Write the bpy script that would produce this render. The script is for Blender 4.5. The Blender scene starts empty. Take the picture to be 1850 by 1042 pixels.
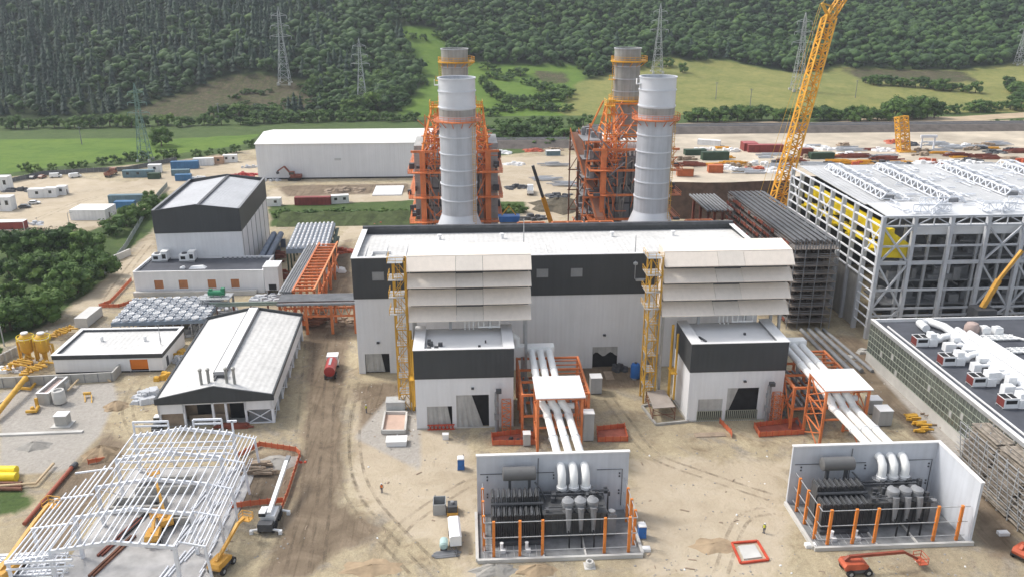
import bpy, math, random
import numpy as np
from mathutils import Vector, Matrix
random.seed(7)
R = math.radians
PI = math.pi
scene = bpy.context.scene
C = scene.collection

# ---------------------------------------------------------------- camera
FPX, CX, CY, HOR, CAMH = 1500.0, 925.0, 521.0, -20.0, 78.0
PITCH = math.atan((CY - HOR) / FPX)
YAW = math.atan(91 / math.hypot(FPX, CY - HOR))
cp, sp = math.cos(PITCH), math.sin(PITCH)
FW = Vector((math.sin(YAW) * cp, math.cos(YAW) * cp, -sp))
RT = Vector((math.cos(YAW), -math.sin(YAW), 0))
UP = Vector((math.sin(YAW) * sp, math.cos(YAW) * sp, cp))
cam = bpy.data.cameras.new('camera')
camo = bpy.data.objects.new('camera', cam)
C.objects.link(camo)
cam.lens = 36 * FPX / 1850
cam.sensor_width = 36
cam.clip_start = 1
cam.clip_end = 6000
camo.matrix_world = Matrix(((RT.x, UP.x, -FW.x, 0), (RT.y, UP.y, -FW.y, 0), (RT.z, UP.z, -FW.z, CAMH), (0, 0, 0, 1)))
scene.camera = camo


def sray(px, py):
 return FW + RT * ((px - CX) / FPX) + UP * ((CY - py) / FPX)


def G(px, py, z=0.0):
 """survey: the point of the site at height z seen at a photo pixel"""
 r = sray(px, py)
 t = (z - CAMH) / r.z
 return (r.x * t, r.y * t, z)


def sstep(a, b, v):
 t = min(1, max(0, (v - a) / (b - a)))
 return t * t * (3 - 2 * t)


def T(x, y):
 """height of the hillside"""
 w = sstep(-160, 60, x)
 s1 = .19 * (1 - w) + .115 * w
 z = s1 * max(0, y - 545)
 ye = 600 * (1 - w) + 690 * w
 z += .17 * max(0, y - ye)
 z += 5 * math.sin(x * .013 + 1) * sstep(600, 800, y) + 3 * math.sin(x * .031 + y * .02) * sstep(620, 780, y)
 return z


def GT(px, py):
 """first hit with the terrain"""
 r = sray(px, py)
 t = 200.0
 while t < 2500:
  x, y, z = r.x * t, r.y * t, CAMH + r.z * t
  if z <= T(x, y):
   return (x, y, T(x, y))
  t += 1.0
 return (r.x * t, r.y * t, 0)


def px_of(x, y, z):
 d = Vector((x, y, z - CAMH))
 w = d.dot(FW)
 return CX + FPX * d.dot(RT) / w, CY - FPX * d.dot(UP) / w, w


# ---------------------------------------------------------------- materials
MATS = {}


def M(name, col, rough=.65, var=.10, scale=.25, metal=0.0, bump=0.0, bscale=3.0, ribs=None, streak=0.0, col2=None, spec=.3, alpha=None):
 """procedural surface: base colour with two-scale dirt noise, optional pressed ribs (axis, pitch m, depth)"""
 if name in MATS:
  return MATS[name]
 m = bpy.data.materials.new(name)
 m.use_nodes = True
 nt = m.node_tree
 N, L = nt.nodes, nt.links
 b = N['Principled BSDF']
 b.inputs['Roughness'].default_value = rough
 b.inputs['Metallic'].default_value = metal
 b.inputs['Specular IOR Level'].default_value = spec
 geo = N.new('ShaderNodeNewGeometry')
 n1 = N.new('ShaderNodeTexNoise')
 n1.inputs['Scale'].default_value = scale
 n1.inputs['Detail'].default_value = 6
 n1.inputs['Roughness'].default_value = .62
 L.new(geo.outputs['Position'], n1.inputs['Vector'])
 ramp = N.new('ShaderNodeValToRGB')
 c1 = tuple(max(0, c * (1 - var)) for c in col)
 c2 = tuple(min(1, c * (1 + var)) for c in (col2 or col))
 ramp.color_ramp.elements[0].position = .33
 ramp.color_ramp.elements[0].color = (*c1, 1)
 ramp.color_ramp.elements[1].position = .67
 ramp.color_ramp.elements[1].color = (*c2, 1)
 L.new(n1.outputs['Fac'], ramp.inputs['Fac'])
 out = ramp.outputs['Color']
 if streak:
  mp = N.new('ShaderNodeMapping')
  mp.inputs['Scale'].default_value = (1.3, 1.3, .06)
  L.new(geo.outputs['Position'], mp.inputs['Vector'])
  n2 = N.new('ShaderNodeTexNoise')
  n2.inputs['Scale'].default_value = 1.0
  n2.inputs['Detail'].default_value = 5
  L.new(mp.outputs['Vector'], n2.inputs['Vector'])
  r2 = N.new('ShaderNodeValToRGB')
  r2.color_ramp.elements[0].position = .35
  r2.color_ramp.elements[0].color = (1 - streak,) * 3 + (1,)
  r2.color_ramp.elements[1].position = .6
  r2.color_ramp.elements[1].color = (1, 1, 1, 1)
  L.new(n2.outputs['Fac'], r2.inputs['Fac'])
  mx = N.new('ShaderNodeMix')
  mx.data_type = 'RGBA'
  mx.blend_type = 'MULTIPLY'
  mx.inputs['Factor'].default_value = 1
  L.new(out, mx.inputs[6])
  L.new(r2.outputs['Color'], mx.inputs[7])
  out = mx.outputs[2]
 L.new(out, b.inputs['Base Color'])
 height = None
 if bump:
  n3 = N.new('ShaderNodeTexNoise')
  n3.inputs['Scale'].default_value = bscale
  n3.inputs['Detail'].default_value = 5
  L.new(geo.outputs['Position'], n3.inputs['Vector'])
  height = n3.outputs['Fac']
  dist, st = bump, .7
 if ribs:
  ax, pitch, depth = ribs
  sep = N.new('ShaderNodeSeparateXYZ')
  L.new(geo.outputs['Position'], sep.inputs[0])
  mm = N.new('ShaderNodeMath')
  mm.operation = 'MULTIPLY'
  mm.inputs[1].default_value = 2 * PI / pitch
  L.new(sep.outputs[ax], mm.inputs[0])
  sn = N.new('ShaderNodeMath')
  sn.operation = 'SINE'
  L.new(mm.outputs[0], sn.inputs[0])
  height = sn.outputs[0]
  dist, st = depth, .5
 if height is not None:
  bp = N.new('ShaderNodeBump')
  bp.inputs['Strength'].default_value = st
  bp.inputs['Distance'].default_value = dist
  L.new(height, bp.inputs['Height'])
  L.new(bp.outputs['Normal'], b.inputs['Normal'])
 MATS[name] = m
 return m


# ---------------------------------------------------------------- mesh builder
class MB:
 def __init__(s):
  s.v, s.f = [], []

 def add(s, vs, fs):
  o = len(s.v)
  s.v += [tuple(p) for p in vs]
  s.f += [tuple(i + o for i in f) for f in fs]
  return s

 def box(s, x0, x1, y0, y1, z0, z1):
  return s.add([(x0, y0, z0), (x1, y0, z0), (x1, y1, z0), (x0, y1, z0), (x0, y0, z1), (x1, y0, z1), (x1, y1, z1), (x0, y1, z1)],
      [(0, 3, 2, 1), (4, 5, 6, 7), (0, 1, 5, 4), (1, 2, 6, 5), (2, 3, 7, 6), (3, 0, 4, 7)])

 def cbox(s, x, y, z, w, d, h):
  return s.box(x - w / 2, x + w / 2, y - d / 2, y + d / 2, z, z + h)

 def hexa(s, lo, hi):
  """box from four low and four high corners (both counter-clockwise from above)"""
  return s.add(list(lo) + list(hi), [(0, 3, 2, 1), (4, 5, 6, 7), (0, 1, 5, 4), (1, 2, 6, 5), (2, 3, 7, 6), (3, 0, 4, 7)])

 def bar(s, p, q, w, h=None):
  """square bar between two points"""
  p, q = Vector(p), Vector(q)
  d = q - p
  if d.length < 1e-6:
   return s
  h = h or w
  d.normalize()
  a = Vector((0, 0, 1)) if abs(d.z) < .95 else Vector((0, 1, 0))
  u = d.cross(a).normalized() * (w / 2)
  t = u.cross(d).normalized() * (h / 2)
  return s.add([p - u - t, p + u - t, p + u + t, p - u + t, q - u - t, q + u - t, q + u + t, q - u + t],
      [(0, 1, 2, 3), (7, 6, 5, 4), (0, 4, 5, 1), (1, 5, 6, 2), (2, 6, 7, 3), (3, 7, 4, 0)])

 def tube(s, pts, r, n=10):
  """round pipe along a polyline"""
  pts = [Vector(p) for p in pts]
  o = len(s.v)
  u = None
  for i, p in enumerate(pts):
   d = (pts[min(i + 1, len(pts) - 1)] - pts[max(i - 1, 0)]).normalized()
   if u is None:
    a = Vector((0, 0, 1)) if abs(d.z) < .9 else Vector((0, 1, 0))
    u = d.cross(a).normalized()
   else:
    u = (u - d * u.dot(d)).normalized()
   w = d.cross(u)
   rr = r[i] if isinstance(r, (list, tuple)) else r
   for k in range(n):
    an = 2 * PI * k / n
    s.v.append(tuple(p + (u * math.cos(an) + w * math.sin(an)) * rr))
  for i in range(len(pts) - 1):
   for k in range(n):
    a, b = o + i * n + k, o + i * n + (k + 1) % n
    s.f.append((a, b, b + n, a + n))
  s.f.append(tuple(o + k for k in range(n))[::-1])
  e = o + (len(pts) - 1) * n
  s.f.append(tuple(e + k for k in range(n)))
  return s

 def lathe(s, prof, x=0, y=0, n=32, cap=True):
  o = len(s.v)
  for r, z in prof:
   for k in range(n):
    an = 2 * PI * k / n
    s.v.append((x + r * math.cos(an), y + r * math.sin(an), z))
  for i in range(len(prof) - 1):
   for k in range(n):
    a, b = o + i * n + k, o + i * n + (k + 1) % n
    s.f.append((a, b, b + n, a + n))
  if cap:
   s.f.append(tuple(o + k for k in range(n))[::-1])
   e = o + (len(prof) - 1) * n
   s.f.append(tuple(e + k for k in range(n)))
  return s

 def ring(s, x, y, z0, z1, r0, r1, n=32):
  return s.lathe([(r0, z0), (r1, z0), (r1, z1), (r0, z1), (r0, z0)], x, y, n, False)

 def quad(s, *p):
  return s.add(p, [tuple(range(len(p)))])

 def sheet(s, poly, z, th=.0):
  """flat polygon at height z"""
  return s.add([(x, y, z) for x, y in poly], [tuple(range(len(poly)))])

 def prism_y(s, prof, y0, y1):
  """profile [(x,z)..] extruded along y"""
  n = len(prof)
  vs = [(x, y0, z) for x, z in prof] + [(x, y1, z) for x, z in prof]
  return s.add(vs, [tuple(range(n)), tuple(range(2 * n - 1, n - 1, -1))] + [(i, i + n, (i + 1) % n + n, (i + 1) % n) for i in range(n)])

 def prism_x(s, prof, x0, x1):
  n = len(prof)
  vs = [(x0, y, z) for y, z in prof] + [(x1, y, z) for y, z in prof]
  return s.add(vs, [tuple(range(n)), tuple(range(2 * n - 1, n - 1, -1))] + [(i, i + n, (i + 1) % n + n, (i + 1) % n) for i in range(n)])

 def prism_z(s, poly, z0, z1):
  n = len(poly)
  vs = [(x, y, z0) for x, y in poly] + [(x, y, z1) for x, y in poly]
  return s.add(vs, [tuple(range(n)), tuple(range(2 * n - 1, n - 1, -1))] + [(i, i + n, (i + 1) % n + n, (i + 1) % n) for i in range(n)])

 def wall_y(s, x0, x1, z0, z1, y, th, holes=()):
  """wall facing -y from y to y+th with rectangular openings (hx0,hx1,hz0,hz1)"""
  xs = sorted({x0, x1} | {h[0] for h in holes} | {h[1] for h in holes})
  zs = sorted({z0, z1} | {h[2] for h in holes} | {h[3] for h in holes})
  for a, b in zip(xs, xs[1:]):
   for c, d in zip(zs, zs[1:]):
    mx, mz = (a + b) / 2, (c + d) / 2
    if any(h[0] < mx < h[1] and h[2] < mz < h[3] for h in holes):
     continue
    s.box(a, b, y, y + th, c, d)
  return s

 def build(s, name, mat, parent=None, smooth=False):
  me = bpy.data.meshes.new(name)
  vs = s.v
  if parent is not None:
   r = parent
   while r.parent is not None:
    r = r.parent
   inv = (Matrix.Translation(r.location) @ Matrix.Rotation(r.rotation_euler.z, 4, 'Z')).inverted()
   if r.type == 'EMPTY':
    vs = [tuple(inv @ Vector(p)) for p in vs]
  me.from_pydata(vs, [], s.f)
  me.validate()
  if mat:
   me.materials.append(mat)
  # outward normals
  import bmesh
  bm = bmesh.new()
  bm.from_mesh(me)
  bmesh.ops.recalc_face_normals(bm, faces=bm.faces)
  bm.to_mesh(me)
  bm.free()
  if smooth:
   me.polygons.foreach_set('use_smooth', [True] * len(me.polygons))
   try:
    me.set_sharp_from_angle(angle=R(40))
   except Exception:
    pass
  o = bpy.data.objects.new(name, me)
  C.objects.link(o)
  if parent is not None:
   o.parent = parent
  return o

 def solo(s, name, mat, label, cat, group=None, smooth=False):
  """one thing that is one mesh; origin moved to its base"""
  xs = [p[0] for p in s.v]
  ys = [p[1] for p in s.v]
  zs = [p[2] for p in s.v]
  c = ((min(xs) + max(xs)) / 2, (min(ys) + max(ys)) / 2, min(zs))
  s.v = [(x - c[0], y - c[1], z - c[2]) for x, y, z in s.v]
  o = s.build(name, mat, None, smooth)
  o.location = c
  return tag(o, label, cat, group)

 def struct(s, name, mat, kind='structure', smooth=False):
  o = s.build(name, mat, None, smooth)
  o['kind'] = kind
  return o


def tag(o, label, cat, group=None):
 o['label'] = label
 o['category'] = cat
 if group:
  o['group'] = group
 return o


def thing(name, label, cat, loc=(0, 0, 0), rz=0.0, group=None):
 o = bpy.data.objects.new(name, None)
 o.empty_display_size = .5
 C.objects.link(o)
 o.location = loc
 o.rotation_euler = (0, 0, rz)
 return tag(o, label, cat, group)


def dup(root, loc, rz=None, label=None, group=None, scale=None):
 def cp_(o, par):
  c = o.copy()
  C.objects.link(c)
  if par is not None:
   c.parent = par
  for ch in o.children:
   cp_(ch, c)
  return c
 r = cp_(root, None)
 r.location = loc
 if rz is not None:
  r.rotation_euler = (0, 0, rz)
 if label:
  r['label'] = label
 if group:
  r['group'] = group
 if scale:
  r.scale = (scale,) * 3 if not isinstance(scale, tuple) else scale
 return r


def lattice(mb, p, q, w, n, t, t2=None, up=None):
 """four-chord lattice beam from p to q, side w (or (w0,w1)), n panels"""
 p, q = Vector(p), Vector(q)
 d = (q - p).normalized()
 a = Vector(up) if up else (Vector((0, 0, 1)) if abs(d.z) < .9 else Vector((0, 1, 0)))
 u = d.cross(a).normalized()
 v = u.cross(d).normalized()
 w0, w1 = (w if isinstance(w, tuple) else (w, w))
 t2 = t2 or t * .6

 def pt(i, k):
  f = i / n
  c = p.lerp(q, f)
  h = (w0 + (w1 - w0) * f) / 2
  sx, sy = ((-1, -1), (1, -1), (1, 1), (-1, 1))[k]
  return c + u * h * sx + v * h * sy
 for k in range(4):
  mb.bar(pt(0, k), pt(n, k), t)
 for i in range(n):
  for k in range(4):
   k2 = (k + 1) % 4
   if (i + k) % 2:
    mb.bar(pt(i, k), pt(i + 1, k2), t2)
   else:
    mb.bar(pt(i, k2), pt(i + 1, k), t2)
 for i in range(n + 1):
  for k in range(4):
   mb.bar(pt(i, k), pt(i, (k + 1) % 4), t2)
 return mb


def truss2(mb, p, q, h, n, t, t2=None):
 """flat truss, top chord p-q, bottom chord h below, zigzag web"""
 p, q = Vector(p), Vector(q)
 dz = Vector((0, 0, -h))
 mb.bar(p, q, t)
 mb.bar(p + dz, q + dz, t)
 t2 = t2 or t * .7
 for i in range(n):
  a, b = p.lerp(q, i / n), p.lerp(q, (i + 1) / n)
  mb.bar(a, a + dz, t2)
  if i % 2:
   mb.bar(a, b + dz, t2)
  else:
   mb.bar(a + dz, b, t2)
 mb.bar(q, q + dz, t2)
 return mb


# surfaces
WHITE = M('white_cladding', (.70, .71, .73), .55, .05, .08, ribs=('X', .9, .02), streak=.06)
WHITE_Y = M('white_cladding_side', (.70, .71, .73), .55, .05, .08, ribs=('Y', .9, .02), streak=.06)
WPANEL = M('white_panel', (.72, .72, .73), .5, .04, .15, streak=.05)
DARK = M('anthracite_cladding', (.052, .057, .062), .5, .08, .08, ribs=('X', .9, .015), streak=.08)
DARK_Y = M('anthracite_cladding_side', (.052, .057, .062), .5, .08, .08, ribs=('Y', .9, .015), streak=.08)
ROOFW = M('white_roof_membrane', (.61, .605, .59), .75, .10, .10, ribs=('X', 1.1, .03), streak=.14)
ROOFG = M('light_grey_roof', (.44, .45, .47), .6, .09, .12, ribs=('X', .8, .04), streak=.12)
ROOFD = M('dark_roof_felt', (.075, .08, .095), .85, .18, .25, bump=.02, bscale=2)
CAPW = M('white_coping', (.74, .74, .74), .5, .04, .2)
HOOD = M('cream_hood_panel', (.80, .715, .625), .55, .04, .12, streak=.05)
HOODG = M('pale_grey_hood_panel', (.73, .665, .59), .55, .05, .15, streak=.05)
ORANGE = M('orange_steel_paint', (.64, .20, .075), .5, .18, .35, streak=.15)
ORANGE2 = M('bright_orange_paint', (.68, .22, .045), .5, .15, .4)
REDO = M('red_orange_plastic', (.50, .07, .035), .6, .2, .5)
YELLOW = M('yellow_steel_paint', (.60, .34, .045), .5, .15, .4, streak=.12)
YELLOWB = M('bright_yellow_paint', (.76, .58, .02), .5, .1, .4)
YCRANE = M('crane_yellow_paint', (.66, .33, .03), .5, .15, .4)
GALV = M('galvanised_steel', (.40, .41, .42), .45, .12, .5, metal=.25)
STEELW = M('white_primed_steel', (.70, .72, .76), .5, .08, .4)
STEELG = M('grey_primed_steel', (.46, .475, .50), .55, .1, .3)
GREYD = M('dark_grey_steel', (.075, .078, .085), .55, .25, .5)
GREYM = M('mid_grey_metal', (.22, .225, .235), .55, .2, .4)
TRAFO = M('transformer_grey_paint', (.075, .077, .08), .5, .2, .8, streak=.15)
STACK = M('stack_steel', (.50, .52, .56), .45, .09, .12, metal=.2, streak=.14)
STACKD = M('weathered_stack_steel', (.34, .34, .32), .55, .15, .2, metal=.2, streak=.2)
STACKL = M('bright_stack_steel', (.64, .66, .70), .42, .05, .2, metal=.2)
DUCTW = M('white_duct_paint', (.82, .82, .80), .4, .03, .4)
CONC = M('concrete', (.40, .39, .365), .85, .16, .25, bump=.01, bscale=4, streak=.1)
CONCL = M('pale_concrete', (.50, .49, .465), .85, .18, .15, bump=.01, bscale=3)
WALLB = M('pale_blue_grey_wall', (.56, .585, .63), .75, .06, .2, streak=.08)
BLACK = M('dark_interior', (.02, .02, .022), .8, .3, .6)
RUBBER = M('black_rubber', (.025, .025, .027), .8, .2, 2)
CURT = M('grey_tarpaulin', (.42, .42, .41), .7, .12, .6, streak=.2)
GLASSY = M('tinted_glazing', (.105, .118, .105), .22, .28, .4, spec=.6)
WIN = M('window_glass', (.03, .035, .04), .1, .2, .5, spec=.8)
TIMBER = M('weathered_timber', (.30, .235, .175), .85, .28, .5, bump=.01)
RUST = M('rusty_steel', (.17, .075, .045), .75, .3, .5)
BROWNR = M('brown_red_steel', (.20, .06, .04), .7, .3, .4)
BLUE = M('blue_plastic', (.03, .14, .42), .45, .12, .6)
BLUEC = M('blue_container_paint', (.05, .16, .32), .55, .15, .4, ribs=('X', .3, .03), streak=.15)
TEALC = M('grey_blue_container_paint', (.13, .21, .25), .55, .15, .4, ribs=('X', .3, .03), streak=.15)
REDC = M('red_container_paint', (.24, .045, .04), .55, .18, .4, ribs=('X', .3, .03), streak=.2)
GREENC = M('dark_green_paint', (.035, .065, .04), .6, .2, .4)
WHITEC = M('white_container_paint', (.72, .73, .74), .5, .07, .4, ribs=('X', .3, .025), streak=.12)
GREEN = M('green_machine_paint', (.03, .20, .10), .5, .15, .5)
CARW = M('white_car_paint', (.75, .76, .77), .3, .04, .6, spec=.5)
CARD = M('dark_car_paint', (.10, .11, .13), .3, .1, .6, spec=.5)
CARR = M('red_vehicle_paint', (.36, .035, .03), .4, .12, .6, spec=.5)
CARB = M('brown_vehicle_paint', (.28, .13, .09), .5, .12, .6)
LIFTO = M('orange_red_machine_paint', (.44, .10, .05), .55, .3, .6)
LIFTY = M('ochre_machine_paint', (.60, .32, .06), .5, .15, .6)
ZPV = 12.0
# ---------------------------------------------------------------- light and sky
SUN_EL, SUN_AZ = R(50), R(-63)          # behind the plant, from the left
w = bpy.data.worlds.new('World')
scene.world = w
w.use_nodes = True
wn, wl = w.node_tree.nodes, w.node_tree.links
sky = wn.new('ShaderNodeTexSky')
sky.sky_type = 'NISHITA'
sky.sun_disc = False
sky.sun_elevation = SUN_EL
sky.sun_rotation = SUN_AZ
sky.air_density = 1.2
sky.dust_density = 3.0
sky.ozone_density = 1.0
hs = wn.new('ShaderNodeHueSaturation')          # veil of high cloud: a paler sky
hs.inputs['Saturation'].default_value = .42
wl.new(sky.outputs['Color'], hs.inputs['Color'])
wl.new(hs.outputs['Color'], wn['Background'].inputs['Color'])
wn['Background'].inputs['Strength'].default_value = .15
sl = bpy.data.lights.new('sun', 'SUN')
so = bpy.data.objects.new('sun', sl)
C.objects.link(so)
sl.energy = 1.65
sl.angle = R(10)
sl.color = (1, .95, .87)
sv = Vector((math.sin(SUN_AZ) * math.cos(SUN_EL), math.cos(SUN_AZ) * math.cos(SUN_EL), math.sin(SUN_EL)))
so.rotation_euler = sv.to_track_quat('Z', 'Y').to_euler()
so.location = (-200, 300, 400)
scene.view_settings.view_transform = 'Standard'
scene.view_settings.look = 'None'
scene.view_settings.exposure = .71
scene.view_settings.gamma = 1


# ---------------------------------------------------------------- ground sheet
def wpoly(px, z=0.0):
 return [G(a, b, z)[:2] for a, b in px]


def tpoly(px):
 return [GT(a, b)[:2] for a, b in px]


def soft(P, poly, width):
 """1 inside the polygon falling to 0 over width outside (numpy)"""
 x, y = P[:, 0], P[:, 1]
 inside = np.zeros(len(x), bool)
 dist = np.full(len(x), 1e9)
 n = len(poly)
 for i in range(n):
  ax, ay = poly[i]
  bx, by = poly[(i + 1) % n]
  c = ((ay > y) != (by > y)) & (x < (bx - ax) * (y - ay) / ((by - ay) or 1e-9) + ax)
  inside ^= c
  dx, dy = bx - ax, by - ay
  t = np.clip(((x - ax) * dx + (y - ay) * dy) / max(dx * dx + dy * dy, 1e-9), 0, 1)
  dist = np.minimum(dist, np.hypot(x - ax - t * dx, y - ay - t * dy))
 s = np.where(inside, dist, -dist)
 return np.clip(.5 + s / (2 * width), 0, 1)


def rng(a, b, st):
 return list(np.arange(a, b, st))


gx = rng(-1300, -240, 40) + rng(-240, -150, 6) + rng(-150, 130, 1.6) + rng(130, 300, 5) + rng(300, 1500, 40)
gy = rng(30, 90, 4) + rng(90, 200, 1.4) + rng(200, 340, 2.4) + rng(340, 545, 5) + [545]
hx = rng(-1300, 1500, 16)
hy = [545] + rng(553, 1125, 8)


def gridmesh(name, xs, ys, mat):
 X, Y = np.meshgrid(np.array(xs, float), np.array(ys, float))
 P = np.stack([X.ravel(), Y.ravel()], 1)
 Z = np.array([T(a, b) for a, b in P])
 nx, ny = len(xs), len(ys)
 co = np.column_stack([P, Z])
 idx = np.arange(nx * ny).reshape(ny, nx)
 q = np.stack([idx[:-1, :-1], idx[:-1, 1:], idx[1:, 1:], idx[1:, :-1]], -1).reshape(-1, 4)
 me = bpy.data.meshes.new(name)
 me.from_pydata(co.tolist(), [], q.tolist())
 me.materials.append(mat)
 me.polygons.foreach_set('use_smooth', [True] * len(me.polygons))
 o = bpy.data.objects.new(name, me)
 C.objects.link(o)
 o['kind'] = 'structure'
 return o, P


def setattr_(o, name, cols):
 a = o.data.attributes.new(name, 'FLOAT_COLOR', 'POINT')
 a.data.foreach_set('color', np.ascontiguousarray(cols, dtype=np.float32).ravel())


def ground_material():
 m = bpy.data.materials.new('site_ground')
 m.use_nodes = True
 N, L = m.node_tree.nodes, m.node_tree.links
 b = N['Principled BSDF']
 b.inputs['Roughness'].default_value = .92
 b.inputs['Specular IOR Level'].default_value = .15
 geo = N.new('ShaderNodeNewGeometry')

 def noise(scale, detail=6, rough=.6, sx=1, sy=1, dist=0.0):
  n = N.new('ShaderNodeTexNoise')
  n.inputs['Scale'].default_value = scale
  n.inputs['Detail'].default_value = detail
  n.inputs['Roughness'].default_value = rough
  n.inputs['Distortion'].default_value = dist
  if sx != 1 or sy != 1:
   mp = N.new('ShaderNodeMapping')
   mp.inputs['Scale'].default_value = (sx, sy, 1)
   L.new(geo.outputs['Position'], mp.inputs['Vector'])
   L.new(mp.outputs['Vector'], n.inputs['Vector'])
  else:
   L.new(geo.outputs['Position'], n.inputs['Vector'])
  return n.outputs['Fac']

 def ramp(f, stops):
  r = N.new('ShaderNodeValToRGB')
  while len(r.color_ramp.elements) < len(stops):
   r.color_ramp.elements.new(.5)
  for e, (p, c) in zip(r.color_ramp.elements, stops):
   e.position = p
   e.color = (*c, 1) if len(c) == 3 else (c[0],) * 3 + (1,)
  L.new(f, r.inputs['Fac'])
  return r.outputs['Color']

 def mix(f, a, c, mode='MIX'):
  x = N.new('ShaderNodeMix')
  x.data_type = 'RGBA'
  x.blend_type = mode
  if isinstance(f, float):
   x.inputs['Factor'].default_value = f
  else:
   L.new(f, x.inputs['Factor'])
  L.new(a, x.inputs[6])
  L.new(c, x.inputs[7])
  return x.outputs[2]

 def math_(op, a, c):
  x = N.new('ShaderNodeMath')
  x.operation = op
  x.use_clamp = True
  for i, v in enumerate((a, c)):
   if isinstance(v, (int, float)):
    x.inputs[i].default_value = v
   else:
    L.new(v, x.inputs[i])
  return x.outputs[0]
 nbig, nmid, nfine = noise(.035, 5, .6, dist=.6), noise(.16, 7, .65, dist=1.0), noise(1.4, 6, .7)
 trk = noise(.22, 4, .6, 1.6, .35, .8)

 def edge(mask, k=.75):
  """mask edge broken up by noise"""
  s_ = math_('SUBTRACT', nmid, .5)
  s_ = N.new('ShaderNodeMath')
  s_.operation = 'MULTIPLY_ADD'
  L.new(nmid, s_.inputs[0])
  s_.inputs[1].default_value = k
  s_.inputs[2].default_value = -k / 2
  a = N.new('ShaderNodeMath')
  a.operation = 'ADD'
  L.new(mask, a.inputs[0])
  L.new(s_.outputs[0], a.inputs[1])
  return ramp(a.outputs[0], [(.38, (0,)), (.62, (1,))])

 dirt = ramp(nmid, [(.25, (.25, .19, .12)), (.42, (.38, .31, .205)), (.58, (.50, .425, .285)), (.8, (.55, .48, .35))])
 dirt = mix(.55, dirt, ramp(nbig, [(.35, (.30, .25, .18)), (.5, (.44, .37, .25)), (.68, (.53, .46, .32))]))
 dirt = mix(.45, dirt, ramp(trk, [(.3, (.68,)), (.5, (1,)), (.8, (1.0,))]), 'MULTIPLY')
 dirt = mix(.6, dirt, ramp(nfine, [(.25, (.55,)), (.6, (1,))]), 'MULTIPLY')
 rutx, ruty = noise(.5, 5, .7, .16, 2.6, .5), noise(.5, 5, .7, 2.8, .14, .5)
 patch = noise(.085, 8, .68, dist=1.8)
 dirt = mix(ramp(patch, [(.50, (0,)), (.64, (.85,))]), dirt, ramp(nfine, [(.3, (.19, .165, .135)), (.7, (.36, .325, .275))]))
 dirt = mix(ramp(noise(.055, 8, .7, dist=2.4), [(.56, (0,)), (.66, (.7,))]), dirt, ramp(nmid, [(.3, (.17, .125, .08)), (.7, (.30, .23, .15))]))
 dirt = mix(.6, dirt, ramp(noise(5.5, 3, .7), [(.36, (.6,)), (.5, (1,)), (.66, (1.15,))]), 'MULTIPLY')
 mud_and_shadow = ramp(nmid, [(.3, (.125, .095, .066)), (.5, (.19, .147, .104)), (.7, (.25, .197, .142))])
 mud_and_shadow = mix(.55, mud_and_shadow, ramp(ruty, [(.38, (.55, .54, .52)), (.47, (1, 1, 1)), (.58, (1, 1, 1)), (.68, (1.4, 1.35, 1.3))]), 'MULTIPLY')
 gravel = mix(.6, ramp(nmid, [(.3, (.33, .30, .265)), (.7, (.42, .385, .345))]), ramp(nfine, [(.3, (.26, .245, .22)), (.7, (.46, .43, .39))]))
 pale = mix(.4, ramp(nmid, [(.25, (.34, .275, .195)), (.5, (.45, .375, .285)), (.75, (.52, .455, .37))]), ramp(nbig, [(.35, (.36, .30, .21)), (.6, (.50, .43, .31))]))
 scrub = mix(.5, ramp(nmid, [(.3, (.035, .060, .020)), (.55, (.07, .115, .032)), (.75, (.13, .145, .055))]),
    ramp(nfine, [(.3, (.035, .055, .02)), (.7, (.10, .14, .045))]))
 grass = mix(.5, ramp(nbig, [(.35, (.075, .14, .026)), (.65, (.125, .19, .036))]), ramp(rutx, [(.35, (.065, .125, .02)), (.6, (.13, .21, .034))]))
 mdw = noise(.11, 8, .72, dist=1.2)
 meadow = mix(.5, ramp(nbig, [(.35, (.16, .175, .052)), (.65, (.27, .25, .085))]), ramp(nmid, [(.3, (.12, .155, .045)), (.75, (.25, .24, .09))]))
 meadow = mix(.55, meadow, ramp(mdw, [(.36, (.62, .72, .6)), (.5, (1, 1, 1)), (.64, (1.3, 1.18, 1.2))]), 'MULTIPLY')
 grass = mix(.5, grass, ramp(mdw, [(.36, (.65, .7, .6)), (.5, (1, 1, 1)), (.64, (1.25, 1.12, 1.1))]), 'MULTIPLY')
 brown = mix(.5, ramp(trk, [(.3, (.045, .045, .025)), (.5, (.085, .068, .045)), (.7, (.12, .092, .065))]), ramp(nfine, [(.3, (.045, .055, .02)), (.7, (.13, .10, .07))]))
 brown = mix(ramp(noise(.12, 7, .75, dist=1.5), [(.47, (0,)), (.56, (.9,))]), brown, ramp(nfine, [(.3, (.03, .045, .014)), (.7, (.085, .095, .035))]))
 brown = mix(.7, brown, ramp(noise(.33, 6, .8), [(.38, (.5,)), (.5, (1,)), (.64, (1.5,))]), 'MULTIPLY')
 floor = ramp(nmid, [(.3, (.018, .03, .012)), (.7, (.04, .062, .022))])
 a1, a2, a3 = N.new('ShaderNodeAttribute'), N.new('ShaderNodeAttribute'), N.new('ShaderNodeAttribute')
 a1.attribute_name, a2.attribute_name, a3.attribute_name = 'cover', 'green', 'wild'
 s1, s2, s3 = [N.new('ShaderNodeSeparateColor') for _ in range(3)]
 for a, s in ((a1, s1), (a2, s2), (a3, s3)):
  L.new(a.outputs['Color'], s.inputs[0])
 col = dirt
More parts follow.
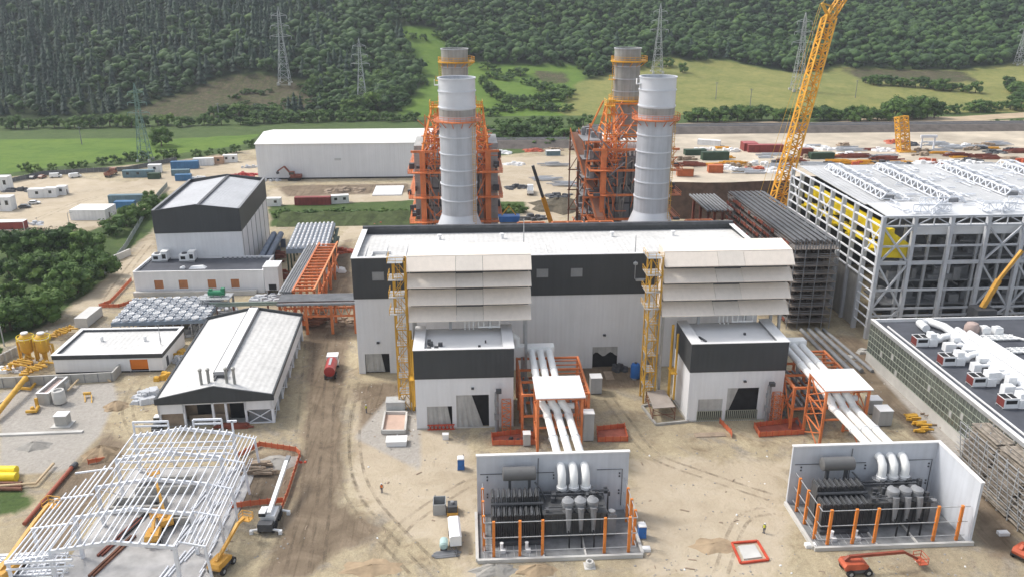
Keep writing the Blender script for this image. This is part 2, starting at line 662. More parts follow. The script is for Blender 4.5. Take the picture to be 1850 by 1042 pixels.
 for mask, c, k in ((s1.outputs[2], pale, .9), (s1.outputs[0], mud_and_shadow, .9), (s1.outputs[1], gravel, .15),
      (s2.outputs[0], scrub, .8), (s2.outputs[1], grass, .35), (s2.outputs[2], meadow, .5),
      (s3.outputs[0], floor, .5), (s3.outputs[1], brown, .7), (s3.outputs[2], grass, .9)):
  col = mix(edge(mask, k), col, c)
 L.new(col, b.inputs['Base Color'])
 bp = N.new('ShaderNodeBump')
 bp.inputs['Strength'].default_value = .8
 bp.inputs['Distance'].default_value = .35
 L.new(nfine, bp.inputs['Height'])
 L.new(bp.outputs['Normal'], b.inputs['Normal'])
 return m


GM = ground_material()
go, GP = gridmesh('ground', gx, gy, GM)
ho, HP = gridmesh('hillside', hx, hy, GM)

# masks (dirt kinds, plant cover and a painted hall shadow lie where the photo shows them)
mud_shadow_polys = [wpoly(p) for p in (
 [(556, 575), (628, 575), (622, 800), (612, 905), (700, 960), (790, 1042), (470, 1042), (530, 900), (552, 760)],
 [(1040, 660), (1172, 660), (1165, 700), (1060, 705)],  # ground darkened where the hall casts its shadow, painted in mud colour
 [(500, 336), (745, 332), (740, 348), (520, 356)],
 [(560, 480), (632, 430), (636, 560), (575, 575)],
 [(1430, 600), (1560, 610), (1790, 860), (1720, 800), (1600, 700)],
 [(20, 1000), (110, 860), (195, 780), (225, 800), (215, 850), (150, 940), (90, 1030)], [(1500, 640), (1570, 655), (1800, 850), (1850, 1000), (1790, 1010), (1700, 830), (1560, 700)], [(640, 690), (720, 690), (735, 760), (660, 800)], [(425, 825), (540, 815), (525, 900), (420, 930)])]
inner = wpoly([(612, 985), (700, 975), (745, 1042), (600, 1042), (596, 1010)])
gravelpolys = [wpoly(p) for p in (
 [(0, 705), (205, 690), (212, 720), (180, 785), (120, 850), (0, 860)],
 [(1560, 650), (1850, 860), (1850, 960), (1700, 800)],
 [(700, 720), (760, 700), (760, 850), (640, 790)])]
palepolys = [wpoly(p) for p in (
 [(0, 335), (90, 318), (230, 330), (290, 318), (330, 295), (470, 290), (490, 330), (300, 345), (270, 400), (130, 415), (60, 440), (0, 440)],
 [(490, 340), (750, 330), (750, 375), (490, 385)],
 [(900, 285), (1060, 280), (1040, 330), (1010, 400), (900, 400)],
 [(560, 480), (640, 400), (750, 395), (750, 415), (640, 430)],
 [(640, 700), (700, 700), (860, 830), (860, 1042), (640, 900)],
 [(1130, 830), (1420, 830), (1420, 1042), (1150, 1042)],
 [(120, 560), (275, 425), (280, 470), (180, 560)])]
scrubpolys = [wpoly(p) for p in (
 [(-60, 455), (60, 440), (140, 425), (265, 380), (300, 345), (310, 365), (272, 420), (205, 470), (190, 505), (120, 560), (60, 600), (-60, 640)],
 [(-400, 200), (480, 200), (760, 200), (1060, 198), (1060, 262), (880, 285), (760, 285), (470, 250), (-400, 258)],
 [(-400, 335), (0, 322), (110, 310), (320, 290), (470, 268), (470, 240), (440, 240), (420, 258), (300, 278), (80, 300), (-400, 320)],
 [(485, 372), (750, 362), (750, 402), (490, 410)],
 [(1060, 196), (2200, 190), (2200, 214), (1500, 220), (1060, 240)],
 [(1230, 238), (1420, 236), (1430, 252), (1230, 262)],
 [(1650, 240), (2200, 215), (2200, 250), (1660, 252)],
 [(-60, 885), (45, 885), (62, 905), (35, 925), (-60, 935)],
 [(880, 365), (950, 365), (950, 385), (880, 392)])]
fieldpolys = [wpoly(p) for p in ([(-400, 258), (170, 250), (300, 252), (470, 243), (440, 262), (310, 280), (95, 302), (0, 316), (-400, 334)],)]


def mask(P, polys, width):
 r = np.zeros(len(P))
 for p in polys:
  r = np.maximum(r, soft(P, p, width))
 return r


one = np.ones(len(GP))
md = mask(GP, mud_shadow_polys, 4.0)
md = np.maximum(md - soft(GP, inner, 3) * .95, 0)
setattr_(go, 'cover', np.column_stack([md, mask(GP, gravelpolys, 2.0), mask(GP, palepolys, 5.0), one]))
far = np.clip((GP[:, 1] - 540) / 8, 0, 1)
setattr_(go, 'green', np.column_stack([mask(GP, scrubpolys, 3.0), mask(GP, fieldpolys, 1.5), far * 0, one]))
setattr_(go, 'wild', np.column_stack([one * 0, one * 0, one * 0, one]))

# hillside: meadows, clearing, forest floor everywhere else
MEADOW = [tpoly(p) for p in (
 [(1010, 205), (1040, 150), (1200, 100), (1250, 112), (1300, 107), (1390, 126), (1440, 132), (1515, 121), (1600, 126), (1734, 128), (1850, 112), (2100, 105), (2100, 212), (1500, 212), (1060, 216)],)]
GRASS = [tpoly(p) for p in (
 [(690, 52), (790, 48), (810, 95), (880, 118), (1010, 116), (1050, 120), (1060, 150), (1020, 215), (760, 218), (720, 205), (765, 150), (740, 90)],
 [(1735, 150), (1850, 120), (1850, 205), (1770, 200)])]
BROWN = [tpoly(p) for p in (
 [(215, 210), (300, 178), (400, 140), (470, 133), (560, 150), (590, 185), (520, 205), (400, 212)],
 [(960, 128), (1020, 132), (1030, 150), (985, 155)],
 [(1520, 122), (1740, 130), (1770, 150), (1560, 148)])]
TRACK = [tpoly(p) for p in ([(400, 214), (760, 212), (760, 216), (400, 219)], [(760, 210), (1060, 207), (1060, 211), (760, 216)])]
mm = mask(HP, MEADOW, 10)
gg = mask(HP, GRASS, 14)
bb = mask(HP, BROWN, 12)
ff = np.clip(1 - np.maximum(np.maximum(mm, gg), bb), 0, 1)
hone = np.ones(len(HP))
setattr_(ho, 'cover', np.column_stack([hone * 0, hone * 0, hone * 0, hone]))
setattr_(ho, 'green', np.column_stack([hone, gg, mm, hone]))
setattr_(ho, 'wild', np.column_stack([np.where(gg + mm + bb > .5, 0, 1) * ff, bb, gg * 0, hone]))

# bare dirt track along the foot of the right hand meadow, green strip of the embankment, railway bed
SANDT = M('sandy_track', (.40, .31, .21), .9, .2, .06, bump=.05, bscale=1)
b = MB()
pts = [(1228, 228), (1320, 226), (1420, 224), (1500, 226), (1560, 225), (1640, 221), (1740, 214), (1850, 207), (2000, 200)]
up_, lo_ = [], []
for i, (a, c) in enumerate(pts):
 x, y, z = G(a, c)
 wd = 16 + 7 * math.sin(i * 1.7) + (14 if i in (4, 5) else 0)
 up_.append((x, y + wd * .6))
 lo_.append((x, y - wd))
for i in range(len(pts) - 1):
 b.quad((*lo_[i], T(*lo_[i]) + .05), (*lo_[i + 1], T(*lo_[i + 1]) + .05), (*up_[i + 1], T(*up_[i + 1]) + .05), (*up_[i], T(*up_[i]) + .05))
b.struct('dirt_track', SANDT)

# railway embankment behind the yards
BALLAST = M('railway_ballast', (.115, .10, .09), .9, .25, .3, bump=.1, bscale=1)
b = MB()
b.prism_x([(428, 0), (434, 3.2), (444, 3.2), (452, 0)], 14, 420)
b.prism_x([(396, ZPV), (401, ZPV + 2.7), (412, ZPV + 2.7), (427, 0)], 60.5, 480)
b.struct('railway_embankment', BALLAST)
b = MB()
for y in (436.5, 438, 441, 442.5):
 b.box(14, 60, y - .12, y + .12, 3.2, 3.45)
for y in (403, 404.5, 408, 409.5):
 b.box(60.5, 480, y - .12, y + .12, ZPV + 2.7, ZPV + 2.95)
b.struct('railway_tracks', GREYM)

# raised yard at the back right with its dark cut face
BANK = M('dark_earth_bank', (.075, .048, .034), .95, .4, .3, bump=.3, bscale=.8)
YARDT = M('yard_sand', (.36, .31, .245), .95, .22, .045, bump=.05, bscale=1, col2=(.46, .40, .315))
x0 = 60
b = MB()
nseg = 40
for i in range(nseg):
 xa, xb = x0 + i * 9, x0 + (i + 1) * 9
 ja, jb = 1.2 * math.sin(i * 1.3), 1.2 * math.sin((i + 1) * 1.3)
 b.add([(xa, 285 + ja, 0), (xb, 285 + jb, 0), (xb, 292 + jb, ZPV), (xa, 292 + ja, ZPV)], [(0, 1, 2, 3)])
b.add([(x0, 286.5, 0), (x0, 293.2, ZPV), (x0, 420, ZPV), (x0, 428, 0)], [(0, 1, 2, 3)])
b.struct('earth_bank', BANK)
b = MB()
for i in range(nseg):
 xa, xb = x0 + i * 9, x0 + (i + 1) * 9
 ja, jb = 1.2 * math.sin(i * 1.3), 1.2 * math.sin((i + 1) * 1.3)
 b.add([(xa, 292 + ja, ZPV), (xb, 292 + jb, ZPV), (xb, 424, ZPV), (xa, 424, ZPV)], [(0, 1, 2, 3)])
b.struct('storage_yard', YARDT)
ZP = ZPV

# grassy embankment behind the fan bank, and the trench bank left of the steel frame
GRB = M('grassy_bank', (.055, .075, .025), .95, .4, .5, bump=.3, bscale=1.2)
b = MB()
for i in range(13):
 xa = -66 + i * 3.9
 xb = xa + 3.9
 h0, h1 = 2.8 + .5 * math.sin(i * 1.9), 2.8 + .5 * math.sin((i + 1) * 1.9)
 b.add([(xa, 283, 0), (xb, 283, 0), (xb, 292, h1), (xa, 292, h0)], [(0, 1, 2, 3)])
 b.add([(xa, 292, h0), (xb, 292, h1), (xb, 302, 0), (xa, 302, 0)], [(0, 1, 2, 3)])
b.struct('grassy_embankment', GRB)

# air: thin haze round the whole site
hz = MB().box(-1420, 1620, -30, 1135, -3, 262).struct('haze', None, 'stuff')
hm = bpy.data.materials.new('thin_haze')
hm.use_nodes = True
hm.node_tree.nodes.remove(hm.node_tree.nodes['Principled BSDF'])
pv = hm.node_tree.nodes.new('ShaderNodeVolumePrincipled')
pv.inputs['Color'].default_value = (.86, .92, 1, 1)
pv.inputs['Density'].default_value = .00012
pv.inputs['Anisotropy'].default_value = .2
hm.node_tree.links.new(pv.outputs['Volume'], hm.node_tree.nodes['Material Output'].inputs['Volume'])
hz.data.materials.clear()
hz.data.materials.append(hm)

# wheel marks worn into the dirt: thin sheets broken up by noise
tm = bpy.data.materials.new('tyre_marks')
tm.use_nodes = True
N_, L_ = tm.node_tree.nodes, tm.node_tree.links
pb = N_['Principled BSDF']
pb.inputs['Base Color'].default_value = (.17, .13, .09, 1)
pb.inputs['Roughness'].default_value = .95
tb_ = N_.new('ShaderNodeBsdfTransparent')
mx_ = N_.new('ShaderNodeMixShader')
nz = N_.new('ShaderNodeTexNoise')
nz.inputs['Scale'].default_value = .35
nz.inputs['Detail'].default_value = 8
nz.inputs['Roughness'].default_value = .75
gp = N_.new('ShaderNodeNewGeometry')
rp = N_.new('ShaderNodeValToRGB')
rp.color_ramp.elements[0].position = .42
rp.color_ramp.elements[1].position = .66
rp.color_ramp.elements[1].color = (.5, .5, .5, 1)
L_.new(gp.outputs['Position'], nz.inputs['Vector'])
L_.new(nz.outputs['Fac'], rp.inputs['Fac'])
L_.new(rp.outputs['Color'], mx_.inputs[0])
L_.new(tb_.outputs[0], mx_.inputs[1])
L_.new(pb.outputs[0], mx_.inputs[2])
L_.new(mx_.outputs[0], N_['Material Output'].inputs['Surface'])
b = MB()
for n_, (pts_, off) in enumerate(([[(640, 690), (622, 800), (640, 900), (760, 1040)], 1.0], [[(650, 700), (640, 800), (668, 900), (800, 1042)], 1.0], [[(560, 620), (548, 760), (530, 900), (500, 1042)], 1.1], [[(600, 600), (592, 760), (585, 900), (570, 1042)], 1.0],
         [[(1100, 720), (1130, 760), (1180, 820), (1280, 860), (1400, 900)], 1.0],
         [[(250, 690), (230, 740), (250, 790)], .9], [[(180, 560), (230, 490), (270, 440)], 1.0], [[(690, 1040), (720, 960), (800, 900), (850, 870)], 1.0], [[(1300, 1042), (1340, 940), (1400, 920)], .9], [[(0, 380), (120, 350), (230, 340), (300, 330)], 1.2], [[(60, 400), (160, 360), (260, 345)], 1.2])):
 W3 = [Vector(G(a, c)) for a, c in pts_]
 cur = []
 for i in range(len(W3) - 1):
  p_, q_ = W3[max(0, i - 1)], W3[min(len(W3) - 1, i + 2)]
  for k in range(10):
   f = k / 10
   a0, a1 = W3[i], W3[i + 1]
   cur.append(.5 * ((2 * a0) + (a1 - p_) * f + (2 * p_ - 5 * a0 + 4 * a1 - q_) * f * f + (3 * a0 - p_ - 3 * a1 + q_) * f ** 3))
 for i in range(len(cur) - 1):
  d = (cur[i + 1] - cur[i]).normalized()
  n2 = Vector((-d.y, d.x, 0))
  for s_ in (-off, off):
   for w2 in (0,):
    a, c = cur[i] + n2 * (s_ - .28), cur[i] + n2 * (s_ + .28)
    e, f = cur[i + 1] + n2 * (s_ + .28), cur[i + 1] + n2 * (s_ - .28)
    z = .006 + .002 * n_
    b.quad((a.x, a.y, z), (c.x, c.y, z), (e.x, e.y, z), (f.x, f.y, z))
b.struct('tyre_tracks', tm)
# ---------------------------------------------------------------- trees
def leaf_mat(name, dark, mid, light, scale=.35):
 m = bpy.data.materials.new(name)
 m.use_nodes = True
 N, L = m.node_tree.nodes, m.node_tree.links
 b = N['Principled BSDF']
 b.inputs['Roughness'].default_value = .7
 b.inputs['Specular IOR Level'].default_value = .2
 geo = N.new('ShaderNodeNewGeometry')
 cols = []
 for sc, st in ((scale, [(.3, dark), (.5, mid), (.72, light)]), (.045, [(.3, (.72, .78, .85)), (.55, (1, 1, 1)), (.72, (1.35, 1.22, .95))])):
  n = N.new('ShaderNodeTexNoise')
  n.inputs['Scale'].default_value = sc
  n.inputs['Detail'].default_value = 4
  L.new(geo.outputs['Position'], n.inputs['Vector'])
  r = N.new('ShaderNodeValToRGB')
  r.color_ramp.elements.new(.5)
  for e, (p, c) in zip(r.color_ramp.elements, st):
   e.position = p
   e.color = (*c, 1)
  L.new(n.outputs['Fac'], r.inputs['Fac'])
  cols.append(r.outputs['Color'])
 x = N.new('ShaderNodeMix')
 x.data_type = 'RGBA'
 x.blend_type = 'MULTIPLY'
 x.inputs['Factor'].default_value = 1
 L.new(cols[0], x.inputs[6])
 L.new(cols[1], x.inputs[7])
 # each tree has a tone of its own
 at = N.new('ShaderNodeAttribute')
 at.attribute_name = 'tone'
 rr = N.new('ShaderNodeValToRGB')
 rr.color_ramp.elements[0].color = (.62, .68, .8, 1)
 rr.color_ramp.elements[1].color = (1.5, 1.42, 1.15, 1)
 L.new(at.outputs['Fac'], rr.inputs['Fac'])
 y = N.new('ShaderNodeMix')
 y.data_type = 'RGBA'
 y.blend_type = 'MULTIPLY'
 y.inputs['Factor'].default_value = 1
 L.new(x.outputs[2], y.inputs[6])
 L.new(rr.outputs['Color'], y.inputs[7])
 L.new(y.outputs[2], b.inputs['Base Color'])
 return m


LEAF = leaf_mat('broadleaf_foliage', (.021, .049, .013), (.039, .082, .021), (.066, .116, .031))
LEAFB = leaf_mat('bright_foliage', (.036, .076, .017), (.062, .118, .027), (.10, .16, .04))
NEEDLE = leaf_mat('conifer_foliage', (.013, .033, .022), (.023, .050, .031), (.037, .069, .039))
BARK = M('bark', (.10, .075, .055), .9, .25, 2)
ICO = {}


def ico(sub):
 if sub not in ICO:
  import bmesh
  bm = bmesh.new()
  bmesh.ops.create_icosphere(bm, subdivisions=sub, radius=1)
  bm.verts.ensure_lookup_table()
  ICO[sub] = ([v.co.copy() for v in bm.verts], [tuple(v.index for v in f.verts) for f in bm.faces])
  bm.free()
 return ICO[sub]


def crown_broad(rnd, lobes, sub, leaves, lsz, h=1.0, wdt=.46, base=.18, rs=1.0):
 """broadleaf crown of height 1: uneven lobes plus leaf clumps standing off them"""
 mb = MB()
 cs = []
 for i in range(lobes):
  if i == 0:
   c, r = Vector((0, 0, .60)), .27 * rs
  else:
   a = rnd.uniform(0, 2 * PI)
   zz = rnd.uniform(base + .14, .80)
   rad = wdt * rnd.uniform(.35, .72) * (1 - .5 * max(0, (zz - .5) / .5))
   c, r = Vector((rad * math.cos(a), rad * math.sin(a), zz)), rnd.uniform(.13, .22) * rs
  cs.append((c, r))
  V_, F_ = ico(sub)
  ph = rnd.uniform(0, 9)
  vs = []
  for v in V_:
   k = 1 + .16 * math.sin(v.x * 5 + ph) * math.sin(v.y * 6 + ph * 2) + .14 * math.sin(v.z * 7 + ph) + rnd.uniform(-.12, .12)
   vs.append(c + Vector((v.x * r * k, v.y * r * k, v.z * r * k * .85)))
  mb.add(vs, F_)
 for i in range(leaves):
  c, r = rnd.choice(cs)
  d = Vector((rnd.gauss(0, 1), rnd.gauss(0, 1), rnd.gauss(.25, 1))).normalized()
  p = c + d * r * rnd.uniform(.92, 1.28)
  n_ = (d + Vector((rnd.uniform(-.7, .7), rnd.uniform(-.7, .7), rnd.uniform(-.2, .9)))).normalized()
  u = n_.orthogonal().normalized()
  u.rotate(Matrix.Rotation(rnd.uniform(0, 6.3), 3, n_))
  v2 = n_.cross(u)
  s_ = lsz * rnd.uniform(.6, 1.4)
  mb.quad(p - u * s_, p - v2 * s_ * .6 + n_ * s_ * .2, p + u * s_, p + v2 * s_ * .6 - n_ * s_ * .15)
 return mb


def crown_conifer(rnd, tiers, n, h=1.0, wdt=.23):
 """conifer crown: drooping ragged tiers"""
 mb = MB()
 for t in range(tiers):
  z1 = 1.0 - .86 * t / tiers
  z0 = z1 - 1.35 * .86 / tiers
  r = wdt * (.10 + .95 * (t + 1) / tiers) * rnd.uniform(.85, 1.12)
  o = len(mb.v)
  mb.v.append((rnd.uniform(-.01, .01), rnd.uniform(-.01, .01), min(1, z1 + .03)))
  ph = rnd.uniform(0, 6)
  for k in range(n):
   a = 2 * PI * k / n + ph
   rr = r * (1.0 if k % 2 else .58) * rnd.uniform(.8, 1.2)
   mb.v.append((rr * math.cos(a), rr * math.sin(a), z0 + rnd.uniform(-.02, .02) + (0 if k % 2 else .04)))
  for k in range(n):
   mb.f.append((o, o + 1 + k, o + 1 + (k + 1) % n))
 return mb


rnd = random.Random(11)
MASS_B = [crown_broad(rnd, 6, 1, 26, .05, base=.02) for _ in range(7)]
MASS_C = [crown_conifer(rnd, 5, 10) for _ in range(5)]


def merge_mass(name, mats, items):
 """one mesh of many trees; items: (proto index, is_conifer, x, y, z, height, width factor, rot, tone)"""
 for conifer, mat in ((False, mats[0]), (True, mats[1])):
  sel = [i for i in items if i[1] == conifer]
  if not sel:
   continue
  protos = MASS_C if conifer else MASS_B
  arr = []
  for p in protos:
   V_ = np.array(p.v)
   tri = []
   for f in p.f:
    tri += [f] if len(f) == 3 else [(f[0], f[1], f[2]), (f[0], f[2], f[3])]
   arr.append((V_, np.array(tri)))
  vs, fs, tn = [], [], []
  o = 0
  for (k, c, x, y, z, h, wf, rot, tone) in sel:
   V_, F_ = arr[k % len(arr)]
   ca, sa = math.cos(rot), math.sin(rot)
   q = np.empty_like(V_)
   q[:, 0] = x + (V_[:, 0] * ca - V_[:, 1] * sa) * h * wf
   q[:, 1] = y + (V_[:, 0] * sa + V_[:, 1] * ca) * h * wf
   q[:, 2] = z + V_[:, 2] * h
   vs.append(q)
   fs.append(F_ + o)
   tn.append(np.full(len(V_), tone))
   o += len(V_)
  vs, fs, tn = np.concatenate(vs), np.concatenate(fs), np.concatenate(tn)
  me = bpy.data.meshes.new(name)
  me.vertices.add(len(vs))
  me.vertices.foreach_set('co', vs.astype(np.float32).ravel())
  me.loops.add(len(fs) * 3)
  me.loops.foreach_set('vertex_index', fs.astype(np.int32).ravel())
  me.polygons.add(len(fs))
  me.polygons.foreach_set('loop_start', np.arange(0, len(fs) * 3, 3, dtype=np.int32))
  me.polygons.foreach_set('loop_total', np.full(len(fs), 3, dtype=np.int32))
  me.update(calc_edges=True)
  a = me.attributes.new('tone', 'FLOAT', 'POINT')
  a.data.foreach_set('value', tn.astype(np.float32))
  me.polygons.foreach_set('use_smooth', np.ones(len(fs), dtype=bool))
  me.materials.append(mat)
  ob = bpy.data.objects.new('conifer_forest' if conifer else 'broadleaf_forest', me)
  C.objects.link(ob)
  ob['kind'] = 'stuff'


def inpoly(x, y, poly):
 ins = False
 n = len(poly)
 for i in range(n):
  ax, ay = poly[i]
  bx, by = poly[(i + 1) % n]
  if (ay > y) != (by > y) and x < (bx - ax) * (y - ay) / (by - ay) + ax:
   ins = not ins
 return ins


OPEN = MEADOW + GRASS + BROWN
OPENB = [(min(p[0] for p in q), max(p[0] for p in q), min(p[1] for p in q), max(p[1] for p in q), q) for q in OPEN]
items = []
y = 556.0
while y < 1105:
 step = 7.0 if y < 760 else (8.6 if y < 900 else 10.5)
 half = y * .70 + 30
 x = -half + y * .057
 while x < half + y * .057:
  xx, yy = x + rnd.uniform(-.45, .45) * step, y + rnd.uniform(-.45, .45) * step
  x += step
  a, c, _ = px_of(xx, yy, T(xx, yy))
  if a < -80 or a > 1930:
   continue
  op = any(b0 < xx < b1 and c0 < yy < c1 and inpoly(xx, yy, q) for b0, b1, c0, c1, q in OPENB)
  if op:
   continue
  # conifers stand on the left slope, thinning out towards the middle and the top
  pc = (.80 * (1 - sstep(430, 690, a)) + .03) * (1 - .6 * sstep(.15, .55, math.sin(xx * .021) * math.sin(yy * .019 + 2) + .3 * math.sin(xx * .07 + yy * .05)))
  con = rnd.random() < pc
  h = rnd.uniform(11, 20) if con else rnd.uniform(8, 15.5)
  h *= .75 + .25 * sstep(560, 640, yy)
  items.append((rnd.randrange(35), con, xx, yy, T(xx, yy) - h * .06, h, rnd.uniform(1.0, 1.35), rnd.uniform(0, 6.3), min(1, max(0, rnd.gauss(.22 + .2 * sstep(350, 800, a), .2)))))
 y += step
merge_mass('forest', (LEAF, NEEDLE), items)


# trees and shrubs one can tell apart
def tone_attr(o, t):
 a = o.data.attributes.new('tone', 'FLOAT', 'POINT')
 a.data.foreach_set('value', np.full(len(o.data.vertices), t, dtype=np.float32))


def tree_proto(kind, seed, tone):
 r_ = random.Random(seed)
 if kind == 'conifer':
  t = thing('conifer_tree', '', 'tree')
  cb = crown_conifer(r_, 9, 14, wdt=.2)
  mat = NEEDLE
  tb = MB().tube([(0, 0, 0), (0, 0, .5), (0, 0, .92)], [.022, .015, .004], 6)
 elif kind == 'shrub':
  t = thing('shrub', '', 'shrub')
  cb = crown_broad(r_, 14, 1, 800, .040, wdt=.8, base=-.08, rs=.8)
  mat = LEAFB
  tb = MB().tube([(0, 0, 0), (.01, .01, .25), (.03, 0, .5)], [.04, .03, .012], 6)
 else:
  t = thing('broadleaf_tree', '', 'tree')
  cb = crown_broad(r_, 24, 1, 1500, .030, wdt=.62, base=.06, rs=.72)
  mat = LEAFB if tone > .5 else LEAF
  tb = MB().tube([(0, 0, 0), (.01, 0, .2), (.0, .01, .55)], [.035, .026, .012], 7)
  for k in range(4):
   a = k * 1.6
   tb.tube([(.005, 0, .22 + .05 * k), (.12 * math.cos(a), .12 * math.sin(a), .45 + .05 * k)], [.014, .006], 5)
 c = cb.build('crown', mat, t)
 tone_attr(c, tone)
 tb.build('trunk', BARK, t)
 return t


PROTO = {'broad': [tree_proto('broad', s, tn) for s, tn in ((1, .5), (2, .62), (3, .75), (4, .55))],
   'shrub': [tree_proto('shrub', s, tn) for s, tn in ((11, .4), (12, .55), (13, .7))]}
USED = set()
NTREE = [0]


def plant(px, py, hpx, kind, label, group, wf=1.0, z=None):
 x, y, zz = GT(px, py)
 if z is not None:
  x, y, zz = G(px, py, z)
 d = Vector((x, y, zz - CAMH)).length
 h = hpx * d / FPX * 1.05
 p = PROTO[kind][NTREE[0] % len(PROTO[kind])]
 NTREE[0] += 1
 s = h * rnd.uniform(.92, 1.08)
 if p.name in USED:
  o = dup(p, (x, y, zz - .02 * h), rnd.uniform(0, 6.3))
 else:
  USED.add(p.name)
  o = p
  o.location = (x, y, zz - .02 * h)
 o.scale = (s * wf, s * wf, s)
 o['label'] = label
 o['group'] = group
 return o


def row(pts, n, hpx, kind, label, group, jit=4, wf=1.1):
 """n plants spread along a pixel polyline"""
 L_ = [math.dist(a, b) for a, b in zip(pts, pts[1:])]
 tot = sum(L_)
 for i in range(n):
  d = tot * (i + .5 + rnd.uniform(-.3, .3)) / n
  k = 0
  while k < len(L_) - 1 and d > L_[k]:
   d -= L_[k]
   k += 1
  f = d / L_[k]
  plant(pts[k][0] + (pts[k + 1][0] - pts[k][0]) * f + rnd.uniform(-2, 2), pts[k][1] + (pts[k + 1][1] - pts[k][1]) * f + rnd.uniform(-jit, jit) * .5,
    hpx * rnd.uniform(.75, 1.2), kind, label, group, wf * rnd.uniform(.85, 1.2))


row([(0, 233), (200, 230), (460, 226)], 22, 20, 'broad', 'dark broadleaf tree in the row along the far edge of the green field', 'trees along the far field edge')
row([(30, 314), (150, 303), (300, 287), (430, 275), (468, 266)], 16, 15, 'shrub', 'low round bush along the near edge of the green field', 'bushes along the near field edge')
plant(292, 265, 36, 'broad', 'lone tall green tree standing in the middle of the green field', 'lone trees')
row([(470, 222), (600, 219), (760, 219)], 16, 20, 'shrub', 'bush in the hedge behind the long white warehouse roof', 'hedge behind the white warehouse', wf=1.3)
row([(375, 214), (500, 212)], 7, 24, 'broad', 'tree below the bare brown clearing on the left slope', 'trees below the brown clearing')
row([(620, 212), (690, 196), (740, 170)], 11, 28, 'broad', 'tree on the slope left of the tall front stack', 'trees on the slope beside the left stack')
row([(640, 190), (700, 150), (720, 110)], 9, 26, 'broad', 'upper tree on the slope left of the tall front stack', 'upper slope trees beside the left stack')
row([(885, 250), (960, 252), (1045, 252)], 8, 30, 'shrub', 'big rounded bush between the two stacks above the railway', 'bushes between the stacks', wf=1.35)
row([(890, 232), (1000, 232), (1060, 228)], 8, 22, 'shrub', 'upper rounded bush between the two stacks', 'upper bushes between the stacks', wf=1.3)
row([(870, 150), (900, 185), (950, 190), (1030, 180)], 13, 22, 'broad', 'tree in the clump on the grass slope between the stacks', 'tree clump between the stacks')
row([(690, 60), (760, 75), (800, 65)], 5, 14, 'shrub', 'small bush on the high grassy slope above the left stack', 'bushes on the high grass slope')
row([(1000, 118), (1110, 128), (1225, 120)], 7, 15, 'shrub', 'small bush on the upper meadow beside the right rear stack', 'bushes on the upper meadow')
plant(1233, 132, 17, 'broad', 'single dark tree on the upper left of the right hand meadow', 'lone trees')
row([(1235, 222), (1330, 219), (1440, 219)], 12, 26, 'broad', 'tree in the hedge at the foot of the meadow left of the crane boom', 'hedge trees left of the crane boom', wf=1.2)
row([(1470, 219), (1540, 218), (1590, 219)], 9, 24, 'broad', 'tree in the hedge at the foot of the meadow right of the crane boom', 'hedge trees right of the crane boom', wf=1.2)
row([(1602, 216), (1650, 216), (1690, 214)], 8, 34, 'broad', 'tall dark tree in the dense block at the foot of the right meadow', 'dense tree block at the meadow foot', wf=1.05)
row([(1560, 152), (1640, 158), (1720, 164), (1770, 168)], 15, 17, 'broad', 'tree in the hedge crossing the upper right meadow', 'hedge across the upper meadow', wf=1.2)
row([(1700, 206), (1780, 202), (1848, 196)], 8, 18, 'shrub', 'bush beside the track at the right edge of the meadow', 'bushes at the right meadow edge', wf=1.2)
row([(1815, 160), (1845, 172), (1845, 195)], 5, 24, 'broad', 'tree at the far right edge of the upper meadow', 'trees at the right edge')
row([(1230, 254), (1330, 250), (1410, 246)], 9, 11, 'shrub', 'low scrub bush on the strip above the railway right of the stack', 'scrub above the railway', wf=1.5)
row([(1660, 244), (1760, 232), (1845, 228)], 9, 11, 'shrub', 'low scrub bush on the bank at the far right of the railway', 'scrub at the right of the railway', wf=1.5)
# belt of trees left of the haul road
row([(5, 470), (60, 468), (130, 455), (185, 470)], 9, 46, 'broad', 'green tree in the back row of the belt beside the container yard', 'back row of the tree belt', wf=1.1)
row([(5, 505), (70, 505), (130, 500), (190, 498)], 9, 42, 'broad', 'green tree in the middle row of the belt beside the container yard', 'middle row of the tree belt', wf=1.1)
row([(100, 545), (150, 525), (190, 500)], 5, 48, 'broad', 'tree on the slope at the right end of the tree belt beside the haul road', 'trees beside the haul road', wf=1.15)
row([(0, 600), (55, 592), (95, 575)], 6, 48, 'broad', 'tree in the front clump below the grassy gap at the left edge', 'front clump of the tree belt', wf=1.15)
row([(5, 540), (30, 535)], 3, 24, 'shrub', 'bush in the grassy gap at the left edge', 'bushes in the grassy gap')
row([(205, 430), (245, 400), (285, 372)], 8, 30, 'shrub', 'leafy shrub on the bank between the yard fence and the tall dark building', 'shrubs along the yard fence', wf=1.1)
row([(490, 392), (620, 390), (745, 388)], 15, 12, 'shrub', 'low shrub on the grassy embankment below the red container', 'shrubs on the grassy embankment', wf=1.6)
row([(890, 388), (945, 386)], 3, 18, 'shrub', 'dark shrub beside the blue box between the stacks', 'shrubs by the blue box', wf=1.5)
row([(10, 925), (50, 905), (35, 950)], 5, 22, 'shrub', 'green shrub at the trench on the lower left edge', 'shrubs at the trench', wf=1.3)
row([(870, 130), (940, 140), (1000, 165), (1035, 190)], 14, 15, 'shrub', 'scrub bush on the grassy slope between the left stack and the right rear stack', 'scrub between the stacks', wf=1.5, jit=26)
row([(880, 205), (950, 200), (1020, 205)], 9, 13, 'shrub', 'low scrub bush just above the track between the stacks', 'scrub above the track', wf=1.6, jit=12)
row([(700, 95), (745, 120), (765, 160)], 7, 15, 'shrub', 'bush on the steep grass strip left of the left rear stack', 'bushes on the grass strip', wf=1.3, jit=14)
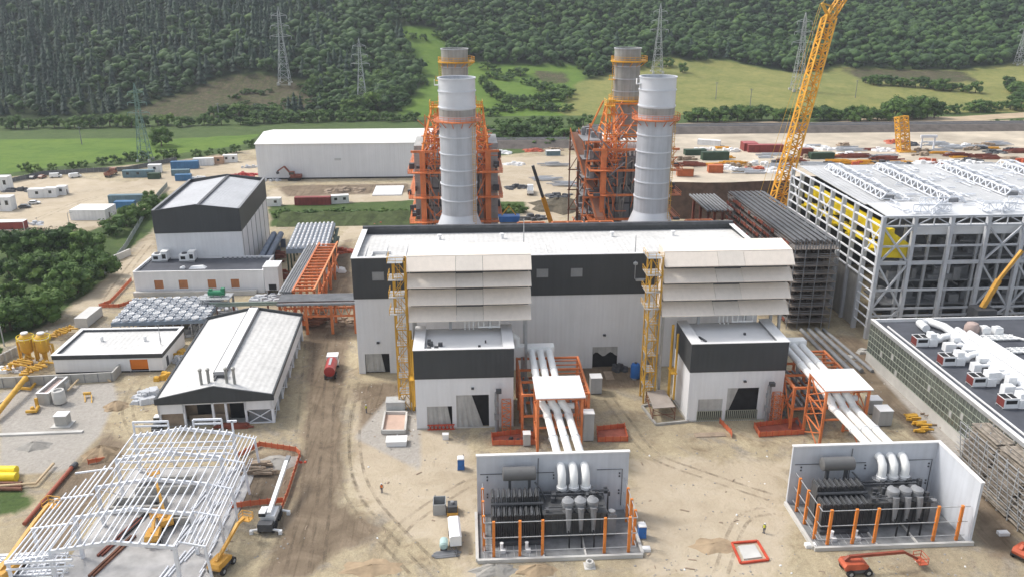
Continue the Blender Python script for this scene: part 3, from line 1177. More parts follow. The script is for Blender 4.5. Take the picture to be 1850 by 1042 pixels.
row([(420, 195), (500, 185), (580, 180)], 34, 8, 'shrub', 'small scrub plant on the bare brown clearing', 'scrub on the brown clearing', wf=1.6, jit=46)
row([(600, 205), (560, 165), (610, 150)], 8, 22, 'broad', 'tree at the right end of the bare brown clearing', 'trees right of the clearing', jit=10)
row([(890, 262), (960, 264), (1050, 262)], 9, 13, 'shrub', 'low bush at the foot of the bank above the railway', 'low bushes above the railway', wf=1.8)
# ---------------------------------------------------------------- turbine hall
HX0, HX1, HY0, HY1 = -23.6, 62.5, 163.8, 186.0
t = thing('turbine_hall', 'long turbine hall with white walls and dark upper band behind the louvred intake houses', 'building', (20, 163.8, 0))
b = MB().wall_y(HX0, HX1, 0, 17.15, HY0, .4, [(-22.2, -17, 0, 4.6), (26.9, 32.4, 0, 5.0)])
b.box(HX0, HX0 + .4, HY0 + .4, HY1, 0, 17.15)
b.box(HX1 - .4, HX1, HY0 + .4, HY1, 0, 17.15)
b.box(HX0 + .4, HX1 - .4, HY1 - .4, HY1, 0, 17.15)
b.build('wall', WHITE, t)
b = MB().wall_y(HX0 - .12, HX1 + .12, 17.15, 26, HY0 - .12, .5)
b.box(HX0 - .12, HX0 + .35, HY0 + .38, HY1, 17.15, 26)
b.box(HX1 - .35, HX1 + .12, HY0 + .38, HY1, 17.15, 26)
b.box(HX0 + .35, HX1 - .35, HY1 - .4, HY1 + .1, 17.15, 26)
b.build('upper_cladding', DARK, t)
b = MB().add([(HX0 + .35, HY0 + .38, 24.9), (HX1 - .35, HY0 + .38, 24.9), (HX1 - .35, HY0 + 11, 25.25), (HX0 + .35, HY0 + 11, 25.25)], [(0, 1, 2, 3)])
b.add([(HX0 + .35, HY0 + 11, 25.25), (HX1 - .35, HY0 + 11, 25.25), (HX1 - .35, HY1 - .4, 24.8), (HX0 + .35, HY1 - .4, 24.8)], [(0, 1, 2, 3)])
rf = b.build('roof', ROOFW, t)
b = MB()
for i in range(20):
 x = HX0 + 2.2 + i * 4.28
 b.box(x - .04, x + .04, HY0 + .6, HY0 + 10.9, 25.0, 25.32)
for x in (-6, 8, 33, 47):
 b.lathe([(.35, 25), (.35, 25.9), (.55, 25.95), (.5, 26.2)], x, HY0 + 16, 10)
b.box(-20, -16, HY0 + 5.5, HY0 + 5.7, 25.1, 25.7)
b.box(-20, -19.8, HY0 + 2.5, HY0 + 5.5, 25.1, 25.7)
b.build('roof_seams_and_vents', CAPW, rf)
b = MB().box(HX0 - .2, HX1 + .2, HY0 - .2, HY0 + .55, 26, 26.16).box(HX0 - .2, HX0 + 1.0, HY0 + .55, HY1 - .7, 26, 26.16).box(HX1 - .9, HX1 + .2, HY0 + .55, HY1 - .7, 26, 26.16)
b.build('coping', CAPW, t)
MB().box(HX0 - .1, HX1 + .1, HY1 - .7, HY1 + .25, 26, 26.7).build('rear_parapet', GREYD, t)
LOUV = M('grey_louvre', (.26, .27, .275), .5, .1, .5, ribs=('Z', .28, .05))
for x in (-18.4, 15.7, 22.9):
 g = MB().box(x - 1.15, x + 1.15, HY0 - .22, HY0 - .1, 21.3, 23.0).build('louvre_grille', LOUV, t)
 f = MB()
 for q in ((x - 1.22, x - 1.15, 21.23, 23.07), (x + 1.15, x + 1.22, 21.23, 23.07), (x - 1.15, x + 1.15, 21.23, 21.3), (x - 1.15, x + 1.15, 23.0, 23.07)):
  f.box(q[0], q[1], HY0 - .26, HY0 - .12, q[2], q[3])
 f.build('frame', GREYM, g)
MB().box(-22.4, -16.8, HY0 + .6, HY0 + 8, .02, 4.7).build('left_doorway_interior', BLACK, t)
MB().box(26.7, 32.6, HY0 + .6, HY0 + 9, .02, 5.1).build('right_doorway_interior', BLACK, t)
b = MB()
for i in range(12):
 xa, xb = -22.1 + i * .34, -22.1 + (i + 1) * .34
 b.quad((xa, HY0 + .2 + .1 * math.sin(i * 2.1), .3), (xb, HY0 + .2 + .1 * math.sin((i + 1) * 2.1), .3), (xb - .06 * i, HY0 + .22, 4.5), (xa - .06 * i, HY0 + .22, 4.5))
b.build('door_curtain', CURT, t)
b = MB()
for i in range(10):
 xa, xb = 27 + i * .54, 27 + (i + 1) * .54
 b.quad((xa, HY0 + .2, 3.2 + .5 * math.sin(i * 1.1)), (xb, HY0 + .2, 3.2 + .5 * math.sin((i + 1) * 1.1)), (xb, HY0 + .25, 4.95), (xa, HY0 + .25, 4.95))
b.build('torn_door_curtain', CURT, t)
for x, z in ((-19.2, 7.1), (29.3, 7.7)):
 MB().box(x - .3, x + .3, HY0 - .5, HY0, z, z + .35).build('wall_lamp', GREYD, t)
MB().box(39, 41.4, HY0 - .15, HY0, .2, 3.0).build('grey_hatch', GREYM, t)
# slim roof masts and the cable drop on the dark band
for x, y, z0, z1, lab in ((12.4, 172.5, 25, 31.5, 'thin grey mast on the hall roof right of the left intake house'), (35.4, 165.2, 25, 29.5, 'thin grey mast at the front roof edge beside the right intake house')):
 b = MB().tube([(x, y, z0), (x, y, z1)], [.14, .07], 6).box(x - .3, x + .3, y - .3, y + .3, z0, z0 + .25)
 b.solo('lightning_mast', GALV, lab, 'mast')
b = MB().tube([(35.2, HY0 - .4, 24.5), (35.2, HY0 - .4, 20.6), (37.5, HY0 - .5, 20.6)], .09, 6).lathe([(.1, 23.6), (.5, 23.8), (.5, 24.2), (.1, 24.4)], 35.2, HY0 - .5, 10).box(35.4, 37.2, HY0 - .9, HY0 - .15, 20.2, 20.6)
b.solo('wall_bracket_lamp', GALV, 'small grey lamp bracket on the dark band of the hall beside the right intake house', 'lamp')


# ---------------------------------------------------------------- intake filter houses
def filter_house(dx, label, wl=10.9, wr=11.7):
 t = thing('intake_filter_house', label, 'filter house', (dx + .4, 151, 0))
 x0, x1 = dx - wl, dx + wr
 YB, YF = 153.4, 148.0
 MB().box(x0, x1, YF + .55, YB, 18.9, 31.2).build('body', HOODG, t)
 MB().box(x0 + .1, x1 - .1, YF + .5, YF + .54, 19.2, 30.9).build('filter_face_shade', GREYD, t)  # dark filter sheet, placed to paint the shade lines between the hoods
 # sloping roof, then four hoods one below the other, each with a centre panel
 zt = 31.25
 MB().hexa([(x0 - .3, YF, zt - .1), (x1 + .3, YF, zt - .1), (x1 + .1, YB + .3, zt + .5), (x0 + .3, YB + .3, zt + .5)],
    [(x0 - .3, YF, zt + .05), (x1 + .3, YF, zt + .05), (x1 + .1, YB + .3, zt + .65), (x0 + .3, YB + .3, zt + .65)]).build('roof', HOOD, t)
 tops = (31.2, 27.7, 24.5, 21.05)
 bots = (28.95, 25.75, 22.3, 19.0)
 for i, (za, zb) in enumerate(zip(tops, bots)):
  c = dx + .4
  for (xa, xb, xe) in ((x0 - .3, c - 2.55, x0 - .3), (c + 2.55, x1 + .3, x1 + .22)):
   yt = YF + (.5 if i else 0)
   h = MB().hexa([(xa, YF - 2.0, zb - .14), (xb, YF - 2.0, zb - .14), (xb, yt, za - .14), (xa, yt, za - .14)],
       [(xa, YF - 2.0, zb), (xb, YF - 2.0, zb), (xb, yt, za), (xa, yt, za)])
   h.prism_x([(YF - 1.98, zb - .1), (YF, zb + .1), (YF, za - .1)], xe, xe + .08)
   o = h.build('intake_hood', HOOD, t)
  zq = za - (0 if i == 0 else .12)
  k = .02 if i == 0 else -.35
  MB().hexa([(c - 2.5, YF - 2.05, zb - .12), (c + 2.5, YF - 2.05, zb - .12), (c + 2.5, YF - k, zq - .12), (c - 2.5, YF - k, zq - .12)],
     [(c - 2.5, YF - 2.05, zb + .02), (c + 2.5, YF - 2.05, zb + .02), (c + 2.5, YF - k, zq + .02), (c - 2.5, YF - k, zq + .02)]).build('centre_panel', HOODG, o)
 # steelwork carrying the house above the enclosure roof
 s = MB()
 for x in (x0 + .5, x0 + 7.5, x1 - 7.5, x1 - .5):
  for y in (YF + .5, YB - .4):
   s.box(x - .25, x + .25, y - .25, y + .25, 0 if abs(x - dx) > 10 else 16.3, 18.6)
 s.box(x0, x1, YF + .2, YF + .7, 18.3, 18.85).box(x0, x1, YB - .7, YB - .2, 18.3, 18.85)
 for x in (x0 + .2, x0 + 5, x0 + 10, x0 + 15, x1 - .2):
  s.box(x - .15, x + .15, YF + .7, YB - .7, 18.35, 18.8)
 for i in range(3):
  xa = x0 + .5 + i * 7.3
  s.bar((xa, YB - .4, 16.4), (xa + 7, YB - .4, 18.3), .18)
  s.bar((xa + 7, YB - .4, 16.4), (xa, YB - .4, 18.3), .18)
 s.build('support_steelwork', GALV, t)
 d = MB().hexa([(dx - 4, YB, 20), (dx + 4, YB, 20), (dx + 4, 163.6, 16.5), (dx - 4, 163.6, 16.5)], [(dx - 6, YB, 30), (dx + 6, YB, 30), (dx + 4, 163.6, 25), (dx - 4, 163.6, 25)])
 d.build('inlet_duct', HOODG, t)
 # white pipework hanging under the front
 p = MB()
 for x in (dx - .6, dx + .2, dx + 1.0):
  p.tube([(x, YF - .3, 18.8), (x, YF - .3, 16.9), (x, YF - 1.2, 16.9)], .11, 6)
 p.tube([(dx + 2, YF - .4, 18.8), (dx + 2, YF - .4, 17.0), (dx + 6, YF - .4, 17.0), (dx + 6, YF - .4, 18.6)], .2, 8)
 p.tube([(dx + 3, YF - .6, 18.3), (dx + 3, YF - .6, 17.0)], .12, 6)
 p.tube([(dx + 4.2, YF - .6, 18.3), (dx + 4.2, YF - .6, 17.0)], .12, 6)
 p.build('pipework', DUCTW, t)
 return t


DX = 50.6
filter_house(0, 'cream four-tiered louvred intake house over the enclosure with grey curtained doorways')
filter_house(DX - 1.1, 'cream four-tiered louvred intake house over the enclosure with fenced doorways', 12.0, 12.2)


def stair_tower(x, y, zt, label):
 """yellow pipe tower with landings, ladders and bracing"""
 t = thing('access_tower', label, 'stair tower', (x, y, 0))
 w_, d_ = 2.2, 3.2
 b = MB()
 for sx in (-1, 1):
  for sy in (-1, 1):
   b.box(x + sx * w_ / 2 - .13, x + sx * w_ / 2 + .13, y + sy * d_ / 2 - .13, y + sy * d_ / 2 + .13, 0, zt)
 n = int(zt / 3.3)
 for i in range(n):
  z0, z1 = i * zt / n, (i + 1) * zt / n
  s = 1 if i % 2 else -1
  for sy in (-1, 1):
   b.bar((x - s * w_ / 2, y + sy * d_ / 2, z0), (x + s * w_ / 2, y + sy * d_ / 2, z1), .12)
   b.bar((x - w_ / 2, y + sy * d_ / 2, z1), (x + w_ / 2, y + sy * d_ / 2, z1), .16)
  b.bar((x - w_ / 2, y - s * d_ / 2, z0), (x - w_ / 2, y + s * d_ / 2, z1), .12)
  b.bar((x + w_ / 2, y + s * d_ / 2, z0), (x + w_ / 2, y - s * d_ / 2, z1), .12)
 b.build('frame', YELLOW, t)
 for i in range(1, n + 1):
  z = i * zt / n
  ext = .9 if z > 17 else 0
  p = MB().box(x - w_ / 2 - ext, x + w_ / 2 - .3, y - d_ / 2 - ext, y + d_ / 2, z, z + .08)
  o = p.build('landing', GALV, t)
  r = MB()
  for zz in (.55, 1.1):
   r.bar((x - w_ / 2 - ext, y - d_ / 2 - ext, z + zz), (x + w_ / 2, y - d_ / 2 - ext, z + zz), .07)
   r.bar((x - w_ / 2 - ext, y - d_ / 2 - ext, z + zz), (x - w_ / 2 - ext, y + d_ / 2, z + zz), .07)
  for q in (0, .5, 1):
   r.bar((x - w_ / 2 - ext + (w_ + ext) * q, y - d_ / 2 - ext, z), (x - w_ / 2 - ext + (w_ + ext) * q, y - d_ / 2 - ext, z + 1.1), .07)
   r.bar((x - w_ / 2 - ext, y - d_ / 2 + d_ * q, z), (x - w_ / 2 - ext, y - d_ / 2 + d_ * q, z + 1.1), .07)
  r.build('guard_rail', YELLOW, o)
 l = MB()
 for s in (-.25, .25):
  l.bar((x + s, y - d_ / 2 - .2, .3), (x + s, y - d_ / 2 - .2, zt), .08)
 for i in range(int(zt / .5)):
  l.bar((x - .25, y - d_ / 2 - .2, .5 + i * .5), (x + .25, y - d_ / 2 - .2, .5 + i * .5), .05)
 l.build('ladder', YELLOW, t)
 return t


stair_tower(-12.7, 148.6, 30.5, 'yellow pipe access tower beside the intake house over the curtained enclosure')
stair_tower(-14.8 + DX, 148.6, 30.5, 'yellow pipe access tower beside the intake house over the fenced enclosure')
for dx, lab in ((0, 'pair of yellow vertical pipes beside the curtained enclosure'), (DX, 'pair of yellow vertical pipes beside the fenced enclosure')):
 b = MB().tube([(-11.0 + dx, 146.5, 0), (-11.0 + dx, 146.5, 17)], .28, 8).tube([(-10.5 + dx, 144.4, 2), (-10.5 + dx, 144.4, 16)], .22, 8).box(-11.4 + dx, -10.2 + dx, 144, 147, 7.6, 7.8)
 b.solo('yellow_riser_pipes', YELLOW, lab, 'pipe')


# ---------------------------------------------------------------- gas turbine enclosures
def enclosure(dx, label, right):
 x0, x1, y0, y1, zt, zs = -10 + dx, 8.2 + dx, 139.0, 150.4, 16.2, 10.4
 t = thing('turbine_enclosure', label, 'building', (x0, y0, 0))
 d1, d2 = (x0 + 2.0, x0 + 6.7, 0, 4.7), (x0 + 7.5, x0 + 13.6, 0, 6.9)
 MB().wall_y(x0, x1, 0, zs, y0, .35, [d1, d2]).box(x0, x0 + .35, y0 + .35, y1, 0, zs).box(x1 - .35, x1, y0 + .35, y1, 0, zs).box(x0 + .35, x1 - .35, y1 - .35, y1, 0, zs).build('wall', WHITE, t)
 MB().box(x0 - .1, x1 + .1, y0 - .1, y0 + .35, zs, zt).build('front_cladding', DARK, t)
 MB().box(x0 - .1, x0 + .4, y0 + .35, y1, zs, zt).box(x1 - .4, x1 + .1, y0 + .35, y1, zs, zt).box(x0 + .4, x1 - .4, y1 - .3, y1, zs, zt - .62).build('side_cladding', DARK_Y, t)
 r = MB().add([(x0 + .4, y0 + .35, 15.6), (x1 - .4, y0 + .35, 15.6), (x1 - .4, y1 - .3, 15.64), (x0 + .4, y1 - .3, 15.64)], [(0, 1, 2, 3)]).build('roof', CAPW, t)
 MB().box(x0 - .2, x1 + .2, y0 - .2, y0 + .5, zt, zt + .12).box(x0 - .2, x0 + 1.9, y0 + .5, y1, zt, zt + .12).box(x1 - 1.9, x1 + .2, y0 + .5, y1, zt, zt + .12).build('coping', CAPW, t)
 MB().box(x0 + 1.75, x0 + 1.85, y0 + .52, y1 - .3, 15.66, zt).build('parapet_lining', GREYM, t)
 MB().box(x1 - 1.85, x1 - 1.75, y0 + .52, y1 - .3, 15.66, zt).build('parapet_lining', GREYM, t)
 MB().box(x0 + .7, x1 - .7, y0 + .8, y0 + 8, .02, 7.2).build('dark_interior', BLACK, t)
 b = MB()
 rg = random.Random(int(dx) + 3)
 if not right:
  for q in range(6):
   xx, yy = x0 + 2.6 + rg.uniform(0, 2.2), y0 + 1.6 + rg.uniform(0, 3)
   b.cbox(xx, yy, 15.66, rg.uniform(.4, .9), rg.uniform(.4, .9), rg.uniform(.3, .8))
  b.cbox(x0 + 12, y0 + 2, 15.66, .5, .4, .4)
  b.cbox(x0 + 13.2, y0 + 4, 15.66, .3, .3, .5)
 else:
  b.bar((x0 + 3.2, y0 + 2.0, 15.8), (x0 + 2.4, y0 + 4.2, 15.8), .3)
  b.cbox(x0 + 11.5, y0 + 5, 15.66, .4, .4, .4)
 b.build('roof_equipment', GREYD, r)
 # doorway curtains of grey tarpaulin, pulled open to the right
 def curtain(d, frac, lean):
  c = MB()
  n = 14
  for i in range(n):
   fa, fb = i / n, (i + 1) / n
   xa0, xb0 = d[0] + (d[1] - d[0]) * fa * frac, d[0] + (d[1] - d[0]) * fb * frac
   xa1, xb1 = xa0 - lean * fa, xb0 - lean * fb
   ya, yb = y0 + .12 + .12 * math.sin(i * 1.9), y0 + .12 + .12 * math.sin((i + 1) * 1.9)
   c.quad((xa0, ya, .15), (xb0, yb, .15), (xb1, y0 + .2, d[3] - .05), (xa1, y0 + .2, d[3] - .05))
  return c
 if not right:
  curtain(d1, .97, .7).build('left_door_curtain', CURT, t)
  curtain(d2, .82, 2.1).build('right_door_curtain', CURT, t)
  b = MB()
  for i in range(7):
   xx = d1[0] + .3 + i * .7
   b.bar((xx, y0 - .5, 0), (xx + .5, y0 - .5, 1.1), .14)
   b.bar((xx + .5, y0 - .5, 0), (xx, y0 - .5, 1.1), .14)
  b.bar((d1[0], y0 - .5, 1.1), (d1[1] + .4, y0 - .5, 1.1), .16).bar((d1[0], y0 - .5, .15), (d1[1] + .4, y0 - .5, .15), .16)
  b.build('door_barrier', REDO, t)
 else:
  c = MB()
  c.quad((d2[0], y0 + .15, 2.2), (d2[0] + .6, y0 + .15, 2.3), (d2[0] + 2.1, y0 + .15, 6.85), (d2[0], y0 + .15, 6.85))
  c.quad((d1[0], y0 + .15, 2.1), (d1[1], y0 + .15, 2.1), (d1[1], y0 + .15, 4.65), (d1[0], y0 + .15, 4.65))
  c.build('door_curtain', CURT, t)
  FEN = M('pale_green_fence', (.30, .31, .25), .7, .1, .5)
  for d in (d1, d2):
   f = MB()
   f.bar((d[0], y0 - .05, 2.2), (d[1], y0 - .05, 2.2), .1).bar((d[0], y0 - .05, .2), (d[1], y0 - .05, .2), .1)
   k = int((d[1] - d[0]) / .38)
   for i in range(k + 1):
    xx = d[0] + (d[1] - d[0]) * i / k
    f.bar((xx, y0 - .05, 0), (xx, y0 - .05, 2.2), .18, .06)
   f.build('door_fence', FEN, t)
 for x in (x0 + 10.6,):
  MB().box(x - .25, x + .25, y0 - .45, y0, 8.2, 8.5).build('wall_lamp', GREYD, t)
 MB().box(x0 - .05, x1 + .05, y0 - .06, y0 - .002, 0, .25).build('base_strip', CONCL, t)
 return t


enclosure(0, 'white turbine enclosure with dark upper band and doorways hung with grey curtains', False)
enclosure(DX + .8, 'white turbine enclosure with dark upper band and doorways closed by pale green fences', True)


def scaffold_mast(x, y, h, label):
 t = thing('service_mast', label, 'scaffold', (x, y, 0))
 b = MB()
 lattice(b, (x + 1.2, y, 0), (x + 1.2, y, h * .72), 1.6, 7, .14, .1)
 b.build('orange_frame', ORANGE, t)
 MB().tube([(x - .6, y, 0), (x - .6, y, h - .6)], .38, 10).cbox(x - .6, y - .1, h * .3, .9, .9, 1.1).cbox(x - .6, y, h * .62, .8, .8, .9).build('grey_riser', GREYM, t)
 MB().cbox(x - .2, y, h - .7, 1.0, .8, .7).build('top_box', GREYD, t)


scaffold_mast(5.6, 137.6, 8.6, 'orange scaffold with a grey riser in front of the curtained enclosure')
scaffold_mast(5.6 + DX + .8, 137.6, 8.6, 'orange scaffold with a grey riser in front of the fenced enclosure')

# ---------------------------------------------------------------- bus ducts, racks, canopies
UZ, LZ = 11.0, 8.5
YW = 111.3


def bus(dx, side):
 for i in range(3):
  xu, xl = 12.3 + i * 1.75 + dx, 13.4 + i * 1.85 + dx
  which = ('left', 'middle', 'right')[i]
  t = thing('bus_duct', f'{which} of three white tubular ducts from the {side} enclosure to its walled transformer', 'duct', (xl, 120, 0), 0, 'white tubular bus ducts')
  b = MB().tube([(xu, 149.4, UZ), (xu, 129.2, UZ), (xu + .1, 128.4, UZ - .3), (xl - .1, 127.9, LZ + .6), (xl, 127.2, LZ)], .66, 14)
  b.build('upper_run', DUCTW, t, True)
  b = MB().tube([(xl, 127.4, LZ), (xl + .5, YW - .7, LZ), (xl + .55, YW - 1.5, LZ - .7), (xl + .55, YW - 1.75, LZ - 1.6), (xl + .55, YW - 1.8, 5.6)], .64, 14)
  b.build('lower_run', DUCTW, t, True)
  for y in (127.3, 119.5):
   MB().tube([(xl + (127.4 - y) * .03, y - .12, LZ), (xl + (127.4 - y) * .03, y + .12, LZ)], .78, 14).build('flange', CAPW, t)
  for y in (148.5, 140, 131):
   MB().tube([(xu, y - .12, UZ), (xu, y + .12, UZ)], .76, 14).build('flange', CAPW, t)
  MB().tube([(xl + .55, YW - 1.8, 5.95), (xl + .55, YW - 1.8, 5.55)], .84, 14).build('flange', CAPW, t)
  f = MB().tube([(xl - .3, 128.7, 9.6), (xl + 1.1, 128.7, 9.6)], .55, 12).cbox(xl + .2, 128.9, 8.6, .5, .5, 1.3)
  f.build('drop_fitting', CAPW, t, True)
  # grey shroud and bushing belong to the transformer below
 t = thing('duct_header', f'white box header where the three ducts leave the {side} enclosure', 'duct', (12 + dx, 150, 0))
 MB().box(8.1 + dx, 16.8 + dx, 148.6, 150.6, 10.1, 12.0).build('header_box', DUCTW, t)
 MB().tube([(9.3 + dx, 149.6, 11.9), (9.3 + dx, 149.6, 13.6), (8.7 + dx, 149.6, 14.1), (7.4 + dx, 149.6, 14.1)], .8, 12).build('elbow', DUCTW, t, True)
 b = MB()
 for x in (10.5 + dx, 16 + dx):
  b.box(x - .2, x + .2, 149.4, 149.8, 0, 10.1)
 b.build('leg', GALV, t)


bus(0, 'curtained')
bus(DX, 'fenced')


def pipe_rack(dx, side):
 t = thing('pipe_rack', f'open orange steel rack under the ducts beside the {side} enclosure', 'steel rack', (15 + dx, 142, 0))
 x0, x1, y0, y1 = 9.6 + dx, 21.8 + dx, 135.2, 151
 z = 8.5
 xs = (x0, x0 + 6.2, x1)
 ys = (y0, y0 + 5.3, y0 + 10.5, y1)
 for x in xs:
  for y in ys:
   MB().box(x - .22, x + .22, y - .22, y + .22, 0, z).build('column', ORANGE, t)
 b = MB()
 for zz in (z, 4.2):
  for x in xs:
   b.bar((x, y0 - .3, zz), (x, y1 + .3, zz), .4 if zz == z else .25, .45)
  for y in ys:
   b.bar((x0, y, zz + .02), (x1, y, zz + .02), .34, .4)
 for k in range(8):
  y = y0 + 1 + k * 1.9
  b.bar((x0 + 6.2, y, z + .05), (x1, y, z + .05), .2)
 for x in (x0, x1):
  for y, q in ((y0, y0 + 5.3), (y0 + 10.5, y1)):
   b.bar((x, y, .3), (x, q, z), .2)
   b.bar((x, q, .3), (x, y, z), .2)
 b.build('beams', ORANGE, t)
 m = MB()
 rg = random.Random(5)
 for k in range(9):
  xx = x0 + .8 + k * 1.25
  m.tube([(xx, y0 + .3, 4.6), (xx, y1 - .5, 4.6)], rg.uniform(.12, .3), 7)
 for k in range(10):
  m.cbox(rg.uniform(x0 + 1, x1 - 1), rg.uniform(y0 + 1, y1 - 2), 0, rg.uniform(.7, 2), rg.uniform(.7, 2), rg.uniform(.6, 2.4))
 m.build('pipes_and_pumps', GREYM, t)


pipe_rack(0, 'curtained')
pipe_rack(DX, 'fenced')


def canopy(dx, side):
 t = thing('canopy', f'white roofed orange canopy over the ducts of the {side} enclosure', 'canopy', (15.6 + dx, 130, 0))
 x0, x1, y0, y1, z = 11.3 + dx, 19.8 + dx, 126.0, 134.2, 12.4
 MB().hexa([(x0, y0, z), (x1, y0, z), (x1, y1, z + .15), (x0, y1, z + .15)], [(x0, y0, z + .18), (x1, y0, z + .18), (x1, y1, z + .33), (x0, y1, z + .33)]).build('roof', CAPW, t)
 for x in (x0 + .4, x1 - .5):
  for y in (y0 + .5, y1 - .6):
   MB().box(x - .2, x + .2, y - .2, y + .2, 0, z).build('post', ORANGE, t)
 b = MB()
 for x in (x0 + .4, x1 - .5):
  b.bar((x, y0 + .3, z - .25), (x, y1 - .3, z - .2), .3)
  for za, zb in ((0.3, 4), (4, 8), (8, 12)):
   b.bar((x, y0 + .5, za), (x, y1 - .6, zb), .17)
   b.bar((x, y1 - .6, za), (x, y0 + .5, zb), .17)
   b.bar((x, y0 + .5, zb), (x, y1 - .6, zb), .2)
 for y in (y0 + .5, y1 - .6):
  b.bar((x0 + .4, y, z - .25), (x1 - .5, y, z - .25), .28)
  b.bar((x0 + .4, y, 6.6), (x1 - .5, y, 6.6), .3)
 b.build('bracing', ORANGE, t)


canopy(0, 'curtained')
canopy(DX - .2, 'fenced')


# ---------------------------------------------------------------- transformer bays
def bay(x0, x1, side, right_wall):
 """firewalls, slab, fence and transformer"""
 xa, xb, y0, y1, H = x0, x1, 99.8, YW, 10.5
 w_ = thing('fire_wall', f'tall pale grey-blue concrete fire wall round the {side} transformer bay', 'wall', ((xa + xb) / 2, y1, 0))
 MB().box(xa, xb, y1, y1 + .4, 0, H).build('back_wall', WALLB, w_)
 MB().box(xa - .1, xb + .1, y1 - .1, y1 + .5, H, H + .2).build('coping', CAPW, w_)
 if right_wall:
  MB().box(xb - .4, xb, y0, y1, 0, H).build('side_wall', WALLB, w_)
  MB().box(xb - .5, xb + .1, y0 - .1, y1 - .1, H, H + .18).build('side_coping', CAPW, w_)
 b = MB()
 for k in range(5):
  x = xa + 1.6 + k * (xb - xa - 3) / 4
  for z in (3.1, 6.2):
   b.cbox(x, y1 - .08, z, .22, .16, .22).cbox(x, y1 - .08, z + .55, .22, .16, .22)
 b.tube([(xa + .5, y1 - .12, 7.4), (xa + 12, y1 - .12, 7.4)], .06, 5).tube([(xa + 9.5, y1 - .12, 3), (xa + 9.5, y1 - .12, 10)], .06, 5)
 b.tube([(xb - 5, y1 - .12, 7.6), (xb - 1, y1 - .12, 7.6), (xb - 1, y1 - .12, 1)], .06, 5)
 b.build('wall_brackets', GREYD, w_)
 s = MB().box(xa, xb, y0, y1 - .01, .0, .12)
 s.struct('concrete_slab', M('wet_concrete_slab', (.20, .205, .21), .8, .25, .5, bump=.01))
 k = thing('slab_kerb', f'pale concrete kerb edging the slab of the {side} transformer bay', 'kerb', ((xa + xb) / 2, y0, 0))
 b = MB().box(xa - .2, xb + .2, y0 - .45, y0, 0, .6).box(xa - .45, xa - .0, y0, y1 - .02, 0, .6)
 if not right_wall:
  b.box(xb, xb + .45, y0, y1 - .02, 0, .6)
 b.build('kerb', CONCL, k)
 b = MB()
 for x in (xa + (xb - xa) * .40, xa + (xb - xa) * .66):
  b.box(x - .12, x + .12, y0, y0 + 5.5, .12, .4)
 b.box(xa + 9.5, xb - 7.5, y0 + 5.5, y0 + 5.8, .12, .4)
 b.build('inner_kerb', CONCL, k)
 gr = MB()
 for i in range(9):
  x = xa + .8 + i * 1.1
  gr.box(x - .05, x + .05, y0 + .3, y0 + 3.8, .12, .2)
 for j in range(3):
  gr.box(xa + .8, xa + 9.6, y0 + .6 + j * 1.5, y0 + .7 + j * 1.5, .12, .19)
 gr.build('floor_grating', GALV, k)
 # fence of orange posts and thin rails
 f = thing('safety_fence', f'orange post fence with thin rails round the {side} transformer bay', 'fence', ((xa + xb) / 2, y0, 0))
 fx = [xa + q for q in (2.2, 6.0, 9.3, 18.4, 22.0)]
 posts = [(x, y0 + .9) for x in fx] + [(xa + .8, y) for y in (y0 + 2.4, y0 + 6.1, y0 + 9.4)]
 if not right_wall:
  posts += [(xb - .6, y) for y in (y0 + 2.6, y0 + 5.4, y0 + 8.3)]
 for x, y in posts:
  MB().box(x - .2, x + .2, y - .17, y + .17, .1, 6.2).build('post', ORANGE2, f)
 b = MB()
 for z in (1.0, 3.4, 6.0):
  b.bar((xa + .8, y0 + .9, z), (xb - .6, y0 + .9, z), .1)
  b.bar((xa + .8, y0 + .9, z), (xa + .8, y1 - .2, z), .1)
  if not right_wall:
   b.bar((xb - .6, y0 + .9, z), (xb - .6, y1 - .2, z), .1)
 b.build('rails', GALV, f)
 # transformer
 t = thing('power_transformer', f'dark grey oil transformer with finned radiators inside the {side} transformer bay', 'transformer', (xa + 12, y0 + 6, 0))
 MB().box(xa + 9.8, xb - 4.6, y0 + 4.3, y0 + 8.3, .9, 4.6).box(xa + 9.6, xb - 4.4, y0 + 4.1, y0 + 8.5, 4.6, 4.85).build('tank', TRAFO, t)
 b = MB()
 for i in range(11):
  x = xa + 10.2 + i * .82
  b.box(x - .07, x + .07, y0 + 4.05, y0 + 4.3, 1.0, 4.5)
 b.build('tank_ribs', TRAFO, t)
 for (ya, yb, zt) in ((y0 + 3.5, y0 + 5.6, 5.2), (y0 + 6.0, y0 + 8.1, 6.7)):
  for i in range(9):
   x = xa + 2.3 + i * .82
   r = MB()
   for k2 in range(3):
    r.box(x - .28 + k2 * .26, x - .17 + k2 * .26, ya, yb, 1.1, zt)
   r.tube([(x, ya - .06, zt + .08), (x, yb + .06, zt + .08)], .16, 6)
   r.build('radiator', GREYD if (i % 2) else TRAFO, t)
 MB().box(xa + 2, xa + 9.6, y0 + 3.2, y0 + 8.4, .3, .8).tube([(xa + 2, y0 + 5.8, 5.7), (xa + 9.8, y0 + 5.8, 5.7)], .24, 8).tube([(xa + 2, y0 + 5.8, 1.1), (xa + 9.8, y0 + 5.8, 1.1)], .24, 8).build('radiator_frame', GREYD, t)
 c = MB().tube([(xa + 3.9, y0 + 9.6, 8.5), (xa + 4.0, y0 + 9.6, 8.5), (xa + 8.9, y0 + 9.6, 8.5), (xa + 9.0, y0 + 9.6, 8.5)], [.85, 1.05, 1.05, .85], 18)
 c.build('conservator', M('conservator_grey_paint', (.13, .13, .13), .5, .1, .5), t, True)
 b = MB()
 for x in (xa + 5, xa + 8):
  b.box(x - .2, x + .2, y0 + 9.3, y0 + 9.9, .3, 7.6)
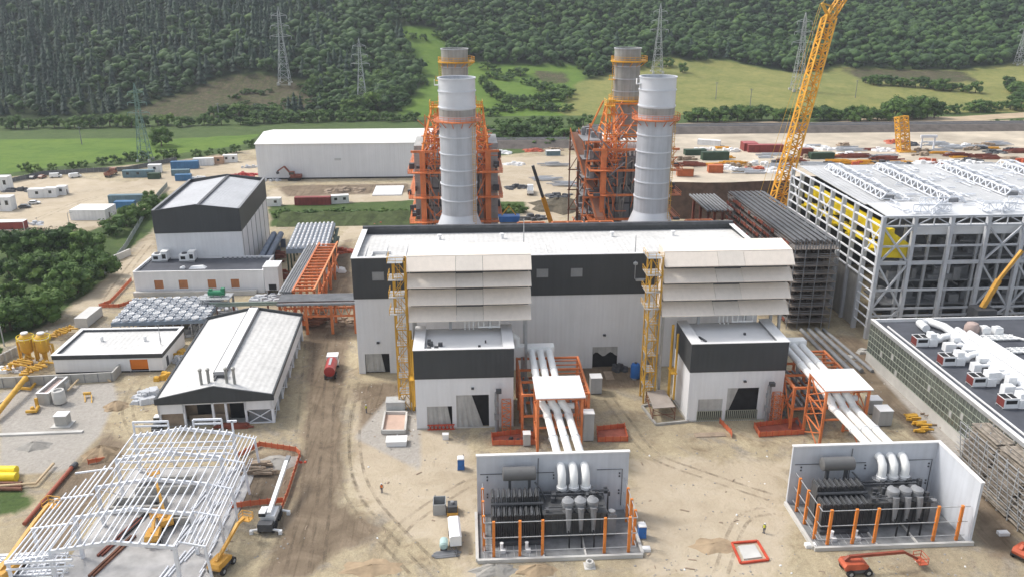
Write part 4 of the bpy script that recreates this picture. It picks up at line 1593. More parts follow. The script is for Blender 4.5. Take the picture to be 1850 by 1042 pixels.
 b.tube([(xa + 8.8, y0 + 9.2, 7.2), (xa + 9.6, y0 + 8.6, 6.4), (xa + 10.4, y0 + 7.6, 4.9)], .14, 6)
 b.build('conservator_stand', GREYD, t)
 for i in range(3):
  x = xa + 13.3 + i * 1.85 - .4
  b = MB().lathe([(.7, 3.4), (.75, 4.8), (.7, 5.4)], x + .5, YW - 1.8, 14).lathe([(.9, 5.3), (.9, 5.5)], x + .5, YW - 1.8, 14)
  b.build('bushing_shroud', GREYM, t, True)
  b = MB().tube([(x + .5, y0 + 5.8, 4.85), (x + .5, y0 + 5.3, 6.1)], [.6, .72], 12).tube([(x + .5, y0 + 4.6, 6.2), (x + .5, y0 + 5.8, 6.2)], [.55, .62], 12)
  b.lathe([(.85, 4.8), (.85, 6.2), (.95, 6.25), (.9, 6.6), (.4, 6.85)], x + .5, y0 + 4.9, 14)
  b.tube([(x + .5, y0 + 3.9, 5.9), (x + .5, y0 + 3.6, 4.4), (x + .5, y0 + 3.55, 2.0)], [.5, .42, .25], 10)
  b.build('turret', GREYM, t, True)
  MB().bar((x + .5, y0 + 2.3, .1), (x + .5, y0 + 2.3, 2.2), .2).bar((x + .5, y0 + 2.3, 2.2), (x + .5, y0 + 3.6, 2.4), .18).build('cable_support', BLACK, t)
 b = MB()
 rg = random.Random(int(xa) + 2)
 for k2 in range(14):
  b.cbox(rg.uniform(xa + 10, xb - 5), rg.uniform(y0 + 4.6, y0 + 8), 4.85, rg.uniform(.2, .8), rg.uniform(.2, .8), rg.uniform(.3, 1.3))
 b.tube([(xa + 10, y0 + 4.9, 5.5), (xb - 5, y0 + 4.9, 5.5)], .1, 6).tube([(xa + 10, y0 + 7.9, 5.7), (xb - 5, y0 + 7.9, 5.7)], .12, 6)
 b.box(xa + 9.8, xb - 4.6, y0 + 3.9, y0 + 4.1, 5.7, 5.78)
 b.build('fittings', GREYD, t)
 b = MB().box(xa + 9.7, xb - 4.2, y0 + 8.6, y0 + 9.6, .4, 4.6)
 for k2 in range(16):
  b.cbox(rg.uniform(xa + 9.6, xb - 3.4), rg.uniform(y0 + 8.5, y0 + 10), rg.choice((.2, 4.6)), rg.uniform(.3, 1.1), rg.uniform(.3, .8), rg.uniform(.5, 1.4))
 b.tube([(xa + 9.6, y0 + 9.2, 5.3), (xb - 3.5, y0 + 9.2, 5.3), (xb - 3.5, y0 + 9.2, .4)], .2, 7)
 b.build('rear_cooler', GREYD, t)
 MB().cbox(xb - 3.6, y0 + 5.2, .4, 1.3, 1.1, 3.6).lathe([(.5, 4.0), (.5, 4.4)], xb - 3.6, y0 + 5.2, 10).build('control_cabinet', GREYM, t)
 b = MB()
 for x in (xa + 3.4, xa + 7.1):
  b.lathe([(.28, .2), (.22, 1.4), (.3, 1.5)], x, y0 + 2.2, 8).cbox(x + .2, y0 + 1.8, .12, .7, .6, .5)
 b.build('drain_valves', CAPW, t)


bay(.9, 24.6, 'open-sided', False)
bay(50.6, 74.4, 'side-walled', True)
# ---------------------------------------------------------------- bypass stacks (front) and boilers with stacks (rear)
def ring_rail(b, x, y, z, r, n=20, h=1.1, t=.09):
 for q in (.55, 1.1):
  pts = [(x + r * math.cos(2 * PI * i / n), y + r * math.sin(2 * PI * i / n), z + q) for i in range(n + 1)]
  for p, s in zip(pts, pts[1:]):
   b.bar(p, s, t)
 for i in range(n):
  a = 2 * PI * i / n
  p = (x + r * math.cos(a), y + r * math.sin(a), z)
  b.bar(p, (p[0], p[1], z + h), t)


def front_stack(x, y, label):
 t = thing('exhaust_stack', label, 'chimney', (x, y, 0))
 MB().lathe([(4.6, 22.3), (4.6, 57.2), (4.35, 57.2), (4.35, 50), (4.3, 50)], x, y, 48, False).build('shaft', STACK, t, True)
 MB().lathe([(4.63, 49.6), (4.63, 57.0)], x, y, 48, False).build('upper_shaft', STACKL, t, True)
 MB().lathe([(6.3, 17.8), (6.2, 18.4), (4.75, 22.0), (4.65, 22.6)], x, y, 48, False).build('flared_base', STACKL, t, True)
 MB().box(x - 6.4, x + 6.4, y - 6, y + 7, .3, 17.8).build('diverter_box', GREYM, t)
 for z in (26.5, 30.6, 34.4, 38.5, 42.8, 54.0, 57.1, 50.0):
  MB().ring(x, y, z - .14, z + .14, 4.55, 4.82, 48).build('stiffener_ring', STACKL, t)
 MB().lathe([(4.66, 48.0), (4.66, 49.6)], x, y, 48, False).build('dark_band', STACKD, t, True)
 b = MB().ring(x, y, 46.6, 46.85, 4.6, 6.2, 28)
 o = b.build('ring_platform', ORANGE, t)
 r = MB()
 ring_rail(r, x, y, 46.85, 6.1, 26)
 for i in range(14):
  a = 2 * PI * i / 14
  r.bar((x + 4.65 * math.cos(a), y + 4.65 * math.sin(a), 45.2), (x + 6.1 * math.cos(a), y + 6.1 * math.sin(a), 46.6), .16)
 r.build('platform_rail', ORANGE, o)
 l = MB()
 lx, ly = x + 4.0, y - 3.6
 for s in (-.3, .3):
  l.bar((lx + s, ly, 18.5), (lx + s, ly, 48), .1)
 for i in range(60):
  l.bar((lx - .3, ly, 19 + i * .48), (lx + .3, ly, 19 + i * .48), .06)
 for i in range(14):
  l.bar((lx - .5, ly - .5, 20 + i * 2), (lx + .5, ly - .5, 20 + i * 2), .07)
 l.build('caged_ladder', YELLOW, t)
 MB().box(x - 5.6, x - 4.5, y - 1, y + .2, 55.3, 55.5).box(x - 5.6, x - 5.5, y - 1, y + .2, 55.5, 56.7).build('top_bracket', CAPW, t)
 return t


front_stack(-1.7, 213, 'thick pale grey steel stack behind the turbine hall, nearer the white warehouse')
front_stack(49.2, 213, 'thick pale grey steel stack behind the turbine hall, nearer the dark earth bank')


def boiler(dx, label, seed, wing=True):
 cx, y0, y1 = -2.2 + dx, 226, 256
 t = thing('recovery_boiler', label, 'boiler', (cx, y0, 0))
 rg = random.Random(seed)
 x0, x1 = cx - 10.5, cx + 9.6
 MB().box(x0 + 2.4, x1 - 2.4, y0 + 4, y1, .5, 33.5).build('casing', GREYM, t)
 b = MB()
 for k in range(6):
  z = 5 + k * 5
  b.box(x0 + 2.2, x1 - 2.2, y0 + 3.8, y0 + 4, z, z + .5)
  b.box(x0 + 2.2, x0 + 2.4, y0 + 4, y1, z, z + .5)
 for k in range(7):
  xx = x0 + 3 + k * 2.2
  b.box(xx, xx + .3, y0 + 3.75, y0 + 3.98, .5, 33)
 b.build('casing_ribs', GREYD, t)
 # white insulated drums and pipe nests on top
 b = MB()
 for k in range(4):
  b.tube([(x0 + 3, y0 + 7 + k * 6, 35.4), (x1 - 3, y0 + 7 + k * 6, 35.4)], 1.35, 12)
 for k in range(12):
  xx = x0 + 3.4 + k * 1.2
  b.tube([(xx, y0 + 5, 33.6), (xx, y0 + 5.5, 36.5), (xx, y0 + 24, 36.8)], .28, 7)
 b.build('steam_drum', DUCTW, t, True)
 # side wings of grey cladding
 WC = M('wing_cladding', (.40, .40, .39), .6, .15, .4, ribs=('Z', .7, .05), streak=.15)
 if wing:
  MB().box(x0 - 1.6, x0 + 1.4, y0 + 8, y1 - 6, 1, 36.5).build('left_wing', WC, t)
 MB().box(x1 - 1.4, x1 + 1.9, y0 + 8, y1 - 6, 1, 37.0).build('right_wing', MATS['wing_cladding'], t)
 # orange main columns
 for x in (x0 + 1.1, x1 - 1.1):
  for y in (y0, y0 + 14, y1):
   MB().box(x - .75, x + .75, y - .6, y + .6, 0, 36.5).build('main_column', ORANGE, t)
 b = MB()
 for z in (9, 16.5, 23.5, 30.5, 36.3):
  b.bar((x0 - 2, y0, z), (x1 + 2, y0, z), .55, .6)
  for x in (x0 + 1.1, x1 - 1.1):
   b.bar((x, y0, z), (x, y1, z), .5, .55)
 for za, zb in ((9, 16.5), (16.5, 23.5), (23.5, 30.5), (30.5, 36.3)):
  for x in (x0 + 1.1, x1 - 1.1):
   b.bar((x, y0, za), (x, y0 + 14, zb), .3)
   b.bar((x, y0 + 14, za), (x, y1, zb), .3)
  b.bar((x0 + 1.1, y0, zb), (x0 + 4.5, y0, za), .28)
  b.bar((x1 - 1.1, y0, zb), (x1 - 4.5, y0, za), .28)
 b.build('girders', ORANGE, t)
 for z in (16.6, 23.6, 30.6):
  MB().box(x0 - 1.6, x0 + 3.4, y0 - 1.8, y0 - .4, z, z + .18).box(x0 - 2.9, x0 - 1.6, y0 - 1.8, y1 - 4, z, z + .18).build('platform', ORANGE, t)
  o = MB().box(x1 - 3.4, x1 + 1.9, y0 - 1.8, y0 - .4, z, z + .18).box(x1 + 1.9, x1 + 2.9, y0 - 1.8, y1 - 4, z, z + .18).build('platform', ORANGE, t)
  r = MB()
  for q in (.55, 1.1):
   for xa, xb in ((x0 - 2.9, x0 + 3.4), (x1 - 3.4, x1 + 2.9)):
    r.bar((xa, y0 - 1.8, z + q), (xb, y0 - 1.8, z + q), .1)
   for xx in (x0 - 2.9, x1 + 2.9):
    r.bar((xx, y0 - 1.8, z + q), (xx, y1 - 4, z + q), .1)
  for k in range(7):
   r.bar((x0 - 2.9 + k, y0 - 1.8, z), (x0 - 2.9 + k, y0 - 1.8, z + 1.1), .09)
   r.bar((x1 - 3.4 + k, y0 - 1.8, z), (x1 - 3.4 + k, y0 - 1.8, z + 1.1), .09)
  r.build('platform_rail', ORANGE, o)
 # open frame over the drums, tapering to the rear stack
 b = MB()
 zt = 47
 for x, xt in ((x0 + 1.1, cx - 6.8), (x0 + 4, cx - 4.8), (x1 - 4, cx + 5.2), (x1 - 1.1, cx + 7.4)):
  b.bar((x, y0 + 1, 36.5), (xt, y0 + 13, zt), .5)
  b.bar((x, y0 + 14, 36.5), (xt, y0 + 15, zt), .4)
  b.bar((x, y1, 36.5), (xt, y0 + 20, zt), .4)
 for f in (.25, .5, .75, 1.0):
  z = 36.5 + (zt - 36.5) * f
  xa = x0 + 1.1 + (cx - 6.8 - x0 - 1.1) * f
  xb = x1 - 1.1 + (cx + 7.4 - x1 + 1.1) * f
  yy = y0 + 1 + 12 * f
  b.bar((xa, yy, z), (xb, yy, z), .38)
  b.bar((xa, yy, z), (xa, y0 + 15, z), .3)
  b.bar((xb, yy, z), (xb, y0 + 15, z), .3)
  z2 = 36.5 + (zt - 36.5) * (f - .25)
  y2 = y0 + 1 + 12 * (f - .25)
  for k in range(3):
   b.bar((xa + k * 1.6, yy, z), (xa + k * 1.6 + 1.2, y2, z2), .2)
   b.bar((xb - k * 1.6, yy, z), (xb - k * 1.6 - 1.2, y2, z2), .2)
 for k in range(7):
  xx = x0 + 1.6 + k * 2.9
  b.bar((xx, y0 + .2, 31), (xx, y0 + .2, 40.5), .24)
  b.bar((xx, y0 + .2, 40.5), (xx, y0 + 14, 40.5), .2)
 for z in (38.5, 40.5):
  b.bar((x0 + 1, y0 + .2, z), (x1 - 1, y0 + .2, z), .26)
 b.build('upper_frame', ORANGE2, t)
 # dense secondary steel: stairs, hangers and pipe supports wrapped round the upper casing
 b, c_ = MB(), MB()
 for k in range(150):
  s = rg.choice((-1, 1))
  f = rg.random()
  xx = (x0 + 1.5 + f * 4.5) if s < 0 else (x1 - 1.5 - f * 4.5)
  yy = y0 + rg.uniform(-1.5, 12)
  z0 = rg.uniform(17, 44 - f * 0 - abs(yy - y0) * .2)
  d = rg.choice(((0, 0, 1), (0, 0, 1), (s, 0, .9), (-s, 0, .9), (0, 1, 0), (1, 0, 0)))
  L_ = rg.uniform(1.5, 4.2)
  (b if k % 4 else c_).bar((xx, yy, z0), (xx + d[0] * L_, yy + d[1] * L_, z0 + d[2] * L_), rg.uniform(.12, .3))
 for k in range(190):
  s = rg.choice((-1, 1))
  f = rg.random()
  z0 = 30 + 15 * f
  e = (cx - x0 - 1.5) * (1 - max(0, z0 - 36) / 26)
  xx = cx + s * (e - rg.uniform(0, 4.5))
  yy = y0 + max(0, z0 - 36) * 1.1 + rg.uniform(-.6, 3)
  d = rg.choice(((0, 0, 1), (0, 0, 1), (s, .5, 1), (-s, .6, 1), (-s, .8, 1.2), (1, 0, 0), (1, 0, 0), (0, 1, 0)))
  L_ = rg.uniform(1.2, 3.4)
  (c_ if k % 6 == 0 else b).bar((xx, yy, z0), (xx + d[0] * L_, yy + d[1] * L_, z0 + d[2] * L_), rg.uniform(.14, .34))
 for s in (-1, 1):
  y_ = MB().box(cx + s * 6.2 - 1.2, cx + s * 6.2 + 1.2, y0 + 10, y0 + 15, 46.6, 46.8)
  for q in (.55, 1.1, 1.6):
   y_.bar((cx + s * 7.4, y0 + 10, 46.8 + q), (cx + s * 7.4, y0 + 15, 46.8 + q), .14).bar((cx + s * 6.2 - 1.2, y0 + 10, 46.8 + q), (cx + s * 6.2 + 1.2, y0 + 10, 46.8 + q), .14)
  for q in range(5):
   y_.bar((cx + s * 6.2 - 1.2 + q * .6, y0 + 10, 43.5), (cx + s * 6.2 - 1.2 + q * .6, y0 + 10, 48.4), .16)
  y_.build('side_landing', YCRANE, t)
 for k in range(9):
  z = 31 + k * 1.7
  b.bar((x0 + .2 + k * .45, y0 - .6, z), (cx - 4.6, y0 + 1 + k, z), .16)
  b.bar((x1 - .2 - k * .45, y0 - .6, z), (cx + 4.8, y0 + 1 + k, z), .16)
 if not wing:
  for k in range(6):
   z = 12 + k * 5.2
   b.bar((x0 - 4.5 + k * .3, y0 + 2, z), (x0 + 3, y0 + 2, z + .2), .4)
   b.bar((x0 - 4.5 + k * .3, y0 + 2, z), (x0 - 4.2 + k * .3, y0 + 2, z + 5.2), .32)
   b.bar((x0 - 4.5 + k * .3, y0 + 2, z + 5), (x0 + .8, y0 + 2, z), .24)
   b.bar((x0 - 4.5 + k * .3, y0 + 2, z), (x0 - 4.5 + k * .3, y0 + 20, z), .3)
   c_.box(x0 - 4.4, x0 + .4, y0 + 3, y0 + 18, z + .2, z + .35)
  for k in range(60):
   c_.cbox(x0 + rg.uniform(-4, 1), y0 + rg.uniform(2, 18), 12.3 + 5.2 * rg.randrange(6), rg.uniform(.4, 1.6), rg.uniform(.4, 1.6), rg.uniform(.4, 2.6))
 b.build('secondary_steel', ORANGE, t)['kind'] = 'stuff'
 c_.build('grey_supports', GREYM, t)['kind'] = 'stuff'
 # rear stack
 sx, sy = cx - .2, y0 + 20
 MB().lathe([(3.8, 34), (3.8, 62), (3.55, 62), (3.55, 56), (3.5, 56)], sx, sy, 40, False).build('rear_shaft', STACKD, t, True)
 for z in (50, 53.5, 57, 61.9):
  MB().ring(sx, sy, z - .12, z + .12, 3.75, 3.98, 40).build('stiffener_ring', STACK, t)
 for z, s_, mt in ((58.2, 5.3, YCRANE), (47.2, 5.6, YCRANE)):
  o = MB().ring(sx + .5, sy, z, z + .35, 3.8, s_, 26).build('ring_platform', mt, t)
  r = MB()
  ring_rail(r, sx + .5, sy, z + .35, s_ - .1, 22)
  for i in range(12):
   a = 2 * PI * i / 12
   r.bar((sx + 3.9 * math.cos(a), sy + 3.9 * math.sin(a), z - 1.3), (sx + .5 + s_ * .97 * math.cos(a), sy + s_ * .97 * math.sin(a), z), .14)
  r.build('platform_rail', mt, o)
 l = MB()
 for s in (-.3, .3):
  l.bar((sx - 4.2 + s, sy - 1.5, 36), (sx - 4.2 + s, sy - 1.5, 58), .1)
 for i in range(44):
  l.bar((sx - 4.5, sy - 1.5, 36 + i * .5), (sx - 3.9, sy - 1.5, 36 + i * .5), .06)
 l.cbox(sx - 4.6, sy - 1.6, 53.2, 1.8, 1.6, .15).bar((sx - 5.5, sy - 2.4, 53.3), (sx - 5.5, sy - 2.4, 54.6), .1).bar((sx - 5.5, sy - 2.4, 54.5), (sx - 3.8, sy - 2.4, 54.5), .1)
 l.build('caged_ladder', YCRANE, t)
 # clutter of valves and cables low down
 b = MB()
 for k in range(60):
  s = rg.choice((-1, 1))
  xx = (x0 - 1 if s < 0 else x1 + 1) + rg.uniform(-2, 2)
  b.cbox(xx, rg.uniform(y0 - 2, y1 - 4), rg.choice((0, 9, 16.8, 23.8, 30.8)), rg.uniform(.5, 1.8), rg.uniform(.5, 1.8), rg.uniform(.5, 2.2))
 b.build('valves_and_boxes', GREYD, t)['kind'] = 'stuff'
 b = MB()
 for k in range(26):
  xx = rg.uniform(x0 + 2, x1 - 2)
  za = rg.uniform(2, 25)
  b.tube([(xx, y0 + 3, za), (xx, y0 + 2.6, za + rg.uniform(4, 9)), (xx + rg.uniform(-3, 3), y0 + 2.6, za + 9)], rg.uniform(.12, .3), 6)
 b.build('pipework', STACKD, t)
 b = MB()
 for k in range(30):
  xx = rg.uniform(x0 + 2, x1 - 2)
  z = rg.choice((9, 16.5, 23.5, 30.5))
  b.bar((xx, y0 + 1.5, z - rg.uniform(3, 6)), (xx + rg.uniform(-1.5, 1.5), y0 + 1.5, z), .22)
 b.bar((x0 - 3, y0 - 3, 8), (x1 + 3, y0 - 3, 8), .5).bar((x0 - 3, y0 - 3, 0), (x0 - 3, y0 - 3, 8), .5).bar((x1 + 3, y0 - 3, 0), (x1 + 3, y0 - 3, 8), .5)
 b.build('hangers', ORANGE, t)
 return t


boiler(0, 'orange framed boiler with a slim grey stack next to the white warehouse', 3)
boiler(49.9, 'orange framed boiler with a slim grey stack beside the inclined stair', 8, False)
# white insulated duct wall seen left of the right stack, and its inclined stair
t = thing('inclined_stair', 'long inclined stair tower with brown frames left of the right boiler', 'stair', (33, 236, 0))
b = MB()
p0, p1 = (31.8, 240, 39), (38.5, 222, 14)
pts = [Vector(p0).lerp(Vector(p1), i / 10) for i in range(11)]
for a, c in zip(pts, pts[1:]):
 b.hexa([(a.x - 1.2, a.y, a.z - .9), (a.x + 1.2, a.y, a.z - .9), (c.x + 1.2, c.y, c.z - .9), (c.x - 1.2, c.y, c.z - .9)], [(a.x - 1.2, a.y, a.z), (a.x + 1.2, a.y, a.z), (c.x + 1.2, c.y, c.z), (c.x - 1.2, c.y, c.z)])
b.build('stair_flight', M('dusty_red_steel', (.36, .20, .14), .7, .15, .4), t)
r = MB()
for s in (-1.2, 1.2):
 for q in (.6, 1.2):
  r.bar((p0[0] + s, p0[1], p0[2] + q), (p1[0] + s, p1[1], p1[2] + q), .12)
 for p in pts:
  r.bar((p.x + s, p.y, p.z), (p.x + s, p.y, p.z + 1.2), .1)
r.build('hand_rail', ORANGE, t)
s_ = MB()
for i in (0, 3, 6, 9):
 p = pts[i]
 for s in (-1.2, 1.2):
  s_.bar((p.x + s, p.y, p.z), (p.x + s, p.y, 0), .35)
 for z in range(4, int(p.z), 6):
  s_.bar((p.x - 1.2, p.y, z), (p.x + 1.2, p.y, z + 4), .2)
  s_.bar((p.x - 1.6, p.y, z), (p.x + 5.5, p.y, z), .3)
s_.build('support_frame', RUST, t)

# ---------------------------------------------------------------- left side buildings
def gable(name, label, x, y, rz, wdt, dep, eave, ridge, band, mats, cat='building', over=.0, rot_detail=None):
 """white gabled shed with a dark upper band; local origin front-left base"""
 t = thing(name, label, cat, (0, 0, 0))
 return t


# tall dark-banded building
t = thing('tall_plant_building', 'tall gabled building behind the annex, white below and dark above with a pale roof', 'building', (0, 0, 0))
W_, D_, E_, RG = 23.6, 40.5, 20.0, 21.5
zs = 13.4
MB().box(0, W_, 0, .4, 0, zs).build('wall', WHITE, t)
MB().box(0, W_, D_ - .4, D_, 0, zs).build('wall', WHITE, t)
MB().box(0, .4, .4, D_ - .4, 0, zs).build('side_wall', WHITE_Y, t)
MB().box(W_ - .4, W_, .4, D_ - .4, 0, zs).build('side_wall', WHITE_Y, t)
b = MB()
for k in range(7):
 b.box(W_ - .02, W_ + .10, 1 + k * 6.4, 1.25 + k * 6.4, 0, zs)
b.build('downpipe', GREYM, t)
b = MB().prism_y([(-.12, zs), (W_ + .12, zs), (W_ + .12, E_), (W_ / 2, RG), (-.12, E_)], -.12, .3)
b.build('gable_cladding', DARK, t)
b = MB().prism_y([(-.12, zs), (W_ + .12, zs), (W_ + .12, E_), (W_ / 2, RG), (-.12, E_)], D_ - .3, D_ + .12)
b.build('gable_cladding', DARK, t)
MB().box(-.12, .4, .3, D_ - .3, zs, E_).build('side_cladding', DARK_Y, t)
MB().box(W_ - .4, W_ + .12, .3, D_ - .3, zs, E_).build('side_cladding', DARK_Y, t)
rf = MB().add([(.4, .3, E_ - 1.0), (W_ / 2, .3, RG - .6), (W_ / 2, D_ - .3, RG - .6), (.4, D_ - .3, E_ - 1.0)], [(0, 1, 2, 3)]).add([(W_ / 2, .3, RG - .6), (W_ - .4, .3, E_ - 1.0), (W_ - .4, D_ - .3, E_ - 1.0), (W_ / 2, D_ - .3, RG - .6)], [(0, 1, 2, 3)]).build('roof', ROOFG, t)
MB().box(W_ / 2 + .1, W_ / 2 + .9, .4, D_ - .5, RG - .62, RG - .3).build('ridge_gutter', GREYD, rf)
for x in (-.16, W_ - .5):
 MB().box(x, x + .66, .1, D_ - .1, E_, E_ + .1).build('coping', GREYM, t)
t.location = (-87.2, 229.6, 0)
t.rotation_euler.z = R(2.6)

# annex in front of it
t = thing('annex_building', 'low pale annex with dark flat roof, orange-brown shutters and two white roof units', 'building', (0, 0, 0))
W_, D_, H = 34.5, 13.2, 6.5
MB().wall_y(0, W_, 0, H, 0, .3, [(5.2 + k * 6.5, 7.6 + k * 6.5, 1.6, 4.1) for k in range(2)] + [(19.4, 21.6, 1.6, 4.1), (25.6, 27.9, 1.6, 4.1)]).build('wall', WPANEL, t)
MB().box(0, W_, D_ - .3, D_, 0, H).build('wall', WPANEL, t)
MB().box(0, .3, .3, D_ - .3, 0, H).build('side_wall', WPANEL, t)
MB().box(W_ - .3, W_, .3, D_ - .3, 0, H).build('side_wall', WPANEL, t)
SHUT = M('orange_brown_shutter', (.40, .17, .075), .6, .12, .5, ribs=('Z', .3, .02))
for xa in (5.2, 11.7, 19.4, 25.6):
 xb = xa + (2.4 if xa < 15 else 2.25)
 o = MB().box(xa, xb, .1, .2, 1.6, 4.1).build('shutter', SHUT, t)
 MB().box(xa - .2, xa, -.06, .06, 1.4, 4.3).box(xb, xb + .2, -.06, .06, 1.4, 4.3).box(xa, xb, -.06, .06, 4.1, 4.3).build('shutter_frame', CAPW, o)
MB().add([(.3, .3, 5.9), (W_ - .3, .3, 5.9), (W_ - .3, D_ - .3, 5.95), (.3, D_ - .3, 5.95)], [(0, 1, 2, 3)]).build('roof', ROOFD, t)
MB().box(-.1, W_ + .1, -.1, .35, H, H + .1).box(-.1, .35, .35, D_, H, H + .1).box(W_ - .35, W_ + .1, .35, D_, H, H + .1).build('coping', CAPW, t)
for k in range(9):
 MB().cbox(20.5 + k * 1.35, D_ - 1.0, 5.95, .5, .4, .5).build('roof_vent', GREYM, t)
MB().box(-.2, W_ - 2, -1.6, -.35, 0, 1.2).build('plinth', CONCL, t)
t.location = (-89.6, 216.6, 0)
ang = R(-.6)
t.rotation_euler.z = ang


def roof_unit(x, y, z, label, k=1.0, red=False, rz=0.0):
 t = thing('air_handling_unit', label, 'air conditioner', (0, 0, 0))
 MB().box(-1.7, .5, -1.2, 1.2, .35, 1.9).build('housing', CARW, t)
 MB().box(.5, 1.9, -1.0, 1.0, .35, 2.5).build('tower_housing', CARW, t)
 MB().box(-1.3, -.2, -1.24, -1.2, .7, 1.5).box(.75, 1.6, -1.05, -1.0, .8, 1.9).build('intake_grille', BLACK, t)
 MB().lathe([(.65, 1.9), (.65, 2.1), (.5, 2.1)], -.7, 0, 14).build('fan', GREYD, t)
 MB().box(-1.9, 2.0, -1.3, -1.1, .0, .35).box(-1.9, 2.0, 1.1, 1.3, 0, .35).build('skid', GREYM, t)
 MB().box(.4, 2.0, -1.1, 1.1, 2.5, 2.62).build('cowl', DUCTW, t)
 t.location = (x, y, z)
 t.scale = (k, k, k)
 t.rotation_euler.z = rz
 return t


p = G(292, 470, 6)
roof_unit(p[0], p[1] - .5, 5.95, 'left of the two white roof units on the dark roof of the annex', 1.15)
p = G(341, 470, 6)
roof_unit(p[0], p[1] - .5, 5.95, 'right of the two white roof units on the dark roof of the annex', 1.15)
p = G(357, 484, 6)
MB().hexa([(p[0] - 2.2, p[1] - .8, 5.96), (p[0] + 2.2, p[1] - .8, 5.96), (p[0] + 2.4, p[1] + .9, 5.96), (p[0] - 1.8, p[1] + .9, 5.96)], [(p[0] - 1.6, p[1] - .5, 6.6), (p[0] + 1.5, p[1] - .4, 6.4), (p[0] + 1.4, p[1] + .5, 6.7), (p[0] - 1.3, p[1] + .5, 6.5)]).solo('covered_pallet', CARW, 'white sheeted pallet lying on the dark roof of the annex', 'pallet')
p = G(330, 485, 6)
MB().cbox(p[0], p[1], 5.96, 1.3, .9, .4).cbox(p[0] + .2, p[1], 6.36, .7, .5, .3).solo('roof_box', CARW, 'small white box beside the sheeted pallet on the annex roof', 'box')

# green machine on a grey gantry in front of the annex
t = thing('gantry_frame', 'grey steel gantry carrying a green machine in front of the annex', 'gantry', (0, 0, 0))
for x in (0, 6.6):
 for y in (0, 4):
  MB().bar((x, y, 0), (x, y, 6.0), .45).build('leg', GALV, t)
b = MB().box(-.3, 6.9, -.3, 4.3, 6.0, 6.25)
for x in (0, 6.6):
 b.bar((x, 0, 3), (x, 4, 3), .25).bar((x, 0, .4), (x, 4, 5.6), .18)
b.bar((0, 0, 3), (6.6, 0, 3), .25).bar((0, 0, 5.5), (6.6, 0, 5.5), .3)
b.build('deck', GALV, t)
b = MB()
for q in (.5, 1.0):
 b.bar((-.3, -.3, 6.2 + q), (6.9, -.3, 6.2 + q), .07).bar((-.3, 4.3, 6.2 + q), (6.9, 4.3, 6.2 + q), .07)
for x in (-.3, 1.5, 3.3, 5.1, 6.9):
 b.bar((x, -.3, 6.2), (x, -.3, 7.2), .07)
b.build('rail', GALV, t)
t.location = G(369, 583)
t.rotation_euler.z = 0
GXY = t.location.copy()
t = thing('green_pump', 'green machine on top of the grey gantry in front of the annex', 'machine', (0, 0, 0))
MB().tube([(-2, 0, .9), (2, 0, .9)], .7, 14).build('body', GREEN, t, True)
MB().cbox(-1, 0, 0, .5, 1.3, .6).cbox(1.1, 0, 0, .5, 1.3, .6).cbox(1.6, 0, 1.2, .9, .9, .9).cbox(-1.4, .1, 1.4, .8, .7, .5).build('feet_and_motor', GREEN, t)
t.location = (GXY.x + 3.3, GXY.y + 2, 6.25)


# fan banks: decks of many small fans
def fan_bank(x, y, rz, nx, ny, pitch, z, label, deck):
 t = thing('cooler_bank', label, 'cooler', (0, 0, 0))
 w_, d_ = nx * pitch, ny * pitch
 MB().box(0, w_, 0, d_, z - .9, z).build('deck', deck, t)
 b = MB()
 for i in range(nx + 1):
  for yy in (0.1, d_ / 2, d_ - .1):
   b.box(i * pitch - .12, i * pitch + .12, yy - .12, yy + .12, 0, z - .9)
 for i in range(nx):
  b.bar((i * pitch, .1, .3), ((i + 1) * pitch, .1, z - 1), .1)
 b.build('legs', GALV, t)
 V_ = MB()
 n = 0
 for i in range(nx):
  for j in range(ny):
   cx, cy = (i + .5) * pitch, (j + .5) * pitch
   m = MB().lathe([(pitch * .40, z), (pitch * .44, z + .42), (pitch * .36, z + .42), (pitch * .34, z + .1), (.1, z + .12)], cx, cy, 12, False)
   for q in range(4):
    a = q * PI / 2 + i
    m.bar((cx, cy, z + .32), (cx + pitch * .36 * math.cos(a), cy + pitch * .36 * math.sin(a), z + .36), .14, .05)
   m.cbox(cx, cy, z + .15, .4, .4, .35)
   if n < 100:
    m.build('fan', STEELG if (i + j) % 3 else CAPW, t)
   else:
    V_.v, V_.f = V_.v, V_.f
    o = len(V_.v)
    V_.v += m.v
    V_.f += [tuple(k + o for k in f) for f in m.f]
   n += 1
 if V_.v:
  o = V_.build('fans', STEELG, t)
  o['kind'] = 'stuff'
 t.location = (x, y, 0)
 t.rotation_euler.z = rz
 return t


BLUEG = M('blue_grey_deck', (.20, .24, .29), .5, .15, .5, metal=.2)
fan_bank(-83.4, 184.8, R(2.5), 11, 8, 2.0, 4.6, 'wide bank of grey fans between the annex and the flat white building', BLUEG)
